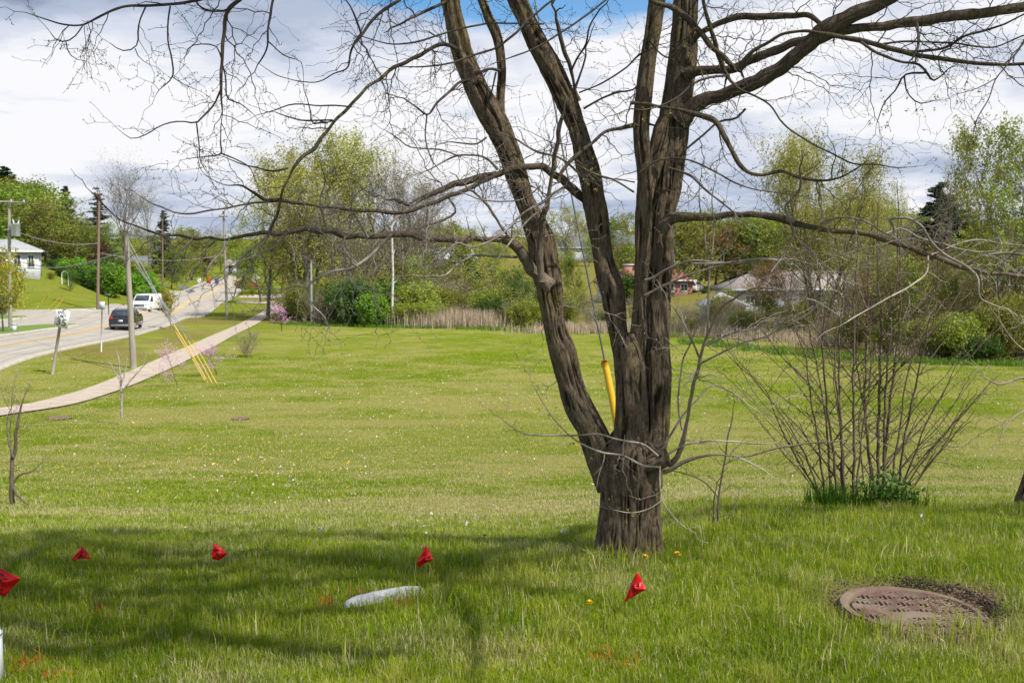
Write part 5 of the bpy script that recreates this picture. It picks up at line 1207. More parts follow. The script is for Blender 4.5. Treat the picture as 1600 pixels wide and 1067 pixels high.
k_tree('green_shrub', 23, WB, L_BRIGHT, 13, 0.5, 0.8, r0=0.12, nb=8, start=0.05, lf=0.5, sub=5, levels=2, spread=1.0, stems=6, stem_spread=0.9, wn='stems', ln='foliage')
k_tree('dark_shrub', 24, WB, L_DARK, 12, 0.42, 0.8, r0=0.12, nb=8, start=0.05, lf=0.5, sub=5, levels=2, spread=1.0, stems=6, stem_spread=0.8, wn='stems', ln='foliage')
k_tree('yg_shrub', 25, WG, L_YG, 4, 0.36, 0.6, r0=0.10, nb=9, start=0.08, lf=0.5, sub=5, levels=2, spread=0.9, stems=7, stem_spread=0.7, wn='stems', ln='foliage')
k_tree('thicket', 26, WG, L_OLIVE, 3, 0.22, 0.4, r0=0.10, nb=10, start=0.1, lf=0.42, sub=6, levels=2, spread=0.75, stems=9, stem_spread=0.55, up=0.5, wn='stems', ln='foliage')
k_tree('brush', 27, pmat('brush_wood', (0.26, 0.20, 0.145), (0.16, 0.12, 0.09), 3, 0.9), L_BUD, 0.5, 0.16, 0.3, r0=0.09, nb=11, start=0.08, lf=0.42, sub=7, levels=2, spread=0.75, stems=10, stem_spread=0.6, up=0.5, wn='stems', ln='buds')
k_tree('darkbrush', 28, WB, L_RUST, 1, 0.2, 0.4, r0=0.10, nb=12, start=0.08, lf=0.42, sub=8, levels=2, spread=0.8, stems=10, stem_spread=0.6, up=0.4, wn='stems', ln='buds')
def conifer(name, seed, leaf, dens=1.0, width=0.28, gap=0.0, base=0.08):
    rg = np.random.default_rng(seed); w = MB(); f = MB()
    w.tube(np.array([[0, 0, -.1], [0.03, 0, 5], [0, 0, 10.0]]), np.array([.18, .1, .02]), 7)
    z = base * 10; cs = []
    while z < 9.8:
        t = z / 10; L_ = 10 * width * (1 - t) ** 0.8 * rg.uniform(.75, 1.1) + 0.15
        for k in range(9):
            if rg.random() < gap: continue
            a = rg.uniform(0, 2 * PI); l_ = L_ * rg.uniform(.6, 1.1); pts = [np.array([0, 0, z])]; dz_ = rg.uniform(-.2, .2); dr_ = rg.uniform(.0, .45)
            for s in range(1, 6):
                u = s / 5; pts.append(np.array([math.cos(a) * l_ * u, math.sin(a) * l_ * u, z + dz_ - l_ * dr_ * u + l_ * 0.25 * u * u]))
            pts = np.array(pts); w.tube(pts, np.linspace(.035, .01, 6), 3, cap=False)
            n = int(26 * l_ * dens) + 3; u = rg.uniform(.12, 1, n); i = np.minimum((u * 5).astype(int), 4); c = pts[i] + (pts[i + 1] - pts[i]) * (u * 5 - i)[:, None]
            c = c + rg.normal(0, 1, (n, 3)) * np.array([.12, .12, .07]) * (1.2 - u[:, None] * .5) * max(0.5, l_ / 1.5); cs.append(c)
        z += rg.uniform(.28, .5)
    v, q = leafquads(np.concatenate(cs), 0.16, rg=rg); f.add(v, q=q)
    KIND[name] = [('trunk', w.mesh(name + '_trunk', None, True), WB), ('needles', f.mesh(name + '_needles'), leaf)]
conifer('pine_full', 31, L_NEED, 4.5, 0.33)
conifer('spruce', 32, L_SPRUCE, 1.2, 0.24, 0.2)
conifer('spruce_thin', 33, L_SPRUCE, 0.7, 0.22, 0.35)
CATS = {'trunk': 'tree'}
def plant(k, px, Y, top, label, name='tree', cat='tree', group=None, wx=1.0, rz=None, sink=0.0):
    c = og(px, Y); H_ = max(ztop(px, top, Y) - c[2], 0.3)
    s = H_ / ZT[k]
    t = thing(name, label, cat, c - [0, 0, sink], group, rz=random.uniform(0, 6.28) if rz is None else rz, sc=(s * wx, s * wx, s))
    for pn, me, mat in KIND[k]:
        obj(pn, me, mat, t)
    return t
ZT = {}
for k, ps in KIND.items():
    z = []
    for pn, me, mat in ps:
        a = np.zeros(len(me.vertices) * 3, np.float32); me.vertices.foreach_get('co', a); z.append(np.percentile(a.reshape(-1, 3)[:, 2], 99.6))
    ZT[k] = max(z)
print('LEAVES', {k: sum(len(p[1].polygons) for p in v) for k, v in KIND.items()})
# ---- left side, beyond the road
T_ = [
 # kind, px, Y, top row, label, width factor
 ('lush1', 12, 150, 292, 'big green leafy tree at the left edge, behind the white house roof', 1.25, 'tree'),
 ('olive1', 62, 155, 300, 'tall olive green tree behind the right end of the white house', 1.25, 'tree'),
 ('lush2', 100, 150, 345, 'round bright green tree between the white house and the dark purple tree', 1.1, 'tree'),
 ('olive2', 40, 175, 275, 'olive tree rising highest above the white house', 1.2, 'tree'),
 ('olive2', 128, 175, 350, 'olive green tree behind the wooden pole with no crossarm', 1.1, 'tree'),
 ('pine_full', 14, 185, 262, 'dark conifer tip poking above the trees at the left edge', 1.7, 'conifer'),
 ('spruce', 106, 170, 292, 'dark grey green spruce with open layered branches left of the wooden pole', 1.3, 'conifer'),
 ('spruce_thin', 156, 175, 294, 'thin open spruce just behind the wooden pole, beside the tall bare tree', 1.5, 'conifer'),
 ('spruce', 258, 200, 330, 'small dark spruce right of the tall bare grey tree', 1.2, 'conifer'),
 ('bare1', 192, 150, 240, 'tall bare grey tree with a rounded crown behind the near leaning pole', 0.95, 'tree'),
 ('bare2', 232, 165, 290, 'smaller bare grey tree just right of the tall bare one', 1.0, 'tree'),
 ('purple', 158, 160, 374, 'dark purple leaved tree behind the green bank on the left', 1.3, 'tree'),
 ('purple', 318, 215, 398, 'dark purple leaved tree beside the top of the road', 1.1, 'tree'),
 ('lush1', 268, 165, 385, 'bright yellow green tree on the far side of the road past the van', 1.1, 'tree'),
 ('olive2', 292, 190, 372, 'olive tree behind the bright tree on the far side of the road', 1.1, 'tree'),
 ('olive1', 225, 200, 380, 'dull olive tree behind the small grey white house', 1.0, 'tree'),
 ('olive2', 345, 260, 385, 'rounded olive tree beyond the crest of the road', 1.2, 'tree'),
 ('yg1', 370, 280, 388, 'yellow green tree right beyond the crest of the road', 1.2, 'tree'),
 ('olive1', 310, 280, 365, 'broad brown green tree on the skyline over the road', 1.3, 'tree'),
 ('bare1', 335, 300, 350, 'bare tree on the skyline above the road crest', 1.2, 'tree'),
 ('gold', 5, 78, 388, 'young tree with golden yellow leaves at the left edge beside the side street', 1.0, 'tree'),
 ('gold', 118, 132, 418, 'golden green shrubby tree on the lawn below the purple tree', 1.2, 'tree'),
 ('golds', 266, 88, 452, 'young golden leaved street tree on the verge by the white van', 0.95, 'tree'),
 ('young', 307, 100, 466, 'thin bare young street tree, first after the golden one', 1.0, 'tree'),
 ('young', 335, 110, 456, 'thin bare young street tree nearest the pole with the transformer can', 1.0, 'tree'),
 ('dark1', 111, 112, 421, 'small round dark green tree on the lawn near the yellow guards', 0.75, 'tree'),
 ('lush2', 408, 150, 382, 'leafy green tree with a dark trunk between the road and the sidewalk end', 1.1, 'tree'),
 ('lush1', 378, 175, 402, 'leafy green tree behind the driveways at the end of the sidewalk', 0.9, 'tree'),
 ('olive1', 440, 175, 350, 'olive tree behind the sidewalk end', 1.1, 'tree'),
 ('yg2', 455, 145, 420, 'low yellow green tree at the left end of the woodland edge', 1.0, 'tree'),
 ('pale1', 418, 122, 262, 'slender pale yellow tree left of the tall woodland group', 1.2, 'tree'),
 ('pale1', 530, 124, 232, 'slender pale yellow tree behind the tallest thin tree', 1.2, 'tree'),
 ('pale2', 475, 108, 250, 'slender pale yellow tree in front of the woodland group', 1.3, 'tree'),
 ('bare1', 648, 128, 250, 'bare spreading tree behind the right end of the woodland', 1.2, 'tree'),
 ('yg1', 1215, 150, 330, 'yellow green tree rising behind the left end of the ranch house', 1.2, 'tree'),
 ('olive1', 1255, 146, 338, 'olive tree rising behind the middle of the ranch house', 1.3, 'tree'),
 ('yg2', 1300, 142, 325, 'yellow green tree rising behind the right end of the ranch house', 1.3, 'tree'),
 ('olive2', 1345, 140, 335, 'olive tree rising behind the right corner of the ranch house', 1.3, 'tree'),
 ('yg1', 1405, 134, 332, 'yellow green tree rising behind the left end of the brick house', 1.3, 'tree'),
 ('yg2', 1500, 132, 350, 'yellow green tree rising behind the middle of the brick house', 1.3, 'tree'),
 ('rust', 1205, 97, 405, 'rusty budding tree in front of the ranch house wall', 0.9, 'tree'),
 ('bare1', 1262, 99, 400, 'bare twiggy tree in front of the ranch house middle', 1.0, 'tree'),
 ('bare2', 1180, 98, 410, 'bare twiggy tree between garage and ranch house', 1.0, 'tree'),
 ('yg2', 1318, 92, 440, 'small leafy tree in front of the ranch house right end', 1.1, 'tree'),
 # tall trees in the middle left
 ('pale1', 452, 118, 222, 'tall slender tree with pale yellow new leaves, leftmost of the tall woodland group', 1.1, 'tree'),
 ('pale1', 495, 114, 208, 'tall slender tree with pale yellow new leaves, second of the woodland group', 1.0, 'tree'),
 ('pale2', 553, 112, 198, 'tallest thin tree of the woodland group with sparse pale leaves', 1.05, 'tree'),
 ('bare1', 590, 118, 215, 'tall bare twiggy tree right of the tallest thin tree', 0.9, 'tree'),
 ('bare2', 626, 116, 235, 'bare twiggy tree above the white dead trunk', 1.0, 'tree'),
 ('bare2', 520, 108, 290, 'shorter bare tree in the middle of the woodland edge', 1.1, 'tree'),
 ('bare1', 570, 106, 330, 'low bare spreading tree behind the bright green shrub', 1.2, 'tree'),
 ('olive2', 470, 112, 330, 'olive leaved understory tree behind the grey pole', 1.0, 'tree'),
 ('yg2', 540, 116, 345, 'yellow green understory tree in the woodland', 1.0, 'tree'),
 ('olive1', 610, 120, 350, 'olive understory tree behind the white dead trunk', 1.1, 'tree'),
 ('yg2', 645, 105, 395, 'small many stemmed yellow green tree right of the white dead trunk', 1.0, 'tree'),
 ('bare2', 668, 118, 262, 'bare tree at the right end of the tall woodland group', 1.0, 'tree'),
 ('olive2', 655, 150, 345, 'olive tree behind the right end of the woodland group', 1.1, 'tree'),
 ('yg1', 700, 150, 352, 'green tree over the marsh left of the dark evergreen bush', 1.2, 'tree'),
 ('pine_full', 722, 165, 372, 'dark evergreen behind the reeds', 1.5, 'conifer'),
 ('olive1', 690, 215, 338, 'olive hillside tree above the reeds', 1.3, 'tree'),
 ('yg2', 745, 230, 352, 'yellow green hillside tree left of the leftmost stem', 1.3, 'tree'),
 ('yg1', 775, 120, 398, 'yellow green tree behind the leftmost stem of the big tree', 1.1, 'tree'),
 ('dark1', 800, 100, 418, 'dense dark green bushy tree at the far edge of the field', 1.0, 'tree'),
 ('dark1', 838, 104, 432, 'second dark green bushy tree at the far edge of the field', 0.9, 'tree'),
 ('yg2', 850, 170, 332, 'pale green willow like tree between the left stems of the big tree', 1.3, 'tree'),
 ('pale1', 885, 190, 322, 'pale leafy tree just left of the middle stem', 1.5, 'tree'),
 ('olive2', 905, 250, 345, 'olive tree on the far hill seen between the stems', 1.4, 'tree'),
 ('lush2', 900, 160, 400, 'green tree above the pale reeds between the stems', 1.0, 'tree'),
 ('yg1', 920, 210, 362, 'bright tree near the grey roof on the far hill', 1.1, 'tree'),
 ('lush1', 962, 230, 335, 'bright green tree between the middle stems on the far hill', 1.1, 'tree'),
 ('olive2', 985, 260, 330, 'brownish tree between the middle stems on the far hill', 1.1, 'tree'),
 ('lush2', 978, 195, 380, 'rounded green tree above the brick chimney', 1.1, 'tree'),
 ('pale1', 1075, 200, 340, 'soft yellow willow right of the right stem', 1.6, 'tree'),
 ('yg1', 1095, 250, 325, 'green tree top behind the yellow willow', 1.3, 'tree'),
 ('pine_full', 1103, 175, 372, 'narrow dark evergreen beside the yellow willow', 0.6, 'conifer'),
 ('lush1', 1145, 190, 345, 'bright green maple above the white ranch house', 1.15, 'tree'),
 ('rust', 1195, 180, 362, 'tree with rusty orange new leaves above the ranch roof', 1.2, 'tree'),
 ('rust', 1230, 165, 385, 'low rusty tree right of the taller rusty one', 1.1, 'tree'),
 ('olive1', 1170, 250, 330, 'olive tree on the skyline over the bright maple', 1.3, 'tree'),
 ('olive2', 1240, 240, 325, 'olive tree on the skyline behind the tall willow', 1.3, 'tree'),
 ('willow', 1285, 78, 205, 'tall spreading willow with many bare looking stems and tiny pale leaves on the right', 0.85, 'willow'),
 ('willow', 1365, 92, 285, 'smaller spreading willow right of the tall willow', 0.6, 'willow'),
 ('yg2', 1395, 180, 322, 'yellow green tree behind the smaller willow', 1.3, 'tree'),
 ('yg1', 1340, 220, 335, 'yellow green tree behind the tall willow', 1.3, 'tree'),
 ('pine_full', 1465, 130, 287, 'dense dark green pine on the right skyline', 1.6, 'conifer'),
 ('bare1', 1510, 150, 300, 'small bare tree right of the dense pine', 1.0, 'tree'),
 ('olive2', 1430, 200, 345, 'olive tree just left of the dense pine', 1.3, 'tree'),
 ('lush2', 1530, 170, 345, 'green tree right of the dense pine', 1.3, 'tree'),
 ('bigright', 1562, 62, 180, 'tall light green tree with open layered foliage near the right edge', 0.58, 'tree'),
 ('bigright', 1640, 60, 165, 'tall light green tree cut off by the right edge', 0.95, 'tree'),
 ('yg1', 1580, 95, 330, 'leafy green tree low behind the tall right trees', 1.2, 'tree'),
 ('bare2', 1476, 70, 246, 'bare slender leaning tree beside the dense pine', 0.45, 'tree'),
 ('bare2', 1410, 75, 330, 'thin bare tree in front of the brick house', 1.0, 'tree'),
 ('olive2', 1450, 78, 395, 'small tree with dull olive leaves in the right thicket', 1.0, 'tree'),
 ('yg2', 1500, 66, 420, 'small tree with yellow green leaves in the right thicket', 1.0, 'tree'),
 ('bare1', 1320, 88, 350, 'bare tree in front of the white ranch house', 0.9, 'tree'),
 ('yg2', 1355, 100, 415, 'small leafy tree at the right corner of the white ranch house', 0.9, 'tree'),
 ('bare2', 1235, 95, 380, 'bare tree at the middle of the white ranch house', 0.9, 'tree'),
 ('yg2', 1148, 108, 448, 'pale green rounded tree in front of the garage gable', 1.3, 'tree'),
 ('lush2', 950, 150, 425, 'green tree by the brick wall between the stems', 0.8, 'tree'),
]
for k, px, Y, top, lab, wx, cat in T_:
    nm = {'conifer': 'conifer_tree', 'willow': 'willow_tree'}.get(cat, 'leafy_tree' if not k.startswith('bare') else 'bare_tree')
    plant(k, px, Y, top, lab, nm, cat, wx=wx)
rc = random.Random(9)
for j in range(16):
    px = 1372 + j * 15.5 + rc.uniform(-5, 5)
    plant(['bare2', 'olive2', 'bare1', 'yg2', 'bare2', 'rust'][j % 6], px, rc.uniform(63, 92), rc.uniform(372, 432), 'one of many slim trunks crowded in the thicket on the right', 'thicket_tree', 'tree', 'slim trees in the right thicket', wx=0.8)
for j in range(26):
    px = 1050 + j * 16.5 + rc.uniform(-6, 6)
    plant(['yg1', 'olive1', 'lush2', 'yg2', 'olive2', 'rust', 'lush1'][j % 7], px, rc.uniform(150, 200), float(np.interp(px, [1050, 1200, 1350, 1470], [338, 338, 318, 325])) + rc.uniform(-10, 14), 'one of many full trees standing close behind the houses on the right', 'backyard_tree', 'tree', 'trees behind the houses on the right', wx=1.5)
for j in range(13):
    px = 1100 + j * 20 + rc.uniform(-5, 5)
    plant(['brush', 'thicket', 'brush', 'bare2'][j % 4], px, rc.uniform(86, 98), rc.uniform(455, 482), 'one of many bare brown bushes screening the ranch house and garage', 'brush_bush', 'shrub', 'bare brush in front of the ranch house', wx=1.0)
for px, Y, top in ((0, 100, 412), (80, 118, 425), (-8, 96, 425)):
    plant('dark_shrub' if px % 4 else 'yg_shrub', px, Y, top, 'one of several shrubs planted round the white house at the left edge', 'house_shrub', 'shrub', 'shrubs round the left white house', wx=.9)
# distant trees that close the skyline
rb = random.Random(5)
ks = ['olive1', 'olive2', 'yg1', 'lush2', 'yg2', 'lush1', 'bare1']
px = -60
i = 0
while px < 1700:
    Y = rb.uniform(300, 360); top = np.interp(px, [-60, 200, 420, 600, 850, 1000, 1200, 1450, 1700], [330, 352, 366, 362, 356, 345, 340, 342, 335]) + rb.uniform(-8, 10)
    plant(ks[i % 7], px, Y, top, 'far hazy tree in the unbroken belt that closes the skyline', 'distant_tree', 'tree', 'far trees along the skyline', wx=1.5)
    px += rb.uniform(20, 30); i += 1
for j, (px, Y, top) in enumerate([(rb.uniform(630, 1640), rb.uniform(175, 270), 0) for _ in range(85)]):
    top = 400 - (Y - 175) * 0.36 + rb.uniform(-14, 14)
    plant(rb.choice(['olive1', 'olive2', 'yg1', 'lush2', 'yg2', 'lush1', 'rust', 'pale1', 'bare2', 'olive1']), px, Y, top, 'one of many rounded trees filling the far hillside below the skyline', 'hillside_tree', 'tree', 'trees filling the far hillside', wx=1.5)
for j, (px, Y) in enumerate([(-30, 140), (8, 160), (30, 152), (52, 148), (78, 142), (92, 158), (118, 150), (135, 165), (5, 175), (70, 175), (110, 185), (145, 180), (170, 190), (205, 210), (240, 215), (262, 220), (285, 230), (300, 205)]):
    plant(['lush1', 'olive1', 'lush2', 'yg1', 'olive2'][j % 5], px, Y, float(np.interp(px, [-30, 20, 60, 100, 130, 165, 300], [272, 278, 296, 325, 350, 382, 395])) + rb.uniform(-8, 10), 'one of the full green trees massed on the hill behind the white house and bank', 'hillside_tree', 'tree', 'green trees massed on the left hill', wx=1.7)
# woodland understory and thickets: each bush stands alone
S_T = [
 ('green_shrub', 583, 96, 460, 'bright green rounded shrub at the far edge of the field', 0.80),
 ('green_shrub', 205, 138, 428, 'bright lime green shrub on top of the roadside bank', 1.5),
 ('green_shrub', 236, 134, 446, 'bright green shrub on the slope of the roadside bank above the van', 1.3),
 ('dark_shrub', 182, 140, 437, 'dark green shrub at the left foot of the roadside bank', 0.76),
 ('yg_shrub', 632, 96, 474, 'leafy low shrub at the foot of the white dead trunk', 1.15),
 ('yg_shrub', 664, 96, 472, 'leafy low shrub between the white dead trunk and the reeds', 1.10),
 ('yg_shrub', 690, 97, 478, 'leafy low shrub just left of the reeds', 0.90),
 ('dark_shrub', 765, 97, 468, 'dark green shrub right of the reeds', 0.67),
 ('brush', 500, 102, 445, 'brown leafless brush right of the grey pole', 1.20),
 ('brush', 545, 100, 440, 'brown leafless brush left of the bright green shrub', 1.12),
 ('thicket', 470, 104, 440, 'tangled olive brush at the left end of the woodland edge', 1.04),
 ('thicket', 525, 104, 430, 'tangled olive brush in the middle of the woodland edge', 1.04),
 ('thicket', 600, 104, 425, 'tangled olive brush behind the bright green shrub', 1.04),
 ('brush', 640, 108, 440, 'brown leafless brush behind the leafy low shrubs', 1.20),
 ('brush', 690, 118, 425, 'grey brown marsh brush behind the reeds', 1.36),
 ('brush', 725, 120, 432, 'grey brown marsh brush behind the right side of the reeds', 1.28),
 ('brush', 760, 118, 440, 'grey brown marsh brush left of the leftmost stem', 1.20),
 ('thicket', 665, 130, 415, 'olive marsh thicket above the reeds', 1.20),
 ('thicket', 710, 135, 418, 'olive marsh thicket above the right reeds', 1.20),
 ('dark_shrub', 815, 102, 470, 'low dark shrub at the foot of the dark bushy tree', 0.92),
 ('thicket', 885, 108, 455, 'olive thicket between the left and middle stems', 0.96),
 ('brush', 915, 112, 460, 'brown brush between the left and middle stems', 1.12),
 ('brush', 985, 112, 462, 'brown brush between the two middle stems', 1.20),
 ('yg_shrub', 905, 125, 450, 'yellow green shrub behind the pale reeds between the stems', 0.80),
 ('yg_shrub', 1000, 128, 448, 'yellow green shrub below the brick chimney house', 0.75),
 ('dark_shrub', 985, 138, 428, 'dark clipped bush at the brick chimney house', 0.67),
 ('brush', 1075, 98, 470, 'brown brush right of the right stem', 1.28),
 ('brush', 1110, 92, 480, 'brown brush below the garage gable', 1.28),
 ('brush', 1150, 88, 478, 'brown brush under the pale green rounded tree', 1.36),
 ('brush', 1195, 82, 480, 'brown brush at the far right field edge below the ranch house', 1.36),
 ('thicket', 1240, 80, 470, 'olive thicket at the foot of the tall willow', 1.20),
 ('brush', 1285, 74, 492, 'brown brush at the right of the tall willow foot', 1.36),
 ('thicket', 1335, 70, 488, 'olive thicket in front of the ranch corner', 1.20),
 ('darkbrush', 1375, 86, 420, 'dark reddish brown bare brush right of the ranch house', 0.80),
 ('darkbrush', 1405, 84, 410, 'tall dark brown brush in front of the brick house left end', 0.80),
 ('darkbrush', 1440, 86, 425, 'dark brown brush in front of the brick house middle', 0.80),
 ('yg_shrub', 1380, 64, 510, 'green leafy shrub in the right thicket, left one', 0.90),
 ('yg_shrub', 1425, 62, 500, 'green leafy shrub in the right thicket, middle one', 0.80),
 ('thicket', 1460, 60, 490, 'olive thicket with leaves at the right field edge', 1.12),
 ('yg_shrub', 1500, 59, 490, 'green leafy shrub under the tall light green tree', 0.85),
 ('dark_shrub', 1530, 58, 525, 'dark green low shrub at the right field edge', 0.84),
 ('thicket', 1555, 60, 470, 'olive thicket behind the dark low shrub at right', 1.04),
 ('yg_shrub', 1590, 60, 460, 'green leafy shrub cut by the right edge', 0.80),
 ('dark_shrub', 1475, 61, 535, 'dark green low shrub under the olive thicket at right', 1.01),
 ('dark_shrub', 1100, 145, 452, 'clipped dark hedge beside the parked white car', 1.01),
 ('yg_shrub', 420, 128, 480, 'small shrub by the end of the sidewalk', 0.60),
 ('dark_shrub', 455, 118, 482, 'dark bush in the shade at the woodland corner', 1.09),
 ('yg_shrub', 18, 118, 455, 'dark shaded shrub beside the white house', 0.80),
 ('dark_shrub', 2, 108, 450, 'dark green bush at the left edge by the side street', 0.76),
 ('yg_shrub', 345, 235, 432, 'small garden shrub at the crest of the road', 1.00),
]
for k, px, Y, top, lab, wx in S_T:
    plant(k, px, Y, top, lab, 'shrub' if 'shrub' in k else 'thicket_bush', 'shrub', wx=wx)
for j, px in enumerate(range(448, 1660, 15)):
    if 960 < px < 1030: continue
    e = float(np.interp(px, [448, 850, 1100, 1500, 1660], [103, 92, 80, 62, 62])); jx = px + rb.uniform(-6, 6)
    plant(rb.choice(['thicket', 'brush', 'thicket', 'yg_shrub', 'dark_shrub', 'brush'] if px < 1040 or px > 1400 else ['brush', 'brush', 'thicket']), jx, e + rb.uniform(1, 14), float(np.interp(px, [448, 700, 850, 1100, 1350, 1660], [440, 462, 468, 492, 512, 500])) + rb.uniform(-16, 10), 'one of many tangled bushes filling the scrub belt along the far field edge', 'scrub_bush', 'shrub', 'scrub along the far field edge', wx=rb.uniform(.8, 1.3))
for j in range(34):
    px = rb.uniform(84, 215); Y = rb.uniform(138, 160)
    if px < 165: Y = rb.uniform(130, 158)
    plant(['dark_shrub', 'yg_shrub', 'green_shrub', 'dark_shrub'][j % 4], px, Y, 418 + rb.uniform(-14, 10), 'one of many shrubs crowded under trees atop the left lawn', 'understory_shrub', 'shrub', 'shrubs under the trees on the left hill', wx=1.0)
# young trees on the near slope
plant('redbud', 440, 88, 476, 'pink flowering redbud at the far end of the sidewalk', 'redbud_tree', 'tree', wx=1.35)
plant('redbud2', 277, 45, 532, 'young redbud with pink blossom beside the sidewalk, left of the yellow guards', 'redbud_tree', 'tree', wx=0.9)
plant('redbud2', 338, 50, 534, 'low wide young redbud with pink blossom right of the yellow guards', 'redbud_tree', 'tree', wx=1.7)
plant('redbud3', 16, 22, 562, 'young redbud with few pink blossoms at the left edge by the sidewalk', 'redbud_tree', 'tree', wx=0.7)
plant('brush', 387, 60, 512, 'low bare round bush in the field beside the sidewalk', 'bare_bush', 'shrub', wx=1.3)
plant('redbud2', 190, 29.5, 542, 'thin bare sapling in front of the leaning pole', 'sapling', 'tree', wx=0.75) if False else None
# thin leafless saplings drawn one by one
def drawn(name, label, cat, strokes, Y, twd=0, lenr=(0.1, 0.3), mat=None, base=None, buds=0, group=None):
    px, py = base or strokes[0][0][:2]
    t = thing(name, label, cat, og(px, Y), group)
    global tw, lb
    _tw = tw; tw = MB(); tr = MB(); allq = []
    for st in strokes:
        p, r = PL(st, Y, Y + random.uniform(-.25, .25)); q, rr, _ = resample(p, r, 0.04)
        k = np.clip(rr.max() / 0.02, .3, 1); q = q + (np.stack([vnoise(np.stack([np.arange(len(q)) * .35 + s * 7 + p[0, 0] * 3, np.arange(len(q)) * 0 + s, np.arange(len(q)) * 0], -1)) for s in (1., 2., 3.)], -1) - .5) * 0.03 * k * np.minimum(1, np.arange(len(q)) / 5)[:, None]
        if st is strokes[0] : q[0, 2] -= 0.05
        tr.tube(q, rr, 8, cap=False); allq.append((q, rr))
    for q, rr in allq: twigs_on(q, rr, twd, lenr[0], lenr[1], 1, -0.05, 0.25)
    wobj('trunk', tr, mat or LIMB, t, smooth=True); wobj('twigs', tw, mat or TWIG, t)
    if buds:
        cs = np.concatenate([q[len(q) // 2:] for q, rr in allq]); cs = np.repeat(cs, buds, 0) + r3.normal(0, 0.05, (len(cs) * buds, 3)); b = MB(); v, qq = leafquads(cs, 0.009); b.add(v, q=qq); wobj('leaf_buds', b, YG, t)
    tw = _tw
    return t
drawn('sapling', 'dark leafless sapling standing in the lawn at the left edge', 'tree', [[(19, 785, 8), (19, 740, 7), (22, 700, 6), (27, 665, 5), (33, 635, 3), (38, 615, 1.5)], [(20, 755, 4), (30, 742, 3), (48, 738, 2), (62, 726, 1)], [(20, 760, 4), (27, 772, 4), (36, 783, 3), (44, 788, 1.5)], [(21, 715, 3), (14, 690, 3), (12, 655, 2), (18, 630, 1)]], 13.4, 4, (.15, .4), WB)
drawn('sapling', 'thin grey leafless sapling in front of the near leaning pole', 'tree', [[(190, 650, 4), (190, 620, 3.5), (188, 585, 3), (184, 555, 2), (181, 545, 1)], [(191, 612, 3), (206, 592, 2), (222, 575, 1.5), (233, 562, 1)], [(190, 600, 2), (196, 580, 2), (199, 560, 1)], [(189, 595, 2), (178, 578, 1.5), (172, 565, 1)]], 31, 1.5, (.2, .6), WP)
drawn('sapling', 'slender dark sapling with side shoots right of the big trunk', 'tree', [[(1117, 862, 4), (1122, 815, 3.6), (1124, 775, 3.2), (1131, 730, 3), (1135, 690, 2.6), (1142, 660, 2.2), (1145, 635, 1.3)], [(1113, 850, 2.5), (1115, 810, 2.4), (1117, 775, 2), (1120, 762, 1.5)], [(1130, 855, 2), (1137, 825, 2.4), (1146, 800, 2.4), (1151, 783, 1.5)], [(1123, 778, 2.5), (1105, 757, 2.2), (1080, 742, 2), (1055, 735, 1.2)]], 6.2, 7, (.08, .22), WB)
# large leafless shrub on the right, two clumps of stems
def clump(seed, cx, base_y, Y, spec, label, tuft_n):
    rg = random.Random(seed); st = []
    for (x0, x1, y1, bend, w) in spec:
        pts = []
        for k in range(9):
            t = k / 8; x = x0 + (x1 - x0) * (t ** bend); y = base_y + (y1 - base_y) * t ** 0.95
            x += 9 * math.sin(t * 5 + seed * 3 + x0) * t
            pts.append((x + rg.uniform(-5, 5) * t, y, w * 0.60 * (1 - 0.72 * t)))
        st.append(pts)
        for _ in range(5):
            k = rg.randint(1, 6); x, y, ww = pts[k]; s = rg.choice([-1, 1]) if abs(x1 - x0) < 60 else (1 if x1 > x0 else -1) * rg.choice([1, 1, -1])
            l_ = rg.uniform(60, 150); w_k = ww; st.append([(x, y, ww * .6), (x + s * l_ * .25, y - l_ * .35, ww * .5), (x + s * l_ * .55, y - l_ * .65, ww * .35), (x + s * l_ * .8, y - l_ * rg.uniform(.8, 1.1), 1.2)])
    return drawn('large_shrub', label, 'shrub', st, Y, 5.0, (.10, .34), SHB, base=(cx, base_y), buds=1)
SHB = pmat('shrub_bark', (0.18, 0.13, 0.095), (0.09, 0.068, 0.05), 8, 0.9, spec=0.1)
clump(1, 1305, 800, 7.4, [(1288, 1175, 590, 1.1, 6), (1284, 1150, 560, 1.5, 6), (1290, 1235, 480, 1.3, 7), (1298, 1262, 430, 1.2, 7), (1306, 1283, 400, 1.1, 8), (1312, 1322, 350, 1, 9), (1318, 1308, 420, 1, 7), (1330, 1345, 380, 1.1, 9), (1295, 1205, 640, 1.0, 4), (1322, 1290, 500, 1, 5), (1335, 1372, 470, 1.2, 6)],
      'left clump of the big leafless shrub, its thin brown stems fanning out', 1)
clump(2, 1385, 800, 7.6, [(1360, 1352, 350, 1, 9), (1370, 1378, 330, 1, 10), (1376, 1418, 360, 1.2, 10), (1384, 1452, 470, 1.1, 7), (1390, 1520, 540, 1.1, 6), (1396, 1560, 590, 1.0, 6), (1392, 1500, 640, 1, 5), (1366, 1330, 430, 1.2, 7), (1380, 1400, 300, 1, 8), (1400, 1470, 390, 1.2, 8), (1355, 1335, 560, 1, 5)],
      'right clump of the big leafless shrub, its stems leaning out to the right', 1)
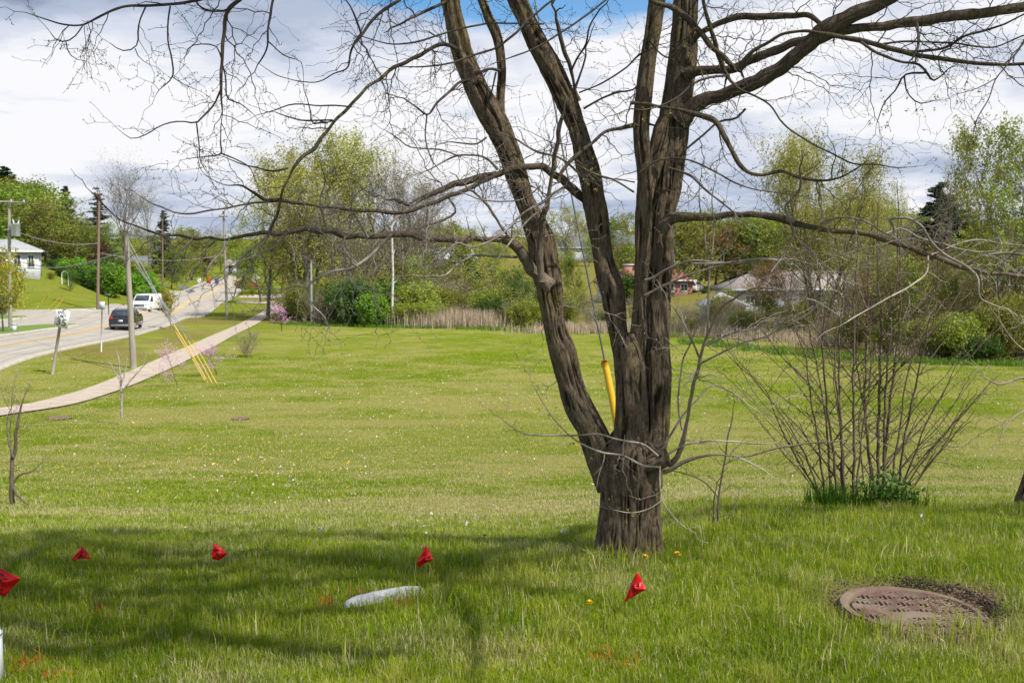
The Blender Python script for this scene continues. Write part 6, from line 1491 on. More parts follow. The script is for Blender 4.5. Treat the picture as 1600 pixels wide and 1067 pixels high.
# fresh dark grass and weeds at their feet
tx, ty = [], []
for px, py, n, r in ((1298, 806, 330, .085), (1385, 800, 260, .10), (1345, 806, 50, .10), (1425, 806, 60, .10), (1270, 806, 40, .08)):
    c = og(px, 7.15); tx.append(c[0] + rng.normal(0, r, n)); ty.append(c[1] + rng.normal(0, r * .6, n))
tx, ty = np.concatenate(tx), np.concatenate(ty)
DKG = grassmat('weed_green', (0.06, 0.14, 0.015))
o_ = obj('weeds', blades(tx, ty, rng.uniform(.07, .27, len(tx)), rng.uniform(.004, .008, len(tx)), rng.random(len(tx)), tx * 0, 0.35), DKG)
setp(o_, 'dark green weeds and grass growing at the feet of the big leafless shrub', 'weeds', kind='stuff')
w_ = MB(); c = og(1385, 7.2); v, q = leafquads(c + np.array([0, 0, .13]) + r3.normal(0, 1, (700, 3)) * [.10, .08, .07], 0.018); w_.add(v, q=q)
single('leafy_weed', w_, leafmat('weed_leaf', [(0.056, 0.149, 0.028), (0.093, 0.205, 0.037)]), 'dark leafy plant at the foot of the right shrub clump', 'plant')
# dark trunk at the right edge
dk = thing('edge_tree', 'dark trunk foot of a tree cut off by the right edge', 'tree', og(1604, 7.6))
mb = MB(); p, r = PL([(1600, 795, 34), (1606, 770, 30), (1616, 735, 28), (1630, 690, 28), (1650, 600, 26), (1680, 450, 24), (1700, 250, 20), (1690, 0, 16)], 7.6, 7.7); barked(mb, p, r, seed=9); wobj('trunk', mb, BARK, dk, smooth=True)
_tw = tw; tw = MB(); lbx = MB()
for st in ([(1652, 590, 8), (1620, 560, 5), (1590, 540, 4), (1560, 500, 2.5), (1540, 470, 1)], [(1640, 650, 6), (1610, 640, 4), (1580, 655, 3), (1560, 690, 1)], [(1665, 500, 7), (1630, 440, 5), (1600, 420, 3), (1570, 400, 1)], [(1645, 620, 6), (1600, 590, 4), (1560, 600, 3), (1530, 585, 1)]):
    p, r = PL(st, 7.6, 7.2); q, rr, _ = resample(p, r, .05); lbx.tube(q, rr, 8, cap=False); twigs_on(q, rr, 6, .15, .45, 2, -.2, .1)
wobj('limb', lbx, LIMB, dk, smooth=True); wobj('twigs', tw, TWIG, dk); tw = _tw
# reeds
def reeds(name, label, spots, h, n, mat):
    xs, ys = [], []
    for px, Y, rx, ry, m in spots:
        c = og(px, Y); xs.append(c[0] + rng.normal(0, rx * .75, m)); ys.append(c[1] + rng.normal(0, ry * .5, m))
    xs, ys = np.concatenate(xs), np.concatenate(ys)
    o = obj(name, blades(xs, ys, h * rng.uniform(.3, 1.1, len(xs)) * (0.55 + 0.6 * fbm2(xs, ys, 0.9, 0.9, 3.0)), 0.05 * rng.uniform(.6, 1.3, len(xs)), rng.random(len(xs)), xs * 0, 0.14), mat)
    setp(o, label, 'reeds', kind='stuff')
REED = grassmat('reed_straw', (0.62, 0.50, 0.37))
reeds('pale_reeds', 'pale straw coloured reeds at the far edge of the field', [(715, 94, 2.4, 2, 1500), (745, 94, 1.8, 2, 700), (685, 95, 2.4, 1.5, 400)], 2.0, 0, REED)
reeds('low_reeds', 'low pinkish straw reeds seen between the stems of the big tree', [(915, 84, 3.4, 1.2, 1500), (1000, 88, 3, 1.5, 900), (880, 86, 2, 1, 300), (1075, 86, 3, 1, 900), (1150, 80, 3.5, 1, 900), (1220, 76, 3, 1, 700), (1300, 71, 2.5, .8, 500), (1420, 60, 1.5, .6, 250)], 1.15, 0, REED)
# rough grass strip where the mowing stops
xs, ys = [], []
for px, Y, m in [(p_, y_, 420) for p_, y_ in ((460, 99), (500, 97), (540, 96), (580, 94), (620, 93), (660, 92), (700, 92), (740, 90), (780, 88), (820, 86), (860, 84), (1100, 72), (1150, 69), (1200, 66), (1250, 63), (1300, 61), (1350, 59), (1400, 58), (1450, 57), (1500, 56), (1550, 56), (1600, 56))]:
    c = og(px, Y); xs.append(c[0] + rng.uniform(-1.6, 1.6, m)); ys.append(c[1] + rng.uniform(0, 2.4, m))
xs, ys = np.concatenate(xs), np.concatenate(ys)
o_ = obj('rough_grass', blades(xs, ys, .28 * rng.uniform(.5, 1.5, len(xs)), 0.045 * rng.uniform(.6, 1.3, len(xs)), rng.random(len(xs)), xs * 0 + .15, 0.4), grassmat('rough_grass', (0.17, 0.30, 0.04)))
setp(o_, 'unmown bright green grass along the far edge of the field', 'grass', kind='stuff')
# ================================================================ ROADSIDE THINGS
POLE = pmat('pole_wood', (0.36, 0.32, 0.27), (0.24, 0.21, 0.18), 2.2, 0.9, 0.01, stretch=(3, 3, .3))
POLEB = pmat('pole_brown', (0.24, 0.16, 0.12), (0.17, 0.12, 0.09), 2.2, 0.9, 0.01, stretch=(3, 3, .3))
METAL = pmat('grey_metal', (0.42, 0.44, 0.45), (0.33, 0.35, 0.36), 3, 0.5, metal=0.3)
WHITE = pmat('white_paint', (0.78, 0.79, 0.79), (0.70, 0.71, 0.72), 2, 0.6)
SIGNW = pmat('sign_white', (0.78, 0.80, 0.80), rough=0.5); BLACK = pmat('sign_black', (0.02, 0.02, 0.022), rough=0.5)
GREYT = pmat('transformer_grey', (0.55, 0.59, 0.63), (0.5, 0.54, 0.58), 3, 0.5)
GUARD = pmat('guard_yellow', (0.62, 0.42, 0.05), (0.50, 0.36, 0.08), 3, 0.5)
def pole(label, px, Y, top_px, top_py, w, mat=POLE, arm=None, can=None):
    b = og(px, Y); tp = P(top_px, top_py, Y); t = thing('utility_pole', label, 'utility pole', b)
    mb = MB(); r = w / 2 * Y / F; pts = np.array([b - [0, 0, .3], b * .5 + tp * .5, tp]); q, rr, _ = resample(pts, np.array([r * 1.15, r, r * .8]), 0.5); mb.tube(q, rr, 14)
    wobj('pole', mb, mat, t, smooth=True)
    if arm:
        (ax0, ay0, ax1, ay1) = arm; a, c = P(ax0, ay0, Y - .25), P(ax1, ay1, Y - .25)
        mb = MB(); mb.tube(np.array([a, c]), 0.075, 4); wobj('crossarm', mb, mat, t)
        for k in (.04, .35, .65, .96):
            m = MB(); p0 = a * (1 - k) + c * k; m.tube(np.array([p0 + [0, 0, .05], p0 + [0, 0, .12], p0 + [0, 0, .16], p0 + [0, 0, .26]]), np.array([.03, .07, .05, .05]), 8); wobj('insulator', m, GREYT, t)
    if can:
        cx_, y0, y1, cw = can; a, c = P(cx_, y1, Y - .35), P(cx_, y0, Y - .35); rc = cw / 2 * Y / F
        m = MB(); h = c[2] - a[2]; m.tube(np.array([a, a + [0, 0, .02], a + [0, 0, h * .93], a + [0, 0, h * .94], a + [0, 0, h]]), np.array([rc * .9, rc, rc, rc * 1.07, rc * .9]), 18); tr = wobj('transformer', m, GREYT, t, smooth=False)
        for dx in (-.5, .5):
            m = MB(); p0 = c + [dx * rc, 0, 0]; m.tube(np.array([p0, p0 + [dx * .1, 0, .15], p0 + [dx * .2, 0, .4]]), np.array([.05, .07, .035]), 8); wobj('bushing', m, GREYT, tr)
        m = MB(); m.box((a + c) / 2 + [(b[0] - a[0]) * .5, .2, 0], (abs(b[0] - a[0]) * 1.0 + .1, .12, .12)); wobj('bracket', m, METAL, t)
    return t, tp
p1, t1 = pole('grey wooden pole leaning left, nearest to the camera beside the sidewalk', 209, 53, 197, 362, 8.5)
p2, t2 = pole('slim brown wooden pole on the far side of the junction', 152.5, 100, 155, 298, 4.2, POLEB, arm=(150, 303, 160, 303))
p3, t3 = pole('wooden pole with a grey transformer can on the verge further along the road', 355, 112, 349, 330, 3.6, POLE, arm=(343, 338, 356, 338), can=(354.5, 424, 437, 4.2))
p4, t4 = pole('wooden pole with crossarm and transformer can at the left edge', 16, 82, 14, 309, 5.2, POLE, arm=(-24, 314, 40, 317), can=(25, 349, 369, 13))
p5_, t5 = pole('pale grey pole standing at the woodland edge without wires', 487, 101, 486, 404, 3.4, METAL)
p6_, t6 = pole('thin wooden pole among the trees past the tall bare grey tree', 254, 160, 254, 338, 2.2, POLEB)
# white dead trunk
dt = thing('dead_tree', 'slim white dead trunk with broken stubs at the field edge', 'tree', og(613, 96))
mb = MB(); p, r = PL([(613, 500, 4.2), (613, 470, 4), (614, 430, 3.6), (613, 390, 3.2), (612, 355, 3), (618, 342, 2.6), (621, 332, 1.5)], 96, 96); mb.tube(p, r, 8)
for st in ([(614, 398, 1.6), (617, 390, 1.4), (618, 384, 1)], [(614, 443, 1.5), (619, 440, 1.3), (622, 436, 1)]):
    p, r = PL(st, 96, 96); mb.tube(p, r, 5)
wobj('trunk', mb, pmat('dead_wood', (0.62, 0.60, 0.57), (0.45, 0.43, 0.40), 4, 0.9), dt, smooth=True)
# wires
CAB = pmat('power_cable', (0.06, 0.06, 0.065), rough=0.6); CABP = pmat('power_cable_pale', (0.30, 0.30, 0.31), rough=0.5)
def wire(label, a, b, sag, r=0.018, mat=CAB):
    t = np.linspace(0, 1, 24)[:, None]; q = a * (1 - t) + b * t; q[:, 2] -= sag * 4 * t[:, 0] * (1 - t[:, 0])
    mb = MB(); mb.tube(q, r, 5); single('power_line', mb, mat, label, 'power line', group='overhead wires along the road')
wire('upper cable from the crossarm at the left edge to the brown pole', P(38, 316, 81.75), P(155, 303, 99.7), .8)
wire('cable from the transformer can at the left edge to the brown pole', P(20, 360, 82), P(153, 380, 100), .5, .03, CABP)
wire('low thick cable between the left edge pole and the brown pole', P(15, 405, 82), P(153, 408, 100), .6, .03)
wire('lower cable sloping up from the left edge pole to the near leaning pole', P(15, 416, 82), P(197, 392, 53), .5, .02, CABP)
wire('cable from the brown pole toward the pole with the far transformer', P(155, 303, 100), P(350, 339, 112), .9)
wire('low cable from the brown pole toward the pole with the far transformer', P(154, 395, 100), P(351, 398, 112), .7, .025, CABP)
wire('cable along the road from the left edge pole out of the picture', P(-22, 313, 81.75), P(-120, 300, 70), .2)
wire('cable from the near leaning pole to the transformer pole', P(198, 366, 53), P(350, 345, 112), .9, .015)
# speed limit sign
def text_me(txt, size, w=1.0, ext=0.004):
    c = bpy.data.curves.new('lettering', 'FONT'); c.body = txt; c.size = size; c.align_x = 'CENTER'; c.align_y = 'CENTER'; c.extrude = ext; c.offset = 0.0012
    o = bpy.data.objects.new('lettering', c); COL.objects.link(o)
    dg = bpy.context.evaluated_depsgraph_get(); me = bpy.data.meshes.new_from_object(o.evaluated_get(dg)); bpy.data.objects.remove(o)
    for v in me.vertices: v.co.x *= w
    return me
SY = 50.0; sb = og(80, SY); spm = SY / F   # metres per pixel there
ss = thing('speed_limit_sign', 'white speed limit sign on a leaning wooden post beside the road', 'sign', sb)
mb = MB(); lean = math.radians(12)
tp = P(93, 508, SY); mb.tube(np.array([sb - [0, 0, .3], P(94.5, 504, SY)]), .075, 4); wobj('post', mb, POLE, ss)
sc_c = P(96.5, 498.5, SY - .12)
plate = MB(); W2, H2 = .34, .43
plate.box((0, 0, 0), (W2 * 2, .012, H2 * 2)); po = obj('plate', plate, SIGNW, ss)
po.location = tuple(sc_c - np.array(sb)); po.rotation_euler = (0, lean, R(14)); 
po.rotation_euler = (Matrix.Rotation(R(0), 3, 'Z') @ Matrix.Rotation(lean, 3, 'Y')).to_euler()
for txt, z, s, w in (('SPEED', .30, .20, .88), ('LIMIT', .125, .20, .88), ('35', -.17, .50, 1.1)):
    me = text_me(txt, s, w); me.materials.append(BLACK); o = bpy.data.objects.new('lettering', me); COL.objects.link(o); o.parent = po; o.location = (0, -.0095, z); o.rotation_euler = (PI / 2, 0, 0)
mb = MB(); mb.tube(np.array([(0.02, .05, H2 - .02), (.02, .05, H2 + .10)]), .08, 10); obj('post_cap', mb, POLE, po)
# square grey sign
gs = thing('road_sign', 'small pale grey square sign on a thin metal post at the edge of the road', 'sign', og(158, 61))
mb = MB(); mb.tube(np.array([og(158, 61) - [0, 0, .2], P(159.5, 472, 61)]), .045, 6); wobj('post', mb, METAL, gs)
mb = MB(); mb.box(P(159.5, 477.5, 60.9), (.31 , .02, .46), rz=R(10)); pl = wobj('plate', mb, pmat('sign_blue_grey', (0.50, 0.57, 0.63), rough=0.5), gs)
# street name blade sign
st_ = thing('street_name_sign', 'dark small street name sign on a thin black post across the road', 'sign', og(170, 97))
mb = MB(); mb.tube(np.array([og(170, 97) - [0, 0, .2], P(169, 459, 97)]), .05, 6); wobj('post', mb, BLACK, st_)
mb = MB(); mb.box(P(168.5, 460.5, 96.9), (.5, .03, .17)); wobj('blade', mb, pmat('blade_dark', (0.12, 0.16, 0.13)), st_)
# octagonal sign seen from behind
so_ = thing('stop_sign', 'grey back of an octagonal sign at the left edge of the junction', 'sign', og(8.5, 98))
mb = MB(); mb.tube(np.array([og(8.5, 98) - [0, 0, .2], P(8.5, 460, 98)]), .05, 6); wobj('post', mb, METAL, so_)
mb = MB(); c = P(8, 466, 97.8); rr_ = .40; mb.add([c + [rr_ * math.cos(PI / 8 + k * PI / 4), dy, rr_ * math.sin(PI / 8 + k * PI / 4)] for dy in (0, .03) for k in range(8)], q=[(k, (k + 1) % 8, 8 + (k + 1) % 8, 8 + k) for k in range(8)]); mb.ng += [list(range(8)), list(range(8, 16))[::-1]]
wobj('plate', mb, METAL, so_)
# utility box beside the golden tree
ub = thing('utility_box', 'pale blue grey utility box at the foot of the pole at the left edge', 'utility box', og(22, 79))
mb = MB(); c = np.array(ub.location); mb.box(c + [0, 0, .28], (.34, .30, .60)); wobj('cabinet', mb, pmat('box_grey', (0.55, 0.60, 0.64), rough=0.5), ub)
mb = MB(); mb.box(c + [0, 0, .625], (.40, .36, .09), taper=.3); wobj('lid', mb, pmat('box_lid', (0.45, 0.50, 0.54), rough=0.5), ub)
# yellow guy guards
def guards(px0, py0, Y0, px1, py1, Y1, w, label, ext=None):
    a, b = og(px0, Y0), P(px1, py1, Y1); t = thing('guy_guard', label, 'guy wire guard', a, 'yellow guy wire guards')
    mb = MB(); q, rr, _ = resample(np.array([a - [0, 0, .1], (a + b) / 2, b]), np.full(3, w), .3); mb.tube(q, rr, 8); wobj('guard', mb, GUARD, t)
    if ext is not None:
        mb = MB(); mb.tube(np.array([b, ext]), .018, 5); wobj('cable', mb, CABP, t)
guards(58, 484, 100, 74.5, 462, 100, .045, 'yellow guy guard, leftmost of three on the lawn by the junction')
guards(75, 484, 99, 97.5, 461, 99, .045, 'yellow guy guard, middle of three on the lawn by the junction')
guards(83, 485, 98, 102.5, 464, 98, .045, 'yellow guy guard, rightmost of three on the lawn by the junction')
Yg = 49
guards(327, 582, 46.5, 272, 508, 49, .030, 'long pale yellow guy guard rising up left from the sidewalk edge', P(199, 372, 53))
guards(322, 574, 47.5, 273, 516, 48, .022, 'thin yellow guy guard just left of the long pale one', P(198, 380, 53))
guards(333, 578, 46.5, 287, 521, 47, .022, 'thin yellow guy guard just right of the long pale one', P(199, 390, 53))
guards(340, 578, 46.2, 300, 531, 46.6, .022, 'thin yellow guy guard, rightmost beside the sidewalk', P(199, 398, 53))
# covers in the field
for px, py, r_, lab in ((92, 654, .42, 'flat rusty manhole cover in the grass between the sidewalk and the left sapling'), (376, 655, .30, 'flat brown cover showing in the dry grass of the field')):
    c = hit(px, py); t = thing('drain_cover', lab, 'manhole cover', c)
    v, q = manhole(c, r_, 70, 0.012); v[:, 2] += .02; rd_ = np.hypot(v[:, 0], v[:, 1]); isr = (rd_[q] > r_ * .87).all(1)
    mb = MB(); mb.add(v, q=q[~isr]); obj('cover', mb.mesh('cover', None, True), IRON, t); mb = MB(); mb.add(v, q=q[isr]); obj('rim', mb.mesh('rim', None, True), IRON, t)

# ================================================================ VEHICLES
def wheel(t, c, r, w, axis):
    ty = MB(); a = np.array(axis, float); ty.tube(np.array([c - a * w / 2, c - a * w * .45, c + a * w * .45, c + a * w / 2]), np.array([r * .9, r, r, r * .9]), 24)
    wh = obj('wheel', ty, pmat_c('tyre', (0.02, 0.02, 0.021), 0.9), t)
    rm = MB(); rm.tube(np.array([c + a * w * .30, c + a * w * .52, c + a * w * .53]), np.array([r * .62, r * .60, r * .2]), 20); obj('rim', rm, pmat_c('rim_alloy', (0.55, 0.56, 0.57), 0.35), wh)
def bodyshell(prof, W, tumble, belt, mat, n=9):
    """side outline extruded across the width, leaning in above the belt line, rounded at the sides"""
    mb = MB(); P_ = np.array(prof); m = len(P_); ys = np.array([-1, -.985, -.93, -.6, 0, .6, .93, .985, 1]); ins = np.array([.07, .03, 0, 0, 0, 0, 0, .03, .07])
    v = []
    c0 = P_.mean(0)
    for y, i_ in zip(ys, ins):
        for x, z in P_:
            k = max(0, z - belt); yy = y * (W / 2 - k * tumble)
            xx = x + (c0[0] - x) * i_ * .45; zz = z + (c0[1] - z) * i_ * .55
            v.append((xx, yy, zz))
    q = [(a * m + j, a * m + (j + 1) % m, (a + 1) * m + (j + 1) % m, (a + 1) * m + j) for a in range(8) for j in range(m)]
    mb.add(v, q=q); mb.ng.append(list(range(m))[::-1]); mb.ng.append([8 * m + j for j in range(m)]); return mb
def paint(name, c, r=.25):
    return pmat(name, c, tuple(x * .9 for x in c), 2, r, coat=0.6)
GL = glassmat('car_glass')
def pane(t, pts, name='window', mat=None, th=.012):
    mb = MB(); p = np.array(pts, float); n = np.cross(p[1] - p[0], p[2] - p[0]); n /= np.linalg.norm(n); k = len(p)
    mb.add(np.concatenate([p + n * th, p - n * th]), q=[(i, (i + 1) % k, k + (i + 1) % k, k + i) for i in range(k)]); mb.ng += [list(range(k))[::-1], list(range(k, 2 * k))]
    return obj(name, mb, mat or GL, t)
def suv(label, loc, rz, col, name='suv_car'):
    t = thing(name, label, 'car', loc, rz=rz); bm_ = paint(name + '_paint', col)
    prof = [(-2.2, .32), (-2.27, .55), (-2.25, .95), (-2.05, 1.12), (-1.78, 1.52), (-1.55, 1.64), (-.6, 1.70), (.3, 1.66), (.62, 1.56), (1.15, 1.12), (1.95, .98), (2.22, .85), (2.27, .55), (2.2, .34), (1.85, .26), (-1.85, .26)]
    obj('body', bodyshell(prof, 1.84, .30, .98, bm_).mesh('body', None, False), bm_, t)
    pane(t, [(-2.10, -.68, 1.13), (-2.10, .68, 1.13), (-1.80, .56, 1.53), (-1.80, -.56, 1.53)], 'rear_window')
    pane(t, [(1.14, -.68, 1.16), (1.14, .68, 1.16), (.66, .55, 1.56), (.66, -.55, 1.56)], 'windshield')
    for s in (-1, 1):
        y0, y1 = s * (.925 - .13 * .3), s * (.93 - .58 * .3)
        for a, b, c_, d in ((-1.85, -1.05, -1.05, -1.5), (-.98, -.05, -.05, -.98), (.02, 1.0, .52, .02)):
            pane(t, [(a, y0, 1.12), (b, y0, 1.12), (c_, y1, 1.54), (d, y1, 1.54)], 'side_window')
        for x in (-1.36, 1.38): wheel(t, np.array([x, s * .80, .35]), .35, .24, (0, s, 0))
        mb = MB(); mb.box((-2.19, s * .73, 1.0), (.12, .22, .34), bev=.02); obj('tail_light', mb, pmat_c('tail_red', (0.45, 0.01, 0.01), .2), t)
        mb = MB(); mb.box((2.17, s * .70, .80), (.14, .30, .14), bev=.02); obj('headlight', mb, pmat_c('headlight_lens', (0.75, 0.78, 0.8), .1), t)
        mb = MB(); mb.box((.78, s * 1.0, 1.12), (.12, .18, .12), bev=.02); obj('mirror', mb, bm_, t)
        mb = MB(); mb.box((-.4, s * .62, 1.735), (1.7, .04, .04)); obj('roof_rail', mb, pmat_c('rail', (0.4, 0.4, 0.4)), t)
    mb = MB(); mb.box((-2.285, 0, .42), (.06, 1.5, .16), bev=.02); obj('rear_bumper', mb, pmat_c('bumper_grey', (0.20, 0.20, 0.21), .4), t)
    mb = MB(); mb.box((-2.282, 0, .78), (.02, .34, .16)); obj('number_plate', mb, pmat_c('plate_white', (0.6, 0.62, 0.66), .4), t)
    return t
def van(label, loc, rz):
    t = thing('delivery_van', label, 'van', loc, rz=rz); W_ = paint('van_white', (0.78, 0.79, 0.80))
    prof = [(-2.75, .42), (-2.78, 1.2), (-2.70, 1.95), (-2.5, 2.06), (.8, 2.09), (1.15, 2.00), (1.95, 1.30), (2.55, 1.12), (2.74, .92), (2.78, .55), (2.70, .36), (-2.6, .32)]
    obj('body', bodyshell(prof, 2.0, .10, 1.0, W_).mesh('body', None, False), W_, t)
    pane(t, [(1.93, -.84, 1.36), (1.93, .84, 1.36), (1.22, .76, 1.98), (1.22, -.76, 1.98)], 'windshield')
    mb = MB(); mb.box((2.765, 0, .86), (.07, 1.15, .30), bev=.06); g_ = obj('grille', mb, BLACK, t)
    for k in range(3):
        m2 = MB(); m2.box((2.805, 0, .78 + k * .08), (.01, 1.0, .022)); obj('slat', m2, pmat_c('chrome', (0.5, 0.5, 0.5), .2), g_)
    mb = MB(); mb.box((2.78, 0, .44), (.12, 1.84, .28), bev=.05); obj('front_bumper', mb, pmat_c('bumper_grey', (0.20, 0.20, 0.21), .4), t)
    for s in (-1, 1):
        mb = MB(); mb.box((2.66, s * .80, 1.02), (.22, .30, .26), bev=.04); obj('headlight', mb, pmat_c('headlight_lens', (0.75, 0.78, 0.8), .1), t)
        mb = MB(); mb.box((1.62, s * 1.13, 1.42), (.14, .24, .36), bev=.03); obj('mirror', mb, BLACK, t)
        pane(t, [(1.72, s * .985, 1.34), (.72, s * .985, 1.34), (.72, s * .935, 1.86), (1.22, s * .935, 1.86)], 'side_window')
        for x in (-1.7, 1.75): wheel(t, np.array([x, s * .88, .35]), .35, .24, (0, s, 0))
    return t
def heading(Y): d = np.array([road_near(Y + 4) - road_near(Y - 4), 8.0]); return math.atan2(d[1], d[0])
Yc = 84.0; x = road_near(Yc) - 1.75
suv('black sport utility car driving away on the near lane of the road', (x, Yc, g1(x, Yc) + .07), heading(Yc), (0.012, 0.013, 0.015))
Yv = 121.0; x = road_near(Yv) - RW + 1.9
van('white delivery van coming toward the camera on the far lane', (x, Yv, g1(x, Yv) + .07), heading(Yv) + PI + R(-9))
Yv = 132.0; x = road_near(Yv) - RW + 2.0
suv('dark pickup like car following close behind the white van', (x, Yv, g1(x, Yv) + .07), heading(Yv) + PI, (0.03, 0.03, 0.035), 'following_car')
Yv = 222.0
suv('small red car parked at the crest of the road', tuple(og(389, 190) + [0, 0, .05]), 0.3, (0.45, 0.03, 0.02), 'parked_car')
suv('white car parked at the house right of the right stem', tuple(og(1084, 152) + [0, 0, .0]), 1.15, (0.75, 0.76, 0.77), 'parked_car')

# ================================================================ HOUSES
BRICK = None
def brickmat(name, a, b_):
    m, nt, b, o = newmat(name); tcn = N(nt, 'ShaderNodeTexCoord'); br = N(nt, 'ShaderNodeTexBrick'); br.inputs['Scale'].default_value = 4
    br.inputs['Color1'].default_value = (*a, 1); br.inputs['Color2'].default_value = (*b_, 1); br.inputs['Mortar'].default_value = (.4, .36, .32, 1)
    n_ = N(nt, 'ShaderNodeMapping'); n_.inputs['Rotation'].default_value = (PI / 2, 0, 0); L(nt, tcn.outputs['Object'], n_.inputs[0]); L(nt, n_.outputs[0], br.inputs['Vector']); L(nt, br.outputs['Color'], b.inputs['Base Color']); b.inputs['Roughness'].default_value = .9; return m
BR_ = brickmat('brick', (0.36, 0.12, 0.07), (0.26, 0.09, 0.06))
RG = pmat('roof_shingle_tan', (0.34, 0.29, 0.26), (0.26, 0.22, 0.20), 3, .95, .01); RR = pmat('roof_red', (0.24, 0.10, 0.07), (0.18, 0.08, 0.06), 3, .95, .01)
RD = pmat('roof_dark', (0.14, 0.15, 0.17), (0.10, 0.11, 0.12), 3, .95, .01); SID = pmat('white_siding', (0.60, 0.62, 0.66), (0.52, 0.54, 0.58), 1, .7, .01, stretch=(.1, .1, 12))
TRIM = pmat('trim_white', (0.75, 0.76, 0.78), rough=.6); HG = glassmat('house_glass', (0.05, 0.06, 0.07)); BLU = pmat('blue_grey_siding', (0.50, 0.56, 0.64), (0.44, 0.50, 0.58), 1, .7)
def house(label, loc, W, D, wh, rh, wall, roof, rz=0.0, hip=0.0, wins=(), doors=(), chim=None, over=.45, name='house', base=None):
    """front faces -Y; windows: (x, z, w, h) on the front"""
    t = thing(name, label, 'house', loc, rz=rz)
    mb = MB(); mb.box((0, 0, wh / 2 - .6), (W, D, wh + 1.2))
    if hip == 0:
        for s in (-1, 1): mb.add([(s * W / 2, -D / 2, wh), (s * W / 2, D / 2, wh), (s * (W / 2), 0, wh + rh * .97), (s * (W / 2 - .12), -D / 2, wh), (s * (W / 2 - .12), D / 2, wh), (s * (W / 2 - .12), 0, wh + rh * .97)], t=[(0, 1, 2), (3, 5, 4)])
    obj('wall', mb, wall, t)
    X, Yy = W / 2 + over, D / 2 + over; z0 = wh - over * rh / (D / 2) * .6; hx = hip * D / 2
    v = [(-X, -Yy, z0), (X, -Yy, z0), (X, Yy, z0), (-X, Yy, z0), (-X + hx, 0, wh + rh), (X - hx, 0, wh + rh)]
    v2 = [(a, b, c + .16) for a, b, c in v]; mb = MB(); mb.add(v + v2, q=[(0, 1, 5, 4), (2, 3, 4, 5), (6, 10, 11, 7), (8, 11, 10, 9), (0, 6, 7, 1), (1, 7, 8, 2), (2, 8, 9, 3), (3, 9, 6, 0)], t=[(3, 0, 4), (1, 2, 5), (9, 10, 6), (7, 11, 8)])
    rf = obj('roof', mb, roof, t)
    mb = MB(); mb.box((0, -Yy - .03, z0 + .06), (2 * X, .05, .2)); obj('fascia', mb, TRIM, t)
    for (x, z, w, h) in wins:
        f = MB()
        for a, b, c, d in ((0, h / 2 + .05, w + .2, .1), (0, -h / 2 - .05, w + .2, .1), (w / 2 + .05, 0, .1, h), (-w / 2 - .05, 0, .1, h), (0, 0, .05, h)): f.box((x + a, -D / 2 - .03, z + b), (c, .07, d))
        wo = obj('window', f, TRIM, t); g_ = MB(); g_.box((x, -D / 2 - .012, z), (w, .02, h)); obj('pane', g_, HG, wo)
    for (x, w, h, m_) in doors:
        g_ = MB(); g_.box((x, -D / 2 - .03, h / 2), (w, .06, h)); do = obj('door', g_, m_, t)
        g_ = MB(); g_.box((x + w * .38, -D / 2 - .08, h * .48), (.05, .05, .14)); obj('handle', g_, METAL, do)
    if chim:
        x, y, w, h = chim; mb = MB(); mb.box((x, y, wh + rh * .6 + h / 2), (w, w * .6, h + rh)); ch = obj('chimney', mb, BR_, rf)
        m2 = MB(); m2.box((x, y, wh + rh * 1.1 + h + .06), (w + .2, w * .6 + .2, .14)); obj('cap', m2, TRIM, ch)
    return t
DKD = pmat('door_dark', (0.10, 0.06, 0.05), rough=.5)
house('white house with grey roof behind the lawn at the left edge', tuple(og(14, 117) + [0, 0, -.1]), 6.6, 6, 2.7, 1.2, SID, pmat('roof_grey', (0.33, 0.34, 0.35), (0.25, 0.26, 0.27), 3, .95), R(22), 1.0, wins=[(-2.0, 1.6, .8, 1.2), (1.1, 1.6, .6, 1.3), (2.5, 1.6, .5, 1.3)], doors=[(-.5, .9, 2.0, DKD)])
house('small grey white gabled house half hidden by trees above the van', tuple(og(219, 172)), 2.6, 3, 2.4, 1.3, SID, RD, R(10), 0, wins=[(-.5, 1.4, .5, .8), (.5, 1.4, .5, .8)])
house('long white ranch house with tan roof beyond the field on the right', tuple(og(1262, 117) + [0, 0, .1]), 13.6, 8, 2.7, 1.75, SID, RG, R(-3), 1.0, wins=[(-5.3, 1.8, .8, .9), (-.6, 1.5, 2.6, 1.5), (5.4, 1.7, 1.1, .9), (3.2, 1.7, 1.2, 1.1)], doors=[(1.7, 1.0, 2.05, TRIM)])
house('white garage wing with gable end at the left of the long ranch house', tuple(og(1163, 112) + [0, 0, .1]), 4.6, 7, 3.0, 1.6, SID, RG, R(6), .9, wins=[(-.6, 1.9, .9, .7)], doors=[(1.2, .9, 2.0, DKD)])
house('low blue grey shed roofed garage in front of the ranch house left end', tuple(og(1128, 104)), 4.0, 4.2, 1.8, 1.0, BLU, pmat('roof_pale', (0.38, 0.36, 0.36), rough=.9), R(84), 0, wins=[(-.9, 1.1, .6, .6)], doors=[(.8, .9, 1.7, TRIM)], name='garage')
house('small brick house with red roof and square brick chimney between the stems', tuple(og(972, 148) + [0, 0, .2]), 6.5, 6, 2.4, 1.5, SID, RR, R(4), .6, wins=[(-1.6, 1.4, .9, 1.0), (1.2, 1.4, 1.2, 1.2)], doors=[(-.2, .9, 2.0, DKD)], chim=(.8, -.9, 1.5, .9))
house('brick house end just right of the right stem', tuple(og(1050, 150) + [0, 0, -.3]), 4.6, 5, 2.6, 1.4, BR_, RR, R(8), .8, wins=[(1.0, 1.5, .9, 1.0), (-1.0, 1.5, .9, 1.0)])
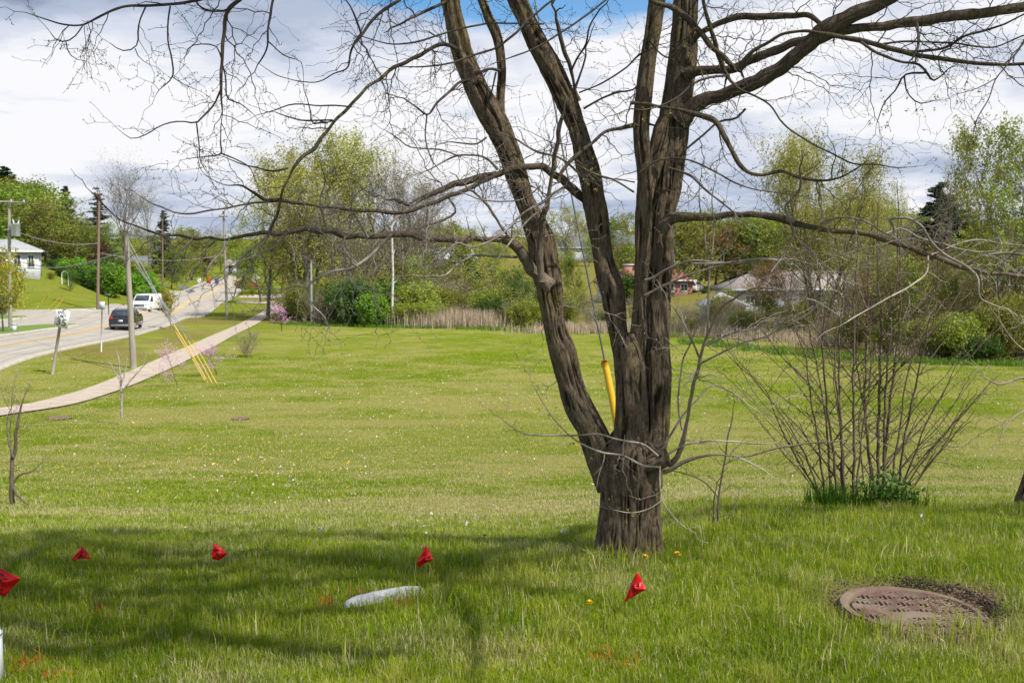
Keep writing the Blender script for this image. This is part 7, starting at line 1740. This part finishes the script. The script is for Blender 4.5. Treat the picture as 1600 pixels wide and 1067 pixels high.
house('long brick house with reddish roof behind the right thicket', tuple(og(1475, 103) + [0, 0, .1]), 18.5, 8, 3.0, 1.5, BR_, pmat('roof_brownred', (0.22, 0.12, 0.09), (0.17, 0.09, 0.07), 3, .95), R(-4), 1.0, wins=[(-6, 1.6, 1.4, 1.2), (-2, 1.6, 1.8, 1.4), (4, 1.6, 2.0, 1.4), (7.5, 1.6, 1.2, 1.1)], doors=[(1.2, 1.0, 2.1, TRIM)])
house('grey roofed house on the far hill seen between left and middle stems', tuple(og(903, 235)), 12, 7, 3.0, 2.2, SID, RD, R(12), 0, wins=[(-3, 1.7, 1.2, 1.2), (3, 1.7, 1.2, 1.2)])
house('dark roofed house on the far hill right of the middle stems', tuple(og(986, 238)), 8, 7, 3.0, 2.4, SID, RD, R(-5), 0, wins=[(-2, 1.7, 1.2, 1.2), (2, 1.7, 1.2, 1.2)], chim=(1, 0, .8, .8))
house('dark gabled house on the far hill right of the right stem', tuple(og(1058, 225)), 5, 5, 2.6, 2.2, BLU, RD, R(40), 0, wins=[(-2, 1.7, 1.2, 1.2), (2, 1.7, 1.2, 1.2)])
house('grey roofed house hidden behind the marsh trees', tuple(og(698, 200)), 9, 7, 3.0, 2.0, BLU, pmat('roof_lightgrey', (0.38, 0.40, 0.42), rough=.9), R(-20), 0, wins=[(-2, 1.7, 1.2, 1.2), (2, 1.7, 1.2, 1.2)])
house('white garden shed beyond the crest of the road', tuple(og(368, 262)), 5, 4, 2.4, 1.2, SID, RG, R(10), 0, wins=[(1, 1.4, .8, .8)], doors=[(-1, .9, 1.9, DKD)], name='shed')
# chain link fence along the right bank
fx = [og(px, Y) for px, Y in ((1110, 100), (1180, 99), (1250, 98), (1330, 97), (1400, 96), (1480, 95))]
fn = thing('chain_link_fence', 'low pale metal fence below the ranch house', 'fence', fx[0])
for a in fx:
    mb = MB(); mb.tube(np.array([a - [0, 0, .1], a + [0, 0, 1.2]]), .035, 6); wobj('post', mb, METAL, fn)
for a, b in zip(fx[:-1], fx[1:]):
    mb = MB(); 
    for h in (.15, 1.15): mb.tube(np.array([a + [0, 0, h], b + [0, 0, h]]), .022, 5)
    wobj('rail', mb, METAL, fn)
# retaining wall pale strip
mb = MB(); a, b = og(1180, 101), og(1215, 101); c = (a + b) / 2; mb.box(c + [0, 0, .15], (2.6, .3, .5), rz=.1, taper=.05); single('garden_wall', mb, pmat('wall_pale', (0.55, 0.48, 0.38), rough=.9), 'low pale retaining wall in the grass below the ranch house', 'wall')
# white arch on the lawn
ar = thing('garden_arch', 'thin white metal arch on the lawn right of the white house', 'arch', og(102, 116))
c = np.array(ar.location); rad_ = .36; q = [c + [-rad_, 0, -.05], c + [-rad_, 0, 1.2]] + [c + [-rad_ * math.cos(k * PI / 10), 0, 1.2 + rad_ * math.sin(k * PI / 10)] for k in range(1, 10)] + [c + [rad_, 0, 1.2], c + [rad_, 0, -.05]]
mb = MB(); mb.tube(np.array(q), .035, 6); wobj('hoop', mb, WHITE, ar)
# bins by the road crest
for px, Y, col, lab in ((326, 196, (0.55, 0.03, 0.02), 'small red bin beside the road below the purple tree'), (339, 200, (0.03, 0.06, 0.30), 'small blue bin beside the road crest'), (311, 190, (0.7, 0.72, 0.72), 'small white mailbox beside the road below the purple tree')):
    t = thing('bin' if 'bin' in lab else 'mailbox', lab, 'bin' if 'bin' in lab else 'mailbox', og(px, Y)); c = np.array(t.location)
    mb = MB(); mb.box(c + [0, 0, .5], (.55, .6, 1.0), taper=-.12, bev=.04); wobj('body', mb, pmat_c('binc%d' % px, col), t); mb = MB(); mb.box(c + [0, 0, 1.04], (.66, .7, .08), bev=.03); wobj('lid', mb, pmat_c('binc%d' % px, col), t)
